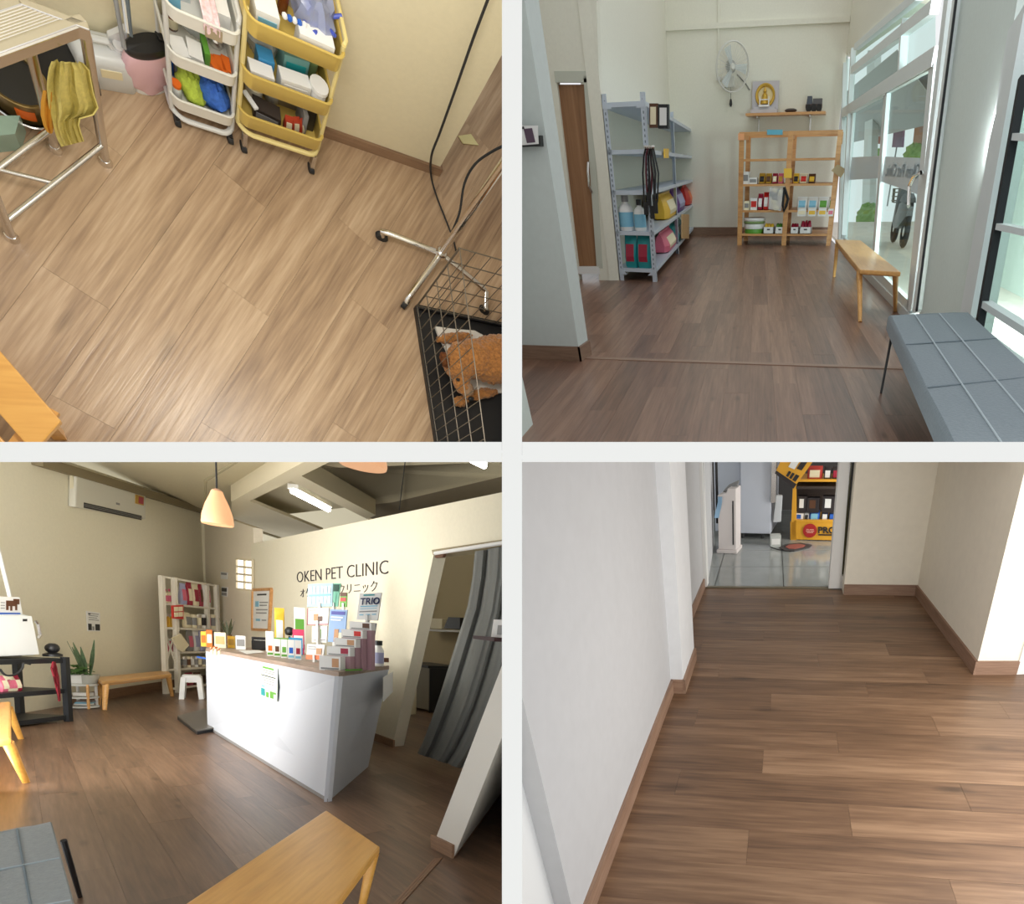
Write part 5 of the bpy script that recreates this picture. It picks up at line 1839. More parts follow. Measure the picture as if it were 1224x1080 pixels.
mb.bar(WL3.at(44, 550, .06), WL3.at(246, 611, .06), .14, .12, up=WL3.n)
struct(R3, mb, 'trim_10', mat('cornice', s(134, 122, 94), .8), 'dark cornice above the air conditioner')
mb = MB().bar(WL3.at(243.5, 612, .03), WL3.at(247, 700, .03), .16, .06, up=WL3.n)
struct(R3, mb, 'trim_11', mat('pipe_cover', s(220, 212, 184), .6), 'pale pipe cover in the corner above the white shelf')
mb = MB().tube([R3.f(*zD(x, y), zb - .02) for x, y in ((45, 240), (50, 110), (170, 36))], .022, 5)
struct(R3, mb, 'trim_12', mat('conduit_olive', s(150, 140, 110)), 'conduit running up the corner to the beam')


# ---- pendant lamps
def pendant(label, x, ytop, ybot, halfpx, t_, cord_to):
    c = R3.at_depth(x, ybot, t_)
    w = halfpx / FPX * t_
    hgt = rise(R3, c, ytop)
    t = thing(R3, 'pendant_lamp', label, 'lamp', c, 0, 'pendant lamps')
    MB().lathe((0, 0, 0), [(w * .96, 0), (w, hgt * .06), (w * .94, hgt * .3), (w * .72, hgt * .62), (w * .45, hgt * .88), (w * .36, hgt), (w * .33, hgt * .99), (w * .42, hgt * .87), (w * .68, hgt * .6), (w * .9, hgt * .28), (w * .93, hgt * .03)], 28).build('lamp_shade', mat('shade_peach', s(240, 176, 130), .5, emit=(1, .55, .28), estr=.42), t, smooth=True)
    MB().ball((0, 0, hgt * .25), w * .35, w * .35, w * .42).build('bulb', mat('bulb_glow', (1, .95, .8), .5, emit=(1, .82, .55), estr=7), t, smooth=True)
    MB().lathe((0, 0, hgt * .98), [(w * .36, 0), (w * .3, hgt * .06), (w * .08, hgt * .1)], 16).build('cap', mat('cap_peach', s(206, 160, 128), .5), t, smooth=True)
    e = R3.at_depth(*cord_to, t_)
    MB().tube([c + V((0, 0, hgt * 1.05)), V((c.x, c.y, e.z))], .008, 5).build('cord', BLACK, t, local=False)
    return t


pendant('peach bell-shaped pendant lamp left of the sign wall', 260.3, 587, 627, 14.8, 5.6, (260, 545))
pendant('second peach pendant lamp cut off at the top', 434, 500, 557.5, 25, 3.4, (434, 470))

# ---- air conditioner and things on the left wall
q = [WL3.at(x, y, .09) for x, y in ((91.5, 566), (174.5, 591), (174.5, 621), (90, 606))]
t = thing(R3, 'air_conditioner', 'white split air conditioner high on the cream wall', 'air conditioner', (q[2] + q[3]) / 2, math.atan2(WL3.u.y, WL3.u.x))
MB().slab(q, -WL3.n * .09).build('case', mat('ac_white', s(214, 212, 200), .4), t, local=False, bevel=.03)
f = lambda u, v: q[0] + (q[1] - q[0]) * u + (q[3] - q[0]) * v
MB().slab([f(.1, .8), f(.93, .8), f(.93, .96), f(.1, .96)], WL3.n * .008).build('air_outlet', BLACK, t, local=False)
for k in range(2):
    MB().slab([f(.1, .845 + .05 * k), f(.93, .845 + .05 * k), f(.93, .86 + .05 * k), f(.1, .86 + .05 * k)], WL3.n * .02).build('louvre', GREYP, t, local=False)
MB().slab([f(.82, .1), f(.96, .1), f(.96, .42), f(.82, .42)], WL3.n * .006).build('energy_sticker', GOLD, t, local=False)
MB().slab([f(.87, .14), f(.95, .14), f(.95, .38), f(.87, .38)], WL3.n * .009).build('energy_sticker', MAGENTA, t, local=False)
MB().slab([f(.53, .55), f(.58, .55), f(.58, .62), f(.53, .62)], WL3.n * .005).build('maker_badge', GREYP, t, local=False)
mb = MB().bar(WL3.at(86, 560, .04), WL3.at(87.5, 606, .04), .05, .04, up=WL3.n)
struct(R3, mb, 'trim_13', mat('pipe_cover', s(220, 212, 184)), 'pipe cover beside the air conditioner')


def sheet(room, W, quad, label, marks, name='notice', cat='notice', m=PAPER, off=.012, seed=1, frame_m=None):
    """paper on a wall with printed lines and blocks"""
    q = [W.at(x, y, off) for x, y in quad]
    t = thing(room, name, label, cat, (q[2] + q[3]) / 2)
    MB().slab(q, -W.n * .008).build('sheet', m, t, local=False)
    f = lambda u, v: q[0] + (q[1] - q[0]) * u + (q[3] - q[0]) * v + ((q[2] - q[3]) - (q[1] - q[0])) * u * v
    for (u0, v0, u1, v1, mm) in marks:
        MB().slab([f(u0, v0), f(u1, v0), f(u1, v1), f(u0, v1)], W.n * .004).build('print', mm, t, local=False)
    if frame_m:
        for a, b in ((0, 1), (1, 2), (2, 3), (3, 0)):
            MB().bar(q[a], q[b], .05, .05, up=W.n).build('frame_bar', frame_m, t, local=False)
    return t


LINES = lambda n, v0, v1, mm=GREYP: [(.12, v0 + (v1 - v0) * k / n, .88 - .2 * ((k * 7) % 3) / 3, v0 + (v1 - v0) * (k + .35) / n, mm) for k in range(n)]
sheet(R3, WL3, ((103.5, 730), (119.5, 732), (120, 754.5), (105, 754)), 'printed notice with dark pictures on the cream wall', LINES(4, .08, .5) + [(.05, .62, .3, .95, INK), (.36, .75, .5, .95, GREYP), (.6, .62, .95, .95, INK), (.1, .1, .25, .16, INK)])

# ---- black rack with white cabinet
ra, rb = R3.f(14, 871), R3.f(82, 862)
ru = (rb - ra).normalized()
ra = rb - ru * 3.2
rn = V((-ru.y, ru.x, 0))
if rn.dot(R3.eye - ra) > 0:
    rn = -rn
dr_ = .55
zr_ = rise(R3, rb, 785)
t = thing(R3, 'black_rack', 'black metal rack with three shelves by the left wall', 'rack', (ra + rb) / 2 + rn * dr_ / 2, math.atan2(ru.y, ru.x))
for p in (ra, rb, rb + rn * dr_, ra + rn * dr_):
    MB().bar(p, p + up * zr_, .06).build('post', DARK, t, local=False)
for z in (.09, .45, zr_ - .02):
    MB().slab([ra + up * z, rb + up * z, rb + rn * dr_ + up * z, ra + rn * dr_ + up * z], (0, 0, -.06)).build('shelf', DARK, t, local=False)
Wr = R3.wall(ra, rb)
pts = [Wr.at(*zB(x, y), .04) for x, y in ((0, 455), (30, 485), (80, 480), (110, 450), (118, 425), (150, 430))]
solo(R3, MB().tube(smooth_path(pts), .012, 5), 'dangling_cable', RUBBER, 'black cable hanging below the top of the black rack', 'cable', smooth=True)
rows = [[Wr.at(*zB(x0 + (x1 - x0) * k / 5, y), .05 + .02 * math.sin(k * 2 + y)) for k in range(6)] for x0, x1, y in ((258, 275, 418), (250, 285, 450), (262, 290, 490), (272, 296, 530), (280, 300, 570), (288, 302, 612))]
solo(R3, MB().grid(rows), 'red_cloth', mat('cloth_red', s(150, 32, 48), .8), 'red cloth hanging on the black rack post', 'cloth', smooth=True, solid=.008)
for k, (x0, x1, yb, yt, m1, lab) in enumerate(((0, 30, 556, 505, PINK, 'pink packet on the middle black shelf'), (32, 50, 553, 520, CREAM, 'cream packet on the middle black shelf'), (52, 74, 550, 515, MAGENTA, 'dark red packet on the middle black shelf'))):
    p = Wr.off(-.15).at(*zB((x0 + x1) / 2, yb)); p.z = .45
    pouch(R3, lab, p, .14, .2, .1, math.atan2(ru.y, ru.x), m1, CREAM if k != 1 else PINK, name='snack_packet', cat='packet')
# white cabinet lying on the rack top
q = [Wr.off(-.1).at(x, y) for x, y in ((-40, 735), (38.5, 734.5), (48, 783), (-40, 787))]
t = thing(R3, 'white_cabinet', 'white plastic pet cabin on top of the black rack', 'cabinet', (q[2] + q[3]) / 2, math.atan2(ru.y, ru.x))
MB().slab(q, rn * .4).build('case', mat('cabinet_white', s(236, 240, 240), .35), t, local=False, bevel=.05)
q2 = [p + (sum(q, V((0, 0, 0))) / 4 - p) * .06 for p in q]
MB().slab([p - rn * .004 for p in q2], -rn * .008).build('front_door', mat('cabinet_door', s(240, 243, 242), .3), t, local=False)
f = lambda u, v: q[0] + (q[1] - q[0]) * u + (q[3] - q[0]) * v - rn * .014
MB().slab([f(.82, .1), f(.89, .1), f(.89, .16), f(.82, .16)], -rn * .004).build('badge', INK, t, local=False)
hk = [Wr.at(*zB(x, y), .05) for x, y in ((175, 215), (188, 230), (200, 285), (190, 300))]
MB().tube(hk, .015, 6).build('door_latch', STEEL, t, local=False)
# dog poster standing on the cabinet
Wq = Wr.off(-.2)
q = [Wq.at(*zB(x, y)) for x, y in ((-60, 92), (98, 98), (112, 184), (-60, 186))]
t = thing(R3, 'dog_poster', 'white poster of a brown dog standing on the white cabinet', 'poster', (q[2] + q[3]) / 2)
MB().slab(q, rn * .02).build('board', PAPER, t, local=False)
f = lambda u, v: q[0] + (q[1] - q[0]) * u + (q[3] - q[0]) * v - rn * .003
MB().slab([f(0, .86), f(1.0, .86), f(1.0, 1), f(0, 1)], -rn * .005).build('blue_band', BLUE, t, local=False)
DB = mat('dog_print', s(98, 58, 34), .6)
for u0, v0, u1, v1 in ((.55, .2, .9, .5), (.78, .1, .97, .4), (.55, .4, .62, .72), (.68, .42, .74, .75), (.84, .4, .9, .72)):
    MB().slab([f(u0, v0), f(u1, v0), f(u1, v1), f(u0, v1)], -rn * .004).build('dog_picture', DB, t, local=False)
for k in range(3):
    MB().slab([f(.38, .3 + .15 * k), f(.5, .3 + .15 * k), f(.5, .34 + .15 * k), f(.38, .34 + .15 * k)], -rn * .004).build('print', GREYP, t, local=False)
pts = [WL3.at(-6, 640, .1), WL3.at(12.5, 716, .25)]
solo(R3, MB().tube(pts, .02, 6), 'white_pole', WPAINT, 'white pole leaning above the dog poster', 'pole')
b = R3.f(50, 783, zr_)
b = Wr.off(-.15).at(63, 783); b.z = zr_
t = thing(R3, 'desk_camera', 'small black camera at the right end of the black rack', 'camera', b)
MB().lathe((0, 0, 0), [(.09, 0), (.09, .03), (.05, .05)], 14).build('base', BLACK, t, smooth=True)
MB().ball((0, 0, .11), .07).build('head', BLACK, t, smooth=True)

# ---- corner stand with plants
pc = R3.f(100.5, 846)
t = thing(R3, 'plant_stand', 'small white tiered stand holding plants', 'stand', pc)
rw = (R3.f(119, 846) - R3.f(82, 846)).length / 2
zs_ = [rise(R3, pc, y) for y in (843, 832, 817)]
for z in zs_:
    MB().lathe((0, 0, z - .025), [(rw, 0), (rw * 1.02, .012), (rw, .025)], 24).build('round_shelf', film('acrylic', s(224, 226, 222), .8), t, smooth=True)
for k, a in enumerate((-.6, 1.2, 2.6, 4.2)):
    MB().tube([V((rw * .95 * math.cos(a), rw * .95 * math.sin(a), 0)), V((rw * .95 * math.cos(a), rw * .95 * math.sin(a), zs_[2]))], .018, 8).build('leg', OAK if k in (0, 3) else WHITE, t, smooth=True)
for k in range(3):
    solo(R3, MB().cbox(pc + V((0, .02 * k, zs_[0] + .012 + k * .022)), rw * 1.1, rw * .7, .02, .2 * k), 'magazine', (PAPER, SKY, GREYP)[k], ('white magazine at the bottom of the plant stand', 'blue-grey magazine in the plant stand pile', 'grey magazine on top of the plant stand pile')[k], 'magazine', group='magazines on the plant stand')
solo(R3, MB().cbox(pc + V((0, 0, zs_[1] + .012)), rw * 1.2, rw * .6, .05, .1), 'paper_pile', PAPER, 'pile of white paper on the middle tier of the plant stand', 'paper')
POTG = mat('pot_grey', s(168, 168, 160), .7)
GRN = mat('leaf_dark', s(72, 108, 52), .6, var=.3, scale=20)


def leaf(mb, base, dirv, length, wid, bend=.2):
    d = V(dirv).normalized()
    sde = d.cross(V((0, 0, 1)))
    sde = sde.normalized() if sde.length > .1 else V((1, 0, 0))
    rows = []
    for k in range(6):
        f = k / 5
        w = wid * math.sin(math.pi * min(.95, .1 + f * .9))
        c = base + d * length * f + V((0, 0, -bend * length * f * f))
        rows.append([c - sde * w, c + V((0, 0, wid * .2)), c + sde * w])
    return mb.grid(rows)


for k, (x, potm, lab) in enumerate(((92, WHITE, 'bushy green plant in a white pot on the plant stand'), (105, POTG, 'tall spiky plant in a grey pot on the plant stand'))):
    pb_ = R3.f(x, 816, zs_[2])
    pr_ = .13 if k == 0 else .14
    t = thing(R3, 'potted_plant', lab, 'plant', pb_)
    ph = rise(R3, pb_, 806)
    MB().lathe((0, 0, 0), [(pr_ * .75, 0), (pr_, ph), (pr_ * .92, ph), (pr_ * .8, ph * .85)], 20).build('pot', potm, t, smooth=True)
    rnd = random.Random(k)
    if k == 0:
        for j in range(26):
            a = rnd.uniform(0, 6.3)
            mb = leaf(MB(), V((0, 0, ph)) + V((math.cos(a), math.sin(a), 0)) * rnd.uniform(0, .06) + V((0, 0, rnd.uniform(0, .12))), (math.cos(a), math.sin(a), rnd.uniform(.2, 1.4)), rnd.uniform(.12, .22), .045, .5)
            mb.build('leaf', GRN, t, solid=.002)
    else:
        for j in range(8):
            a = rnd.uniform(0, 6.3)
            mb = leaf(MB(), V((.03 * math.cos(a), .03 * math.sin(a), ph * .9)), (math.cos(a) * .22 - .12, math.sin(a) * .2, 1), rnd.uniform(.35, .62), .035, .02)
            mb.build('leaf', mat('leaf_blue_green', s(92, 116, 84), .6, var=.25, scale=12), t, solid=.003)

# ---- benches
leg_bench(R3, 'long light wooden bench against the cream wall', ((114.5, 809), (121.5, 814.5), (205, 805), (199, 800.5)), .45,
          ((117.5, 843), (125, 848.5), (206, 832), (196, 827)), .05, OAK, rad=.035)
leg_bench(R3, 'wooden bench cut off at the left edge', ((-70, 843), (13, 838), (13.5, 882), (-75, 888)), .44,
          (None, (25, 883), (31.5, 935), None), .06, OAK2, rad=.03)
leg_bench(R3, 'yellow wooden bench in front of the counter', ((390, 967.5), (200, 1094), (360, 1135), (454, 1011)), .45,
          (None, None, None, (430, 1096)), .035, OAK2, rad=.022)
soft_bench(R3, 'grey upholstered bench at the lower left of the reception', ((-70, 1006), (62, 980), (104, 1130), (-70, 1160)), .44, .07,
           (((96, 1072), (76, 1004)), ((20, 1000), (20, 996))), mat('grey_fabric_hall', s(152, 157, 157), .85, bump=.35, scale=60, var=.06), (.4, .75))

# ---- white shelf of goods in the corner
s1, s2, s3 = R3.f(198.5, 829), R3.f(213, 827.5), R3.f(262, 821)
WSf = R3.wall(s2, s3)
WSs = R3.wall(s1, s2)
zrw = [WSf.at(*zC(x, y)).z for x, y in ((180, 652), (180, 563), (180, 483), (180, 368), (180, 256))]
ztop = WSf.at(208, 690).z
dn = s1 - s2
t = thing(R3, 'white_shelf', 'white open shelf of pet goods in the corner', 'shelf', (s1 + s3) / 2, math.atan2((s3 - s2).y, (s3 - s2).x))
SHW = mat('shelf_white', s(228, 222, 208), .5)
for p in (s1, s2, s3, s3 + dn):
    MB().bar(p, p + up * ztop, .07).build('post', SHW, t, local=False)
for z in zrw + [ztop]:
    MB().slab([s2 + up * z, s3 + up * z, s3 + dn + up * z, s1 + up * z], (0, 0, -.04)).build('shelf', SHW, t, local=False)
for (za, zb_) in ((zrw[1], zrw[3]),):
    for a, b in ((s1, s2), (s2, s1)):
        MB().bar(a + up * za, b + up * zb_, .02).build('cross_brace', SHW, t, local=False)
yS = math.atan2((s3 - s2).y, (s3 - s2).x)


def goods(kind, lab, x0, x1, yt, row, m1, m2=None, W=None, d=.07, grp=None, **k):
    W = W or WSf
    base, w, hh = on_shelf(W, x0, x1, zrw[row], zC, yt, d, .04)
    if kind == 'pouch':
        return pouch(R3, lab, base, w * .95, hh, d, yS, m1, m2, name='treat_pouch', cat='pouch', group=grp)
    if kind == 'can':
        return can(R3, lab, base, w * .46, hh, m1, m2, group=grp)
    if kind == 'bottle':
        return bottle(R3, lab, base, w * .46, hh, m1, m2, group=grp, **k)
    return carton(R3, lab, base, w * .92, hh, d, yS, m1, m2, group=grp)


GP = 'pouches on the white shelf'
rowlab = {4: 'top row', 2: 'third row', 3: 'second row'}
for lab, x0, x1, yt, row, m1, m2 in (
        ('grey-pink pouch at the left of the top row of the white shelf', 142, 172, 150, 4, LILAC, PINK), ('dark red pouch in the top row of the white shelf', 174, 200, 146, 4, MAGENTA, CREAM),
        ('white pouch with red head in the top row of the white shelf', 202, 232, 150, 4, CREAM, MAGENTA), ('second dark red pouch in the top row of the white shelf', 234, 250, 148, 4, MAGENTA, BROWN),
        ('large white pouch at the right of the top row of the white shelf', 252, 290, 150, 4, WPAINT, PINK), ('pale pouch at the left of the second row of the white shelf', 160, 194, 292, 3, CREAM, GREYP),
        ('silver pouch at the left of the third row of the white shelf', 175, 205, 378, 2, GREYP, PINK), ('white pouch in the middle of the third row of the white shelf', 207, 234, 376, 2, WPAINT, LILAC),
        ('mauve pouch at the right of the third row of the white shelf', 236, 262, 380, 2, LILAC, WPAINT), ('dark pouch in the lowest row of the white shelf', 165, 205, 585, 0, MAGENTA, CREAM), ('brown pouch in the lowest row of the white shelf', 208, 245, 585, 0, BROWN, PINK)):
    goods('pouch', lab, x0, x1, yt, row, m1, m2, grp=GP)
for k in range(6):
    goods('can', 'tin can on the second row of the white shelf, %s from the left' % ('first', 'second', 'third', 'fourth', 'fifth', 'sixth')[k], 198 + k * 22, 218 + k * 22, 302, 3, (CREAM, STEEL, WPAINT, STEEL, CREAM, GREYP)[k], (GREYP, CREAM, INK, PINK, GREYP, WPAINT)[k], grp='cans on the white shelf')
for k in range(6):
    goods('can', 'small can on the fourth row of the white shelf, %s from the left' % ('first', 'second', 'third', 'fourth', 'fifth', 'sixth')[k], 155 + k * 18, 171 + k * 18, 507, 1, (STEEL, CREAM, STEEL, WPAINT, STEEL, CREAM)[k], (GREYP, BROWN, WPAINT, GREYP, CREAM, GREYP)[k], grp='cans on the white shelf')
for k in range(3):
    goods('bottle', 'pink-topped bottle at the side of the white shelf, %s' % ('left', 'middle', 'right')[k], 48 + k * 18, 64 + k * 18, 178, 4, CREAM, PINK, W=WSs, d=.1, grp='bottles at the side of the white shelf', m3=PINK)
for k in range(3):
    goods('bottle', 'yellow bottle at the side of the white shelf, %s' % ('left', 'middle', 'right')[k], 62 + k * 17, 77 + k * 17, 300, 3, YELLOW, WPAINT, W=WSs, d=.1, grp='bottles at the side of the white shelf')
for k in range(2):
    goods('bottle', 'pale pink bottle low at the side of the white shelf, %s' % ('left', 'right')[k], 68 + k * 20, 86 + k * 20, 420, 2, PINK, WPAINT, W=WSs, d=.1, grp='bottles at the side of the white shelf')
mb = MB(); Wh = WSf.off(.06)
q = [Wh.at(*zC(x, y)) for x, y in ((100, 258), (155, 256), (155, 325), (102, 322))]
t = thing(R3, 'hanging_card', 'red card of small packets hung on the white shelf post', 'card', q[3], yS)
MB().slab(q, WSf.n * .02).build('card', RED, t, local=False)
for i in range(2):
    for j in range(2):
        f = lambda u, v: q[0] + (q[1] - q[0]) * u + (q[3] - q[0]) * v + WSf.n * .022
        MB().slab([f(.12 + .4 * i, .12 + .42 * j), f(.44 + .4 * i, .12 + .42 * j), f(.44 + .4 * i, .46 + .42 * j), f(.12 + .4 * i, .46 + .42 * j)], WSf.n * .012).build('packet', CREAM, t, local=False)
mb = MB().slab([Wh.at(*zC(x, y)) for x, y in ((98, 418), (140, 396), (180, 452), (150, 484), (128, 470))], WSf.n * .03)
solo(R3, mb, 'hanging_pack', CREAM, 'cream pack hung askew on the white shelf', 'pack')

# ---- white plastic stool
sb = R3.f(230, 834.5)
t = thing(R3, 'plastic_stool', 'white plastic stool in front of the white shelf', 'stool', sb, .5)
hs = rise(R3, sb, 806)
ws = (R3.f(241, 834) - R3.f(219, 834)).length / 2
STW = mat('stool_white', s(238, 240, 240), .35)
MB().loft([rrect(ws * 2, ws * 2, .05, hs - .05), rrect(ws * 2, ws * 2, .05, hs - .01), rrect(ws * 1.9, ws * 1.9, .05, hs)]).build('seat', STW, t, smooth=True)
for a in range(4):
    an = math.pi / 4 + a * math.pi / 2
    d = V((math.cos(an), math.sin(an), 0))
    MB().bar(d * ws * 1.5, d * ws * 1.15 + up * (hs - .04), .11, .07).build('leg', STW, t)
for a in range(4):
    an = a * math.pi / 2
    d = V((math.cos(an), math.sin(an), 0))
    e = V((-d.y, d.x, 0))
    MB().bar(d * ws * .95 - e * ws * .8 + up * hs * .8, d * ws * .95 + e * ws * .8 + up * hs * .8, .03, hs * .2).build('side_web', STW, t)

# ---- floor scale
q = [R3.f(x, y, .06) for x, y in ((212, 855), (245.5, 846), (262, 868), (235.5, 872.5))]
t = thing(R3, 'floor_scale', 'dark steel platform scale beside the counter', 'scale', sum(q, V((0, 0, 0))) / 4)
MB().slab([p - up * .02 for p in q], (0, 0, -.04)).build('base', DARK, t, local=False)
MB().slab(q, (0, 0, -.02)).build('platform', mat('scale_plate', s(116, 112, 104), .35, .6), t, local=False, bevel=.004)

# ---- reception counter
zk = .735 * h3
b0, b1, b2_ = R3.f(392, 958), R3.f(248, 870), R3.f(440, 916)
t0, t1, t2_ = R3.f(405, 808, zk), R3.f(246, 777.5, zk), R3.f(465, 799, zk)
bi = b1 + (b2_ - b0)
ti = t1 + (t2_ - t0)
t = thing(R3, 'reception_counter', 'white reception counter with a grey wood worktop', 'counter', (b1 + b2_) / 2, math.atan2((b1 - b0).y, (b1 - b0).x))
CW = mat('counter_white', s(206, 211, 219), .45)
th = .03
for name_, (p, q, pt, qt) in (('front_panel', (b0, b1, t0, t1)), ('side_panel', (b0, b2_, t0, t2_)), ('side_panel', (b1, bi, t1, ti))):
    n = (q - p).cross(V((0, 0, 1))).normalized()
    if n.dot((bi + b0) / 2 - (p + q) / 2) < 0:
        n = -n
    MB().slab([p, q, qt, pt], n * th).build(name_, CW, t, local=False)
WT = wood('worktop', s(132, 112, 98), s(156, 136, 120), s(176, 156, 140), .45, 1.5, 14, .05, bump=.04, knots=0)
MB().slab([p + up * .035 for p in (t0, t1, ti, t2_)], (0, 0, -.04)).build('worktop', WT, t, local=False)
MB().slab([b0 + (b1 - b0) * .0 - up * 0, b1, b1 + up * .03, b0 + up * .03], V((0, 0, 0)) + (b0 - b2_).normalized() * .01).build('plinth', GREYP, t, local=False)
# leaflet on the counter front
WCf = R3.wall(b0, b1)


def on_front(pts, off):
    d = t0 - b0
    out_ = []
    n = (b1 - b0).cross(t0 - b0).normalized()
    if n.dot(R3.eye - b0) < 0:
        n = -n
    for x, y in pts:
        r_ = R3.d(x, y)
        k = n.dot(b0 + n * off - R3.eye) / n.dot(r_)
        p = R3.eye + r_ * k
        u = (p - b0).dot(b1 - b0) / (b1 - b0).length_squared
        out_.append(p + n * max(0.0, n.dot(t1 - b0)) * u * p.z / zk)
    return out_, n


q, n = on_front([zC(565, 545), zC(645, 566), zC(634, 727), zC(558, 700)], .006)
t = thing(R3, 'front_leaflet', 'pale green leaflet stuck on the front of the counter', 'leaflet', (q[2] + q[3]) / 2)
MB().slab(q, n * .004).build('sheet', mat('leaflet_mint', s(228, 236, 220), .6), t, local=False)
f = lambda u, v: q[0] + (q[1] - q[0]) * u + (q[3] - q[0]) * v + n * .005
for k, (u0, v0, u1, v1, mm) in enumerate([(.2, .04, .8, .1, GREEN), (.15, .14, .85, .17, GREYP), (.2, .2, .8, .23, GREYP), (.1, .3, .9, .33, INK), (.2, .37, .85, .4, GREYP), (.15, .44, .8, .47, GREYP), (.2, .52, .8, .55, GREYP), (.08, .72, .3, .95, TEAL), (.36, .8, .52, .96, GREEN), (.58, .74, .92, .95, GREEN), (.1, .62, .3, .68, SKY)]):
    MB().slab([f(u0, v0), f(u1, v0), f(u1, v1), f(u0, v1)], n * .003).build('print', mm, t, local=False)
q, n = on_front([zC(285, 509), zC(380, 528), zC(380, 536), zC(285, 517)], .006)
solo(R3, MB().slab(q, n * .004), 'blue_lettering_strip', BLUE, 'thin blue lettering strip at the top left of the counter front', 'strip')
q = [R3.f(*zC(x, y), zk - .05) for x, y in ((1133, 610), (1180, 580))]
solo(R3, MB().slab([q[0], q[1], q[1] - up * .24, q[0] - up * .24], (0, .01, 0)), 'hanging_note', PAPER, 'white paper hung at the right end of the counter', 'paper')

# ---- things on the counter
zk2 = zk + .037


def citem(kind, lab, x0, x1, yb, yt, m1, m2=None, m3=None, d=.08, yaw=None, name=None, cat=None, group=None, **k):
    a, b = zC(x0, yb), zC(x1, yt)
    base, w, hh, yw_ = stand(R3, a[0], b[0], a[1], b[1], zk2)
    yw_ = yw_ if yaw is None else yaw
    base += V((-math.sin(yw_), math.cos(yw_), 0)) * d / 2
    if kind == 'box':
        return carton(R3, lab, base, w, hh, d, yw_, m1, m2, m3=m3, name=name or 'carton', cat=cat or 'box', group=group, **k)
    if kind == 'pouch':
        return pouch(R3, lab, base, w, hh, d, yw_, m1, m2, name=name or 'treat_pouch', cat=cat or 'pouch', group=group)
    if kind == 'bottle':
        return bottle(R3, lab, base, w / 2, hh, m1, m2, m3=m3, name=name or 'bottle', cat=cat or 'bottle', group=group, **k)


def cboard(lab, quad, lift, marks, m=PAPER, name='display_board', cat='board', dist=.06):
    """a flat printed board standing upright on the counter"""
    (xa, ya) = zC(*quad[3]); (xb, yb) = zC(*quad[2])
    base = R3.f((xa + xb) / 2, max(ya, yb) + lift, zk2)
    W = R3.wall(base, base + V((1, -.12, 0)))
    q = [W.at(*zC(*p)) for p in quad]
    t = thing(R3, name, lab, cat, V((base.x, base.y, min(q[2].z, q[3].z))))
    MB().slab(q, -W.n * .015).build('board', m, t, local=False)
    f = lambda u, v: q[0] + (q[1] - q[0]) * u + (q[3] - q[0]) * v + W.n * .002
    for (u0, v0, u1, v1, mm) in marks:
        MB().slab([f(u0, v0), f(u1, v0), f(u1, v1), f(u0, v1)], W.n * .003).build('print', mm, t, local=False)
    if min(q[2].z, q[3].z) > zk2 + .02:
        c = (q[2] + q[3]) / 2 - W.n * .01
        MB().bar(V((c.x, c.y, zk2)), c + up * .05, .05, .02).build('stand_post', WPAINT, t, local=False)
    return t, W, q


# left end
citem('box', 'yellow and orange carton at the left end of the counter', 246, 272, 458, 385, YELLOW, ORANGE)
citem('box', 'orange carton beside the left end of the counter', 274, 302, 462, 378, ORANGE, CREAM)
citem('box', 'cream carton with brown print behind the orange ornament', 312, 368, 466, 390, CREAM, mat('tan_print', s(222, 176, 120), .5))
for k, (x0, x1, yb, yt) in enumerate(((288, 312, 497, 455), (306, 330, 502, 445), (324, 346, 498, 462))):
    a, b = zC(x0, yb), zC(x1, yt)
    base, w, hh, yw_ = stand(R3, a[0], b[0], a[1], b[1], zk2)
    tt = thing(R3, 'flower_ornament', 'orange and cream flower ornament on the counter corner, ' + ('left', 'middle', 'right')[k], 'ornament', base, yw_, 'flower ornaments')
    MB().lathe((0, 0, 0), [(w * .3, 0), (w * .4, hh * .3), (w * .2, hh * .55)], 12).build('base', CREAM, tt, smooth=True)
    for j in range(5):
        an = j * 1.2566
        MB().ball((w * .28 * math.cos(an), -.01, hh * .7 + w * .28 * math.sin(an)), w * .18, .02, w * .18, 10, 6).build('petal', ORANGE if (j + k) % 2 else CREAM, tt, smooth=True)
    MB().ball((0, -.03, hh * .7), w * .12).build('flower_centre', BROWN, tt, smooth=True)
a, b = zC(352, 420), zC(405, 318)
base, w, hh, yw_ = stand(R3, a[0], b[0], a[1] + 6, b[1], zk2)
tt = thing(R3, 'snake_plant', 'dark snake plant behind the yellow carton on the counter', 'plant', base)
MB().lathe((0, 0, 0), [(w * .3, 0), (w * .4, hh * .35), (w * .36, hh * .35)], 16).build('pot', BROWN, tt, smooth=True)
for j in range(9):
    an = j * .7
    mb = leaf(MB(), V((w * .15 * math.cos(an), w * .1 * math.sin(an), hh * .3)), (math.cos(an) * .3, math.sin(an) * .2, 1), hh * (.5 + .2 * (j % 3) / 2), .02, .02)
    mb.build('leaf', mat('leaf_olive', s(70, 74, 48), .6), tt, solid=.003)
citem('box', 'small yellow carton left of the white sanitizer box', 376, 412, 466, 408, YELLOW, GOLD)
citem('box', 'white box left of the black card machine', 416, 464, 474, 406, WPAINT, GREYP)
a, b = zC(466, 474), zC(546, 412)
base, w, hh, yw_ = stand(R3, a[0], b[0], a[1], b[1], zk2)
tt = thing(R3, 'receipt_printer', 'black receipt printer on the counter', 'printer', base + V((0, .12, 0)), yw_)
MB().slab([(-w / 2, -.12, 0), (w / 2, -.12, 0), (w / 2, .12, 0), (-w / 2, .12, 0)], (0, 0, hh * .75)).build('case', BLACK, tt, bevel=.01)
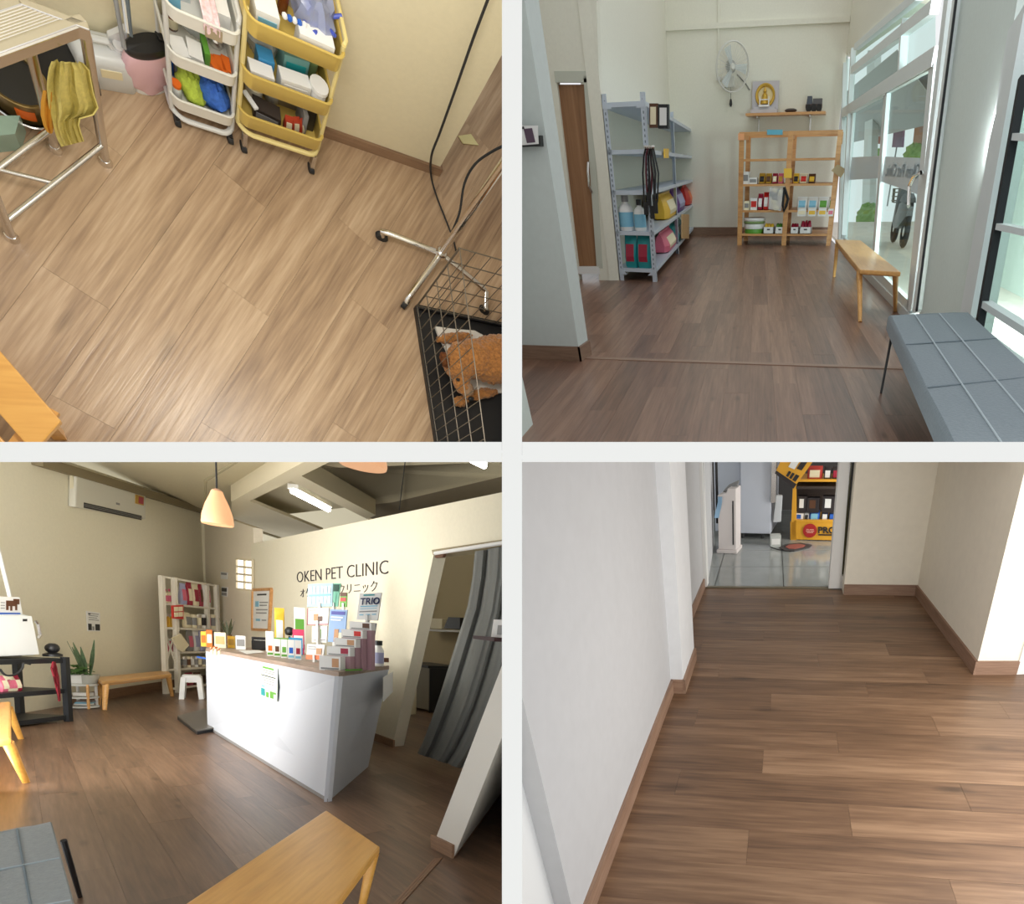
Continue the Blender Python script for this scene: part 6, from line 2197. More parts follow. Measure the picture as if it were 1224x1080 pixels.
MB().slab([(-w / 2, -.02, hh * .75), (w / 2, -.02, hh * .75), (w / 2, .12, hh * .75), (-w / 2, .12, hh * .75)], (0, 0, hh * .25)).build('lid', mat('printer_dark', s(34, 34, 36), .35), tt, bevel=.008)
MB().box(-w * .35, w * .35, -.1, -.06, hh * .75, hh * .78).build('paper_slip', PAPER, tt)
q = [R3.f(*zC(x, y), zk2 + .003) for x, y in ((430, 478), (530, 476), (556, 486), (470, 494))]
solo(R3, MB().slab(q, (0, 0, -.003)), 'paper_sheet', PAPER, 'white paper sheet lying in front of the printer', 'paper')
# product riser with small cartons
a, b = zC(556, 523), zC(742, 388)
base, w, hh, yw_ = stand(R3, a[0], b[0], a[1], b[1], zk2)
for k in range(5):
    citem('box', 'small boxed pet remedy on the counter, %s of five' % ('first', 'second', 'third', 'fourth', 'fifth')[k], 568 + k * 34, 600 + k * 34, 505 + 5 * k, 420 + 2 * k, WPAINT, (ORANGE, BROWN, GREEN, BLUE, MAGENTA)[k], (GREEN, GREEN, GREEN, SKY, SKY)[k], d=.06, group='boxed remedies in a row', band=(.3, .6, -.3, .3))
for k in range(2):
    x0, x1 = ((604, 680), (676, 742))[k]
    a, b = zC(x0, 490 + 8 * k), zC(x1, 420)
    base, w, hh, yw_ = stand(R3, a[0], b[0], a[1], b[1], zk2)
    solo(R3, MB().cbox(base, w, .03, hh * 1.05, yw_), 'colour_header', GREEN if k == 0 else mat('azure', s(60, 150, 200), .5), ('green header card behind the boxed remedies', 'blue header card behind the boxed remedies')[k], 'card')
citem('box', 'white dispenser box behind the boxed remedies', 562, 600, 484, 384, WPAINT, None, d=.1)
citem('pouch', 'yellow treat pouch standing at the back of the counter', 606, 656, 482, 270, YELLOW, WPAINT, d=.12)
citem('box', 'green and white remedy pack at the back of the counter', 702, 756, 492, 268, WPAINT, GREEN, INK, d=.08)
citem('box', 'pink pack at the back of the counter', 694, 750, 496, 375, mat('hot_pink', s(216, 70, 110), .5), WPAINT, d=.06)
a = zC(678, 486)
base = R3.f(a[0], a[1], zk2)
tt = thing(R3, 'desk_clip', 'black desk clip among the packs on the counter', 'clip', base)
hh = rise(R3, base, zC(0, 355)[1])
MB().lathe((0, 0, 0), [(.04, 0), (.04, .02), (.012, .03), (.012, hh * .6)], 12).build('stem', BLACK, tt, smooth=True)
MB().ball((0, 0, hh * .78), .06, .04, .06, 10, 8, .1).build('grip', BLACK, tt, smooth=True)
# tall display with pictures
M_ = mat('poster_sky', s(168, 208, 224), .6)
marks = [(.06 + .155 * i, .12 + .46 * j, .17 + .155 * i, .42 + .46 * j, WPAINT) for i in range(6) for j in range(2)] + [(.06, .48, .95, .53, SKY)]
cboard('pale blue picture board at the top of the counter display', ((768, 155), (888, 150), (885, 262), (764, 266)), 62, marks, M_)
cboard('dark green and mint card beside the blue picture board', ((888, 150), (926, 150), (912, 264), (872, 264)), 62, [(.1, .05, .9, .35, mat('deep_green', s(40, 84, 70), .6)), (.1, .45, .7, .9, mat('mint', s(130, 200, 176), .6))], mat('mint', s(130, 200, 176), .6))
cboard('white card with a dog drawing on the counter display', ((766, 272), (870, 270), (864, 354), (764, 354)), 42, [(.3, .35, .5, .75, mat('dogtan', s(196, 150, 110), .6)), (.5, .5, .7, .78, BROWN), (.1, .1, .4, .15, GREYP), (0, .95, 1, 1, MAGENTA), (0, 0, .02, 1, MAGENTA)])
cboard('white card with a leaf drawing on the counter display', ((788, 360), (862, 358), (858, 440), (786, 438)), 20, [(.45, .2, .6, .75, GREEN), (.3, .45, .45, .7, GREYP), (.1, .85, .9, .9, GREYP)])
cboard('orange and white card at the foot of the counter display', ((764, 446), (850, 450), (838, 527), (758, 520)), 2, [(.0, .7, 1, 1, ORANGE), (.55, .25, .85, .65, mat('dogtan', s(196, 150, 110), .6)), (.08, .15, .5, .2, GREYP), (.08, .28, .5, .33, GREYP)])
cboard('blue poster board with a cat picture on the counter display', ((876, 276), (958, 280), (946, 440), (864, 436)), 24, [(.1, .06, .9, .16, mat('violet_type', s(90, 92, 170), .6)), (.1, .22, .8, .26, WPAINT), (.1, .3, .7, .34, WPAINT), (.35, .6, .6, .98, mat('dogtan', s(196, 150, 110), .6)), (.62, .7, .85, .98, CREAM)], mat('poster_blue', s(150, 180, 220), .6))
cboard('small red and green pack on top of the blue poster board', ((926, 196), (958, 196), (956, 266), (922, 266)), 60, [(0, 0, 1, .25, BROWN), (.1, .35, .9, .6, RED)], GREEN, name='seed_pack', cat='pack')
# stepped cartons
for k, (x0, x1, y0, y1) in enumerate(((836, 938, 502, 572), (872, 984, 456, 500), (908, 1012, 416, 458), (942, 1044, 374, 414), (982, 1086, 336, 374))):
    a = zC((x0 + x1) / 2, y1)
    W = R3.wall(R3.f(*zC(900, 572), zk2), R3.f(*zC(900, 572), zk2) + V((1, -.15, 0))).off(-.07 * k)
    q = [W.at(*zC(x, y)) for x, y in ((x0, y1), (x1, y1), (x1, y0), (x0, y0))]
    w, hh = (q[1] - q[0]).length, (q[3] - q[0]).length
    base = (q[0] + q[1]) / 2
    base.z = min(q[0].z, q[1].z)
    tt = carton(R3, ('white product carton on the lowest step of the display', 'white product carton on the second step of the display', 'white product carton on the third step of the display', 'white product carton on the fourth step of the display', 'white product carton on the top step of the display')[k], base, w, hh, .07, math.atan2((q[1] - q[0]).y, (q[1] - q[0]).x), WPAINT, (mat('dogtan', s(196, 150, 110)), MAGENTA, mat('dogtan', s(196, 150, 110)), RED, BROWN)[k], m3=GREYP, group='stepped product cartons', band=(.25, .85, .1, .42))
    if k:
        solo(R3, MB().box(-w * .5, w * .5, -.03, .03, 0, base.z - zk2), 'step_riser', mat('riser_mauve', s(176, 140, 150), .6), 'riser under the %s stepped carton' % ('', 'second', 'third', 'fourth', 'top')[k], 'riser', loc=V((base.x, base.y, zk2)), yaw=math.atan2((q[1] - q[0]).y, (q[1] - q[0]).x), local=True, group='risers of the stepped display')
# TRIO board and the dog picture below
navy = mat('navy', s(30, 44, 84), .6)
tt, W, q = cboard('white TRIO poster board at the right of the counter', ((1020, 200), (1126, 196), (1106, 332), (1004, 328)), 58, [(.12, .48, .9, .52, SKY), (.12, .58, .88, .6, SKY), (.1, .68, .9, .72, GREYP), (.12, .8, .3, .84, SKY), (.4, .8, .6, .84, SKY), (.7, .8, .88, .84, SKY), (.2, .05, .7, .1, TEAL)])
f = lambda u, v: q[0] + (q[1] - q[0]) * u + (q[3] - q[0]) * v + W.n * .006
o_ = f(.1, .4)
tx = text_mesh('TRI', 1.0, R3, (0, 0, 0), (1, 0, 0), (0, 1, 0), navy, 'trio', weight=.02)
xs_ = [p.x for p in tx.v]; ys_ = [p.y for p in tx.v]
for ch in ('lettering',):
    tx.v = [f(.08 + .58 * (p.x - min(xs_)) / (max(xs_) - min(xs_)), .44 - .26 * (p.y - min(ys_)) / (max(ys_) - min(ys_))) + W.n * p.z * .3 for p in tx.v]
    tx.build('lettering', navy, tt, local=False)
bw_ = (q[1] - q[0]).length
ring = [f(.83, .31) + (q[1] - q[0]) * .12 * math.cos(a) + (q[0] - q[3]) * .11 * math.sin(a) for a in [i * math.pi / 10 for i in range(20)]]
MB().tube(ring, bw_ * .035, 6, closed=True).build('lettering', navy, tt, local=False)
cboard('green board with a dog picture at the right of the counter', ((1040, 412), (1090, 408), (1074, 548), (1012, 556)), 3, [(.2, .1, .85, .35, mat('navy', s(30, 44, 84))), (.3, .35, .75, .8, mat('dogtan', s(196, 150, 110))), (.0, .85, 1, 1, GREEN)], mat('board_teal', s(120, 160, 150), .6))
cboard('dark board with pale rings behind the stepped cartons', ((1058, 345), (1100, 345), (1092, 405), (1050, 405)), 36, [(.2, .2, .8, .4, CREAM), (.2, .55, .8, .75, CREAM)], mat('slate', s(62, 66, 76), .6))
citem('bottle', 'white sanitizer bottle with black cap at the counter end', 1084, 1138, 556, 430, WPAINT, BLACK, LILAC, neck=.6)
q = [R3.f(*zC(x, y), zk2) for x, y in ((945, 565), (1000, 545), (1075, 555), (1030, 575), (950, 578))]
solo(R3, MB().slab(q, (0, 0, .012)), 'green_leaflet', GREEN, 'green leaflet lying at the corner of the counter', 'leaflet')
citem('box', 'brown box at the far right end of the counter', 1128, 1162, 535, 515, BROWN, None, d=.12)

# ---- lettering on the sign wall
LET = mat('sign_letter', s(38, 30, 38), .5)


def wall_text(body, x0, y0, x1, y1, cap_px, name):
    """letters fitted between two pixel points along the wall"""
    tm = text_mesh(body, 1.0, R3, (0, 0, 0), (1, 0, 0), (0, 1, 0), LET, name, weight=-.012, depth=.03)
    xs_ = [p.x for p in tm.v]; ys_ = [p.y for p in tm.v]
    lo, hi, yl, yh = min(xs_), max(xs_), min(ys_), max(ys_)
    A_, B_ = WS3.at(x0, y0, .004), WS3.at(x1, y1, .004)
    H_ = (WS3.at((x0 + x1) / 2, (y0 + y1) / 2 - cap_px, .004) - WS3.at((x0 + x1) / 2, (y0 + y1) / 2, .004)).z
    tm.v = [A_ + (B_ - A_) * ((p.x - lo) / (hi - lo)) + up * (H_ * (p.y - yl) / (yh - yl)) + WS3.n * p.z * .2 for p in tm.v]
    return tm


mb = wall_text('OKEN PET CLINIC', 355, 696, 464, 685.5, 14.5, 'sign')
t = thing(R3, 'wall_lettering', 'dark raised letters OKEN PET CLINIC on the cream wall', 'sign', WS3.at(410, 692))
mb.build('lettering', LET, t, local=False)
mb = wall_text('オケンペットクリニック', 359, 714, 451, 706.5, 11.5, 'sign')
t = thing(R3, 'wall_lettering', 'dark Japanese letters below the clinic name', 'sign', WS3.at(405, 711))
mb.build('lettering', LET, t, local=False)

# ---- window, frame and notices
q = [(282.8, 667.5), (302, 669.5), (301, 705), (282.8, 703.5)]
Wb = WB3.off(.02)
t = struct(R3, MB().slab([Wb.at(*p, .0) for p in q], -Wb.n * .02), 'window_3', mat('window_bright', (.95, .95, .93), .3, emit=(1, .98, .93), estr=1.0), 'bright glass-block window in the back wall', loc=Wb.at(*q[3]))
f = lambda u, v: Wb.at(q[0][0] + (q[1][0] - q[0][0]) * u, q[0][1] + (q[3][1] - q[0][1]) * v + (q[1][1] - q[0][1]) * u, .02)
for k in range(5):
    MB().bar(f(0, k / 4), f(1, k / 4), .035, .03, up=Wb.n).build('glazing_bar', mat('mullion', s(226, 214, 186), .6), t, local=False)
for k in range(3):
    MB().bar(f(k / 2, 0), f(k / 2, 1), .035, .03, up=Wb.n).build('glazing_bar', mat('mullion', s(226, 214, 186), .6), t, local=False)
sheet(R3, WS3, ((302.5, 705), (324.6, 704), (322, 753), (302, 752)), 'certificate in a thin wooden frame on the sign wall', [(.25, .1, .75, .14, INK), (.15, .28, .35, .42, SKY), (.4, .3, .85, .33, GREYP), (.4, .37, .8, .4, GREYP), (.2, .48, .85, .51, GREYP), (.2, .56, .8, .59, GREYP), (.2, .72, .45, .78, SKY), (.55, .74, .8, .77, GREYP)], name='framed_certificate', cat='picture', frame_m=PINE, off=.02)
sheet(R3, WB3, ((263.5, 683), (272, 684), (271.5, 692), (264, 691.5)), 'small notice above the grey one on the back wall', [(.1, .1, .9, .4, GREYP)])
sheet(R3, WB3, ((264.5, 701), (272, 701.5), (271.5, 713), (264.5, 712)), 'small grey notice on the back wall beside the shelf', [(.1, .1, .9, .5, INK), (.1, .6, .9, .9, GREYP)])

# ---- doorway: back room, curtain
Wk = WS3.off(-3.0)
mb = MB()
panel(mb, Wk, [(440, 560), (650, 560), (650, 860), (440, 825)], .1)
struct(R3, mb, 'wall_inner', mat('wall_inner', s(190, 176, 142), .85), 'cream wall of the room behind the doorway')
mb = MB(); panel(mb, WS3, [(516, 657), (612, 643), (612, 651), (517.5, 663)], .16, .02)
struct(R3, mb, 'door_frame', mat('lintel', s(150, 138, 108), .7), 'plain lintel above the curtained doorway')
mb = MB(); panel(mb, WS3, [zE(300, 80), zE(338, 77), zE(332, 95), zE(298, 97)], -.03, .02)
solo(R3, mb, 'door_closer', BROWN, 'small dark bracket at the top of the doorway', 'bracket')
fb = R3.f(512, 846)
ub_ = WS3.u
t = thing(R3, 'fridge', 'low grey fridge with a black top behind the doorway', 'fridge', fb, math.atan2(ub_.y, ub_.x))
hf = rise(R3, fb, 796)
wf_ = (Wk.at(531, 820) - Wk.at(494, 820)).length * .85
MB().box(-wf_ / 2, wf_ / 2, -.3, .3, .04, hf).build('case', mat('fridge_grey', s(142, 136, 118), .4), t, bevel=.01)
MB().box(-wf_ / 2, wf_ / 2, -.32, .32, hf, hf + .05).build('top', BLACK, t)
MB().box(-wf_ / 2 - .03, -wf_ / 2, -.3, .3, .0, hf).build('side', BLACK, t)
MB().box(wf_ / 2, wf_ / 2 + .03, -.3, .3, .0, hf).build('side', BLACK, t)
Wk2 = Wk.off(.25)
a, b = Wk2.at(*zE(262, 402)), Wk2.at(*zE(420, 408))
t = thing(R3, 'inner_shelf', 'white wall shelf behind the doorway', 'shelf', (a + b) / 2)
MB().slab([a, b, b - WS3.n * .25, a - WS3.n * .25], (0, 0, -.04)).build('board', WPAINT, t, local=False)
mb = MB(); panel(mb, Wk2, [zE(325, 398), zE(395, 402), zE(395, 352), zE(345, 350)], .2, -.02)
solo(R3, mb, 'black_printer', BLACK, 'black printer on the wall shelf behind the doorway', 'printer')
mb = MB(); panel(mb, Wk2, [zE(268, 397), zE(318, 399), zE(318, 358), zE(270, 355)], .1, -.05)
solo(R3, mb, 'paper_box', CREAM, 'cream box on the wall shelf behind the doorway', 'box')
sheet(R3, Wk, (zE(262, 250), zE(298, 246), zE(264, 360), zE(234, 362)), 'yellow framed picture behind the doorway', [(.3, .15, .7, .85, mat('ochre', s(150, 120, 40), .6))], name='framed_picture', cat='picture', m=mat('frame_yellow', s(206, 180, 96), .5), off=.03)
t = bottle(R3, 'pale bottle standing left of the fridge', R3.f(492, 853), .08, hf * 1.12, CREAM, WPAINT)
# curtain: folds hanging in the doorway
Wc = WS3.off(.1)
rows = []
left = [(569, 659), (566, 690), (560, 725), (549, 760), (538, 795), (527, 830), (516, 862), (507, 886), (500, 900)]
right = [(628, 648), (626, 690), (620, 735), (612, 775), (602, 815), (590, 852), (574, 885), (562, 905), (552, 918)]
for (xa, ya), (xb, yb) in zip(left, right):
    row = []
    for k in range(41):
        u = k / 40
        row.append(Wc.at(xa + (xb - xa) * u, ya + (yb - ya) * u, .035 * math.sin(u * 17 + .6 * math.sin(u * 9)) + .012 * math.sin(u * 43 + 1)))
    rows.append(row)
CUR = mat('curtain_grey', s(122, 124, 120), .9, bump=.15, scale=80, var=.05)
t = thing(R3, 'door_curtain', 'dark grey curtain drawn aside in the doorway', 'curtain', rows[-1][20])
MB().grid(rows).build('fabric', CUR, t, local=False, smooth=True, solid=.01)
MB().tube([WS3.at(520, 661, .12), WS3.at(612, 647, .12)], .02, 8).build('curtain_rod', WPAINT, t, local=False)

# ---- pier at the right with the leaflet holder
p0, p1, p2 = R3.f(517, 1012), R3.f(542.5, 1025), R3.f(602, 945)
# the pier's left edge slopes to the right as it rises
Wpf = R3.wall(p0, p1)
e0, e1_ = Wpf.at(600, 795), Wpf.at(632, 800)
ext = (p2 - p1) * 1.3
mb = MB().loft([[p0, p1, p1 + ext, p0 + ext], [e0, e1_, e1_ + ext, e0 + ext]])
struct(R3, mb, 'wall_pier', mat('pier_white', s(226, 222, 212), .75, bump=.1, scale=30), 'white sloping pier at the right of the reception')
nrm = V((p1.y - p0.y, p0.x - p1.x, 0))
if nrm.dot(R3.eye - p0) < 0:
    nrm = -nrm
skirting(R3, 'baseboard_pier', p0, p1, nrm, .095, .015, SK3, 'brown skirting on the front of the sloping pier')
n2 = V((p2.y - p1.y, p1.x - p2.x, 0))
if n2.dot(V((1, 0, 0))) < 0:
    n2 = -n2
skirting(R3, 'baseboard_pier', p1 + nrm.normalized() * .015, p1 + ext, n2, .095, .015, SK3, 'brown skirting on the side of the sloping pier')
a, b = R3.f(519, 1026), R3.f(466, 1084)
dd = (b - a).normalized()
nn = V((-dd.y, dd.x, 0)) * .05
mb = MB()
for k in range(3):
    o0, o1 = nn * (k / 3 + .02), nn * ((k + 1) / 3 - .02)
    mb.slab([a + o0, b + o0, b + o1, a + o1], (0, 0, .006))
struct(R3, mb, 'trim_14', mat('threshold_hall', s(128, 96, 72), .4), 'ribbed threshold strip running to the pier')
Wl = Wc.off(.45)
q = [Wl.at(*zE(x, y)) for x, y in ((540, 360), (590, 362), (590, 440), (528, 440))]
t = thing(R3, 'leaflet_holder', 'black leaflet holder in front of the grey curtain', 'holder', (q[2] + q[3]) / 2)
MB().slab(q, -WS3.n * .01).build('leaflet', PAPER, t, local=False)
MB().slab([Wl.at(*zE(x, y)) for x, y in ((498, 432), (590, 440), (590, 458), (500, 446))], WS3.n * .1).build('tray', mat('tray_maroon', s(54, 22, 26), .5), t, local=False)
MB().slab([Wl.at(*zE(x, y), .004) for x, y in ((560, 385), (585, 385), (585, 425), (556, 425))], WS3.n * .004).build('print', GREYP, t, local=False)


# ================================================================== room 4: corridor
def zF(x, y):
    return 820 + x / 5.564, 540 + y / 5.561


WK4 = R4.wall((-1, yd4), (1, yd4))
# white door frame
t = struct(R4, MB().slab([WK4.at(x, y, .02) for x, y in ((830.5, 545), (838.8, 545), (845.2, 701), (838, 702))], -WK4.n * .12), 'door_3', WPAINT, 'white frame of the corridor doorway', loc=WK4.at(845, 702))
for quad in ([(1004, 545), (1016.5, 545), (1005, 703), (990.5, 703)],):
    mb = MB(); panel(mb, WK4, quad, .12, .02)
    struct(R4, mb, 'jamb', WPAINT, parent=t)
mb = MB(); panel(mb, WK4, [(1017, 545), (1026, 545), (1013, 690), (1005.5, 688)], .02, -.02)
struct(R4, mb, 'sliding_leaf', mat('leaf_olive_reflection', s(96, 92, 60), .2), parent=t)  # olive reflection on the glass door edge, put into the panel colour
mb = MB(); panel(mb, WK4, [(1020, 545), (1022, 545), (1010, 688), (1008.5, 688)], .02, .0)
struct(R4, mb, 'leaf_edge', mat('slate_edge', s(70, 76, 78), .4), parent=t)
mb = MB(); panel(mb, WK4, [(1005.5, 687), (1011, 689), (1011, 703), (1004.5, 703)], .05, .02)
struct(R4, mb, 'jamb_foot', WPAINT, parent=t)
mb = MB().box(xd0, xd1 + .02, yd4 - .01, yd4 + .03, 0, .008)
struct(R4, mb, 'trim_15', mat('door_track', s(126, 118, 98), .4, .5), 'metal track across the corridor doorway')
# tiled room behind
TILE = mat('grey_tile', s(150, 154, 152), .12, var=.05, scale=6, spec=.6)
GROUT = mat('grout', s(106, 108, 106), .8)
q0 = R4.f(845, 701)
lay_floor(R4, [[(xd0 - .5, yd4 + .03), (xd1 + .6, yd4 + .03), (xd1 + 1.2, yd4 + 3.4), (xd0 - .5, yd4 + 3.4)]], .02, .6, .6, TILE, GROUT, 'glossy grey tiles of the room behind the doorway', board='floor_tile', gap=.008, stagger=False, seed=4)
a, b = R4.f(845.5, 701), R4.f(853.5, 650)
mb = MB().slab([a, b, b + V((-.1, 0, 0)), a + V((-.1, 0, 0))], (0, 0, 3))
struct(R4, mb, 'wall_beyond', WALL4, 'grey side wall of the tiled room')
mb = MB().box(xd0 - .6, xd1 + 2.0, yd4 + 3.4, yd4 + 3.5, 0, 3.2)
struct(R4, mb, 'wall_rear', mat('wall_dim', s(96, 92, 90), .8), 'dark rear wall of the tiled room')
# white fridge
fl_, fr_ = R4.f(885, 643.5), R4.f(921, 644.5)
ub = (fr_ - fl_).normalized()
nb = V((-ub.y, ub.x, 0))
fs = R4.f(861, 655)
t = thing(R4, 'tall_fridge', 'tall white fridge in the tiled room', 'fridge', (fl_ + fr_) / 2, math.atan2(ub.y, ub.x))
wq = (fr_ - fl_).length
FRW = mat('fridge_white', s(206, 212, 224), .35)
MB().slab([fl_ + up * .06, fr_ + up * .06, fr_ + nb * .6 + up * .06, fl_ + nb * .6 + up * .06], (0, 0, 2.0)).build('door', FRW, t, local=False, bevel=.01)
sd = V((-.27, .32, 0))
MB().slab([fl_ + up * .06 + nb * .05, fl_ + up * .06 + nb * .6, fl_ + nb * .6 + sd + up * .06, fl_ + V((-.3, .12, .06))], (0, 0, 2.0)).build('cabinet', mat('fridge_side', s(188, 194, 206), .4), t, local=False)
for k in (.06, .7):
    p = fl_ + ub * wq * k
    MB().lathe(p + nb * .05, [(.02, 0), (.02, .06)], 10).build('foot', BLACK, t, local=False)
MB().bar(fr_ + up * .4 - nb * .02 + ub * .02, fr_ + up * 1.4 - nb * .02 + ub * .02, .03, .05).build('handle_strip', STEEL, t, local=False)
# air purifier
pb0, pb1 = R4.f(859, 661), R4.f(882.5, 662)
ub = (pb1 - pb0).normalized()
w = (pb1 - pb0).length
c = (pb0 + pb1) / 2
hp_ = rise(R4, c, 584)
t = thing(R4, 'air_purifier', 'slim white tower air purifier on the tiles', 'air purifier', c + V((0, .12, 0)), math.atan2(ub.y, ub.x))
PUR = mat('purifier_white', s(226, 218, 216), .4)
MB().slab([(-w * .52, -.12, 0), (w * .52, -.12, 0), (w * .52, .14, 0), (-w * .52, .14, 0)], (0, 0, .035)).build('base', PUR, t, bevel=.008)
MB().slab([(-w * .44, -.1, .035), (w * .46, -.1, .035), (w * .46, -.1, hp_), (w * .06, -.1, hp_), (-w * .02, -.1, hp_ * .93), (-w * .44, -.1, hp_ * .9)], (0, .22, 0)).build('body', PUR, t, bevel=.008)
MB().box(w * .28, w * .34, -.106, -.099, hp_ * .14, hp_ * .82).build('display_strip', BLACK, t)
MB().slab([(-w * .3, .02, hp_ * .9), (w * .4, .02, hp_), (w * .4, .1, hp_ * 1.05), (-w * .1, .1, hp_ * .98)], (0, 0, .02)).build('top_grille', GREYP, t)
rows = [[V((-w * .5 + x * w * .3 + .02 * math.sin(z * 9), -.115 - .01 * math.sin(z * 14 + x * 3), hp_ * z)) for x in (0, .35, .7)] for z in (.88, .8, .72, .64, .56)]
solo(R4, MB().grid(rows), 'blue_ribbon', mat('ribbon_blue', s(150, 186, 216), .7), 'pale blue ribbon tied to the air purifier', 'ribbon', loc=c + V((0, .12, 0)), yaw=math.atan2(ub.y, ub.x), local=True, smooth=True, solid=.006)
Wx = R4.wall(R4.f(856, 656), R4.f(856, 656) + V((1, .0, 0)))
solo(R4, MB().tube([Wx.at(856, 540, .02), Wx.at(857, 590, .02), Wx.at(857.5, 625, .02)], .014, 6), 'hanging_cable', RUBBER, 'black cable hanging left of the fridge', 'cable')
# yellow display rack
ya, yb_ = R4.f(944.5, 645), R4.f(1012, 647)
WY4 = R4.wall(ya, yb_)
YEL = mat('rack_yellow', s(226, 166, 50), .4)
t = thing(R4, 'display_rack', 'yellow shop display rack with PRO lettering', 'rack', (ya + yb_) / 2, math.atan2((yb_ - ya).y, (yb_ - ya).x))
nq = -WY4.n * .45
pz = lambda x, y, off=0.0: WY4.at(*zF(x, y), off)
MB().slab([pz(694, 580), pz(1060, 588), pz(1060, 468), pz(694, 464)], -WY4.n * .04).build('front_panel', YEL, t, local=False)
MB().slab([pz(694, 590), pz(732, 590), pz(732, 190), pz(712, 200)], -WY4.n * .05).build('post', YEL, t, local=False)
MB().slab([pz(700, 200) + nq, pz(1060, 200) + nq, pz(1060, 590) + nq, pz(700, 590) + nq], -WY4.n * .02).build('back_panel', mat('rack_back', s(52, 40, 34), .6), t, local=False)
for y0, y1 in ((452, 470), (182, 198), (228, 246)):
    MB().slab([pz(718, y1), pz(1060, y1), pz(1060, y0), pz(718, y0)], nq).build('shelf', YEL if y0 != 228 else mat('shelf_dark', s(60, 50, 44), .5), t, local=False)
cc_ = pz(824, 522, .006)
MB().lathe(cc_, [(.075, 0), (.075, .006)], 24, axis=WY4.n).build('emblem', mat('emblem_red', s(176, 40, 38), .5), t, local=False)
for xa, xb, yy in ((800, 818, 512), (822, 850, 513), (796, 826, 522), (830, 852, 523), (804, 846, 532)):
    MB().slab([pz(xa, yy, .013), pz(xb, yy, .013), pz(xb, yy + 5, .013), pz(xa, yy + 5, .013)], WY4.n * .003).build('emblem_mark', mat('emblem_pale', s(226, 170, 150), .5), t, local=False)
tm = text_mesh('PRO', 1.0, R4, (0, 0, 0), (1, 0, 0), (0, 1, 0), INK, 'pro', weight=.02)
xs_ = [p.x for p in tm.v]; ys_ = [p.y for p in tm.v]
A_, B_, C_ = pz(880, 540, .006), pz(998, 542, .006), pz(880, 496, .006)
tm.v = [A_ + (B_ - A_) * ((p.x - min(xs_)) / (max(xs_) - min(xs_))) + (C_ - A_) * ((p.y - min(ys_)) / (max(ys_) - min(ys_))) + WY4.n * p.z * 2 for p in tm.v]
tm.build('lettering', INK, t, local=False)
MB().slab([pz(880, 545, .006), pz(990, 547, .006), pz(990, 556, .006), pz(880, 554, .006)], WY4.n * .003).build('lettering_bar', INK, t, local=False)
ay = math.atan2((yb_ - ya).y, (yb_ - ya).x)


def rackitem(kind, lab, x0, x1, yb, yt, m1, m2=None, dep=.1, grp=None):
    pl = WY4.off(-.1)
    a, b, c = pl.at(*zF(x0, yb)), pl.at(*zF(x1, yb)), pl.at(*zF(x0, yt))
    base, w, hh = (a + b) / 2, (b - a).length, (c - a).length
    if kind == 'box':
        return carton(R4, lab, base, w, hh, dep, ay, m1, m2, group=grp, band=(.3, .85, -.3, .2))
    return pouch(R4, lab, base, w, hh, dep, ay, m1, m2, name='food_pouch', cat='pouch', group=grp)


DK = mat('box_dark', s(44, 38, 40), .5)
GR4 = 'goods on the yellow rack'
rackitem('box', 'dark carton with white cat print, left on the yellow rack', 742, 800, 398, 290, DK, PAPER, grp=GR4)
rackitem('box', 'dark carton with red print in the middle of the yellow rack', 804, 884, 398, 300, DK, BROWN, grp=GR4)
rackitem('box', 'dark carton with white cat print, right on the yellow rack', 905, 985, 398, 290, DK, PAPER, grp=GR4)
rackitem('box', 'white and blue carton low on the yellow rack', 726, 782, 452, 402, PAPER, BLUE, grp=GR4)
rackitem('pouch', 'white and dark pouch low on the yellow rack', 786, 818, 452, 398, PAPER, INK, grp=GR4)
rackitem('pouch', 'bright blue pouch low on the yellow rack', 820, 888, 454, 386, BLUE, SKY, grp=GR4)
rackitem('pouch', 'dark blue pouch low on the yellow rack', 900, 945, 452, 392, mat('navy2', s(44, 54, 84), .5), PAPER, grp=GR4)
rackitem('pouch', 'second dark blue pouch low on the yellow rack', 948, 992, 452, 392, mat('navy2', s(44, 54, 84), .5), BLUE, grp=GR4)
rackitem('pouch', 'red pouch on the upper shelf of the yellow rack', 806, 906, 182, 92, mat('red_soft', s(186, 60, 52), .5), CREAM, grp=GR4)
rackitem('pouch', 'black pouch on the upper shelf of the yellow rack', 916, 965, 182, 95, DK, PAPER, grp=GR4)
rackitem('pouch', 'second black pouch on the upper shelf of the yellow rack', 970, 1015, 182, 95, DK, MAGENTA, grp=GR4)
# tilted yellow sign
Wz = WY4.off(.25)
q = [Wz.at(*zF(x, y)) for x, y in ((592, 140), (716, 242), (850, 55), (650, 20))]
t = thing(R4, 'hanging_sign', 'yellow sign with dark lettering hung askew before the rack', 'sign', q[1], ay)
MB().slab(q, Wz.n * .012).build('board', YEL, t, local=False)
f = lambda u, v: q[0] + (q[1] - q[0]) * u + (q[3] - q[0]) * v + ((q[2] - q[3]) - (q[1] - q[0])) * u * v + Wz.n * .014
MB().slab([f(.0, .0), f(1, .0), f(1, .16), f(.0, .16)], Wz.n * .003).build('dark_band', DK, t, local=False)
for u0, v0, u1, v1, mm in ((.45, .2, .55, .42, INK), (.6, .2, .7, .42, INK), (.75, .2, .9, .42, INK), (.35, .55, .6, .95, PAPER), (.65, .6, .85, .95, DK)):
    MB().slab([f(u0, v0), f(u1, v0), f(u1, v1), f(u0, v1)], Wz.n * .003).build('print', mm, t, local=False)
MB().tube([q[3], q[3] + up * .5], .004, 4).build('string', BLACK, t, local=False)
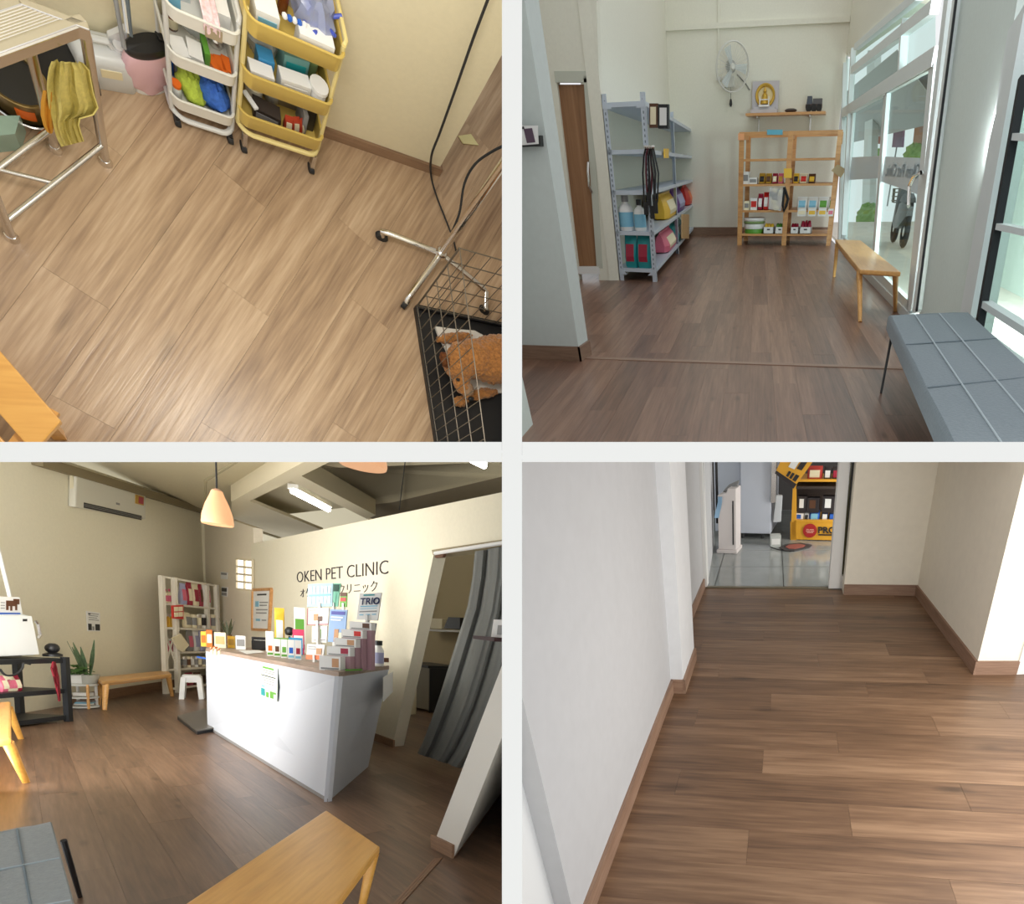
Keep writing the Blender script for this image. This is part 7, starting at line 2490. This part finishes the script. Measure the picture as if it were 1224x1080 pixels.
# bag hanging on the fridge and box on the floor
p = R4.f(928, 645)
Wg = R4.wall(p, p + V((1, 0, 0)))
mb = MB(); panel(mb, Wg, [zF(578, 470), zF(632, 465), zF(642, 290), zF(600, 285)], .06)
solo(R4, mb, 'hanging_bag', mat('bag_grey', s(196, 200, 204), .5), 'pale bag hanging beside the white fridge', 'bag', bevel=.01)
solo(R4, MB().tube([Wg.at(*zF(607, 290), -.02), Wg.at(*zF(604, 160), -.02), Wg.at(*zF(606, 60), -.02)], .006, 5), 'bag_string', BLACK, 'black string above the pale hanging bag', 'string')
p = R4.f(*zF(592, 640))
t = carton(R4, 'small pale box on the tiles beside the fridge', p + V((0, .1, 0)), .11, .12, .12, .1, mat('box_pale', s(190, 194, 190), .6), PAPER)
q = [R4.f(*zF(x, y)) for x, y in ((620, 640), (660, 618), (760, 608), (836, 622), (820, 640), (720, 662), (660, 660))]
t = thing(R4, 'round_mat', 'dark mat with a red middle on the tiles before the rack', 'mat', sum(q, V((0, 0, 0))) / 7)
MB().slab(q, (0, 0, .01)).build('border', mat('mat_dark', s(66, 62, 62), .7), t, local=False)
c = sum(q, V((0, 0, 0))) / 7
MB().slab([c + (p - c) * .62 + up * .011 for p in q], (0, 0, .004)).build('centre', mat('mat_red', s(160, 90, 80), .6), t, local=False)
solo(R4, MB().tube([R4.f(*zF(x, y), .01) for x, y in ((562, 632), (600, 645), (640, 655), (700, 660))], .006, 5), 'floor_cable', RUBBER, 'thin black cable on the tiles beside the mat', 'cable')

# near white wall corner at the lower left and the door edge at the right
c = R4.f(690, 1092)
mb = MB().slab([c, c + V((-.7, .02, 0)), c + V((-.7, -.35, 0)), c + V((-.05, -.35, 0))], (0, 0, 2.2))
struct(R4, mb, 'wall_front', mat('wall_front_white', s(228, 230, 230), .75), 'white wall corner at the lower left of the corridor')
a = R4.f(1214, 806)
mb = MB().slab([a, a + V((.3, .05, 0)), a + V((.3, .1, 0)), a + V((0, .05, 0))], (0, 0, 1.9))
struct(R4, mb, 'trim_16', WPAINT, 'white door edge at the right end of the corridor')
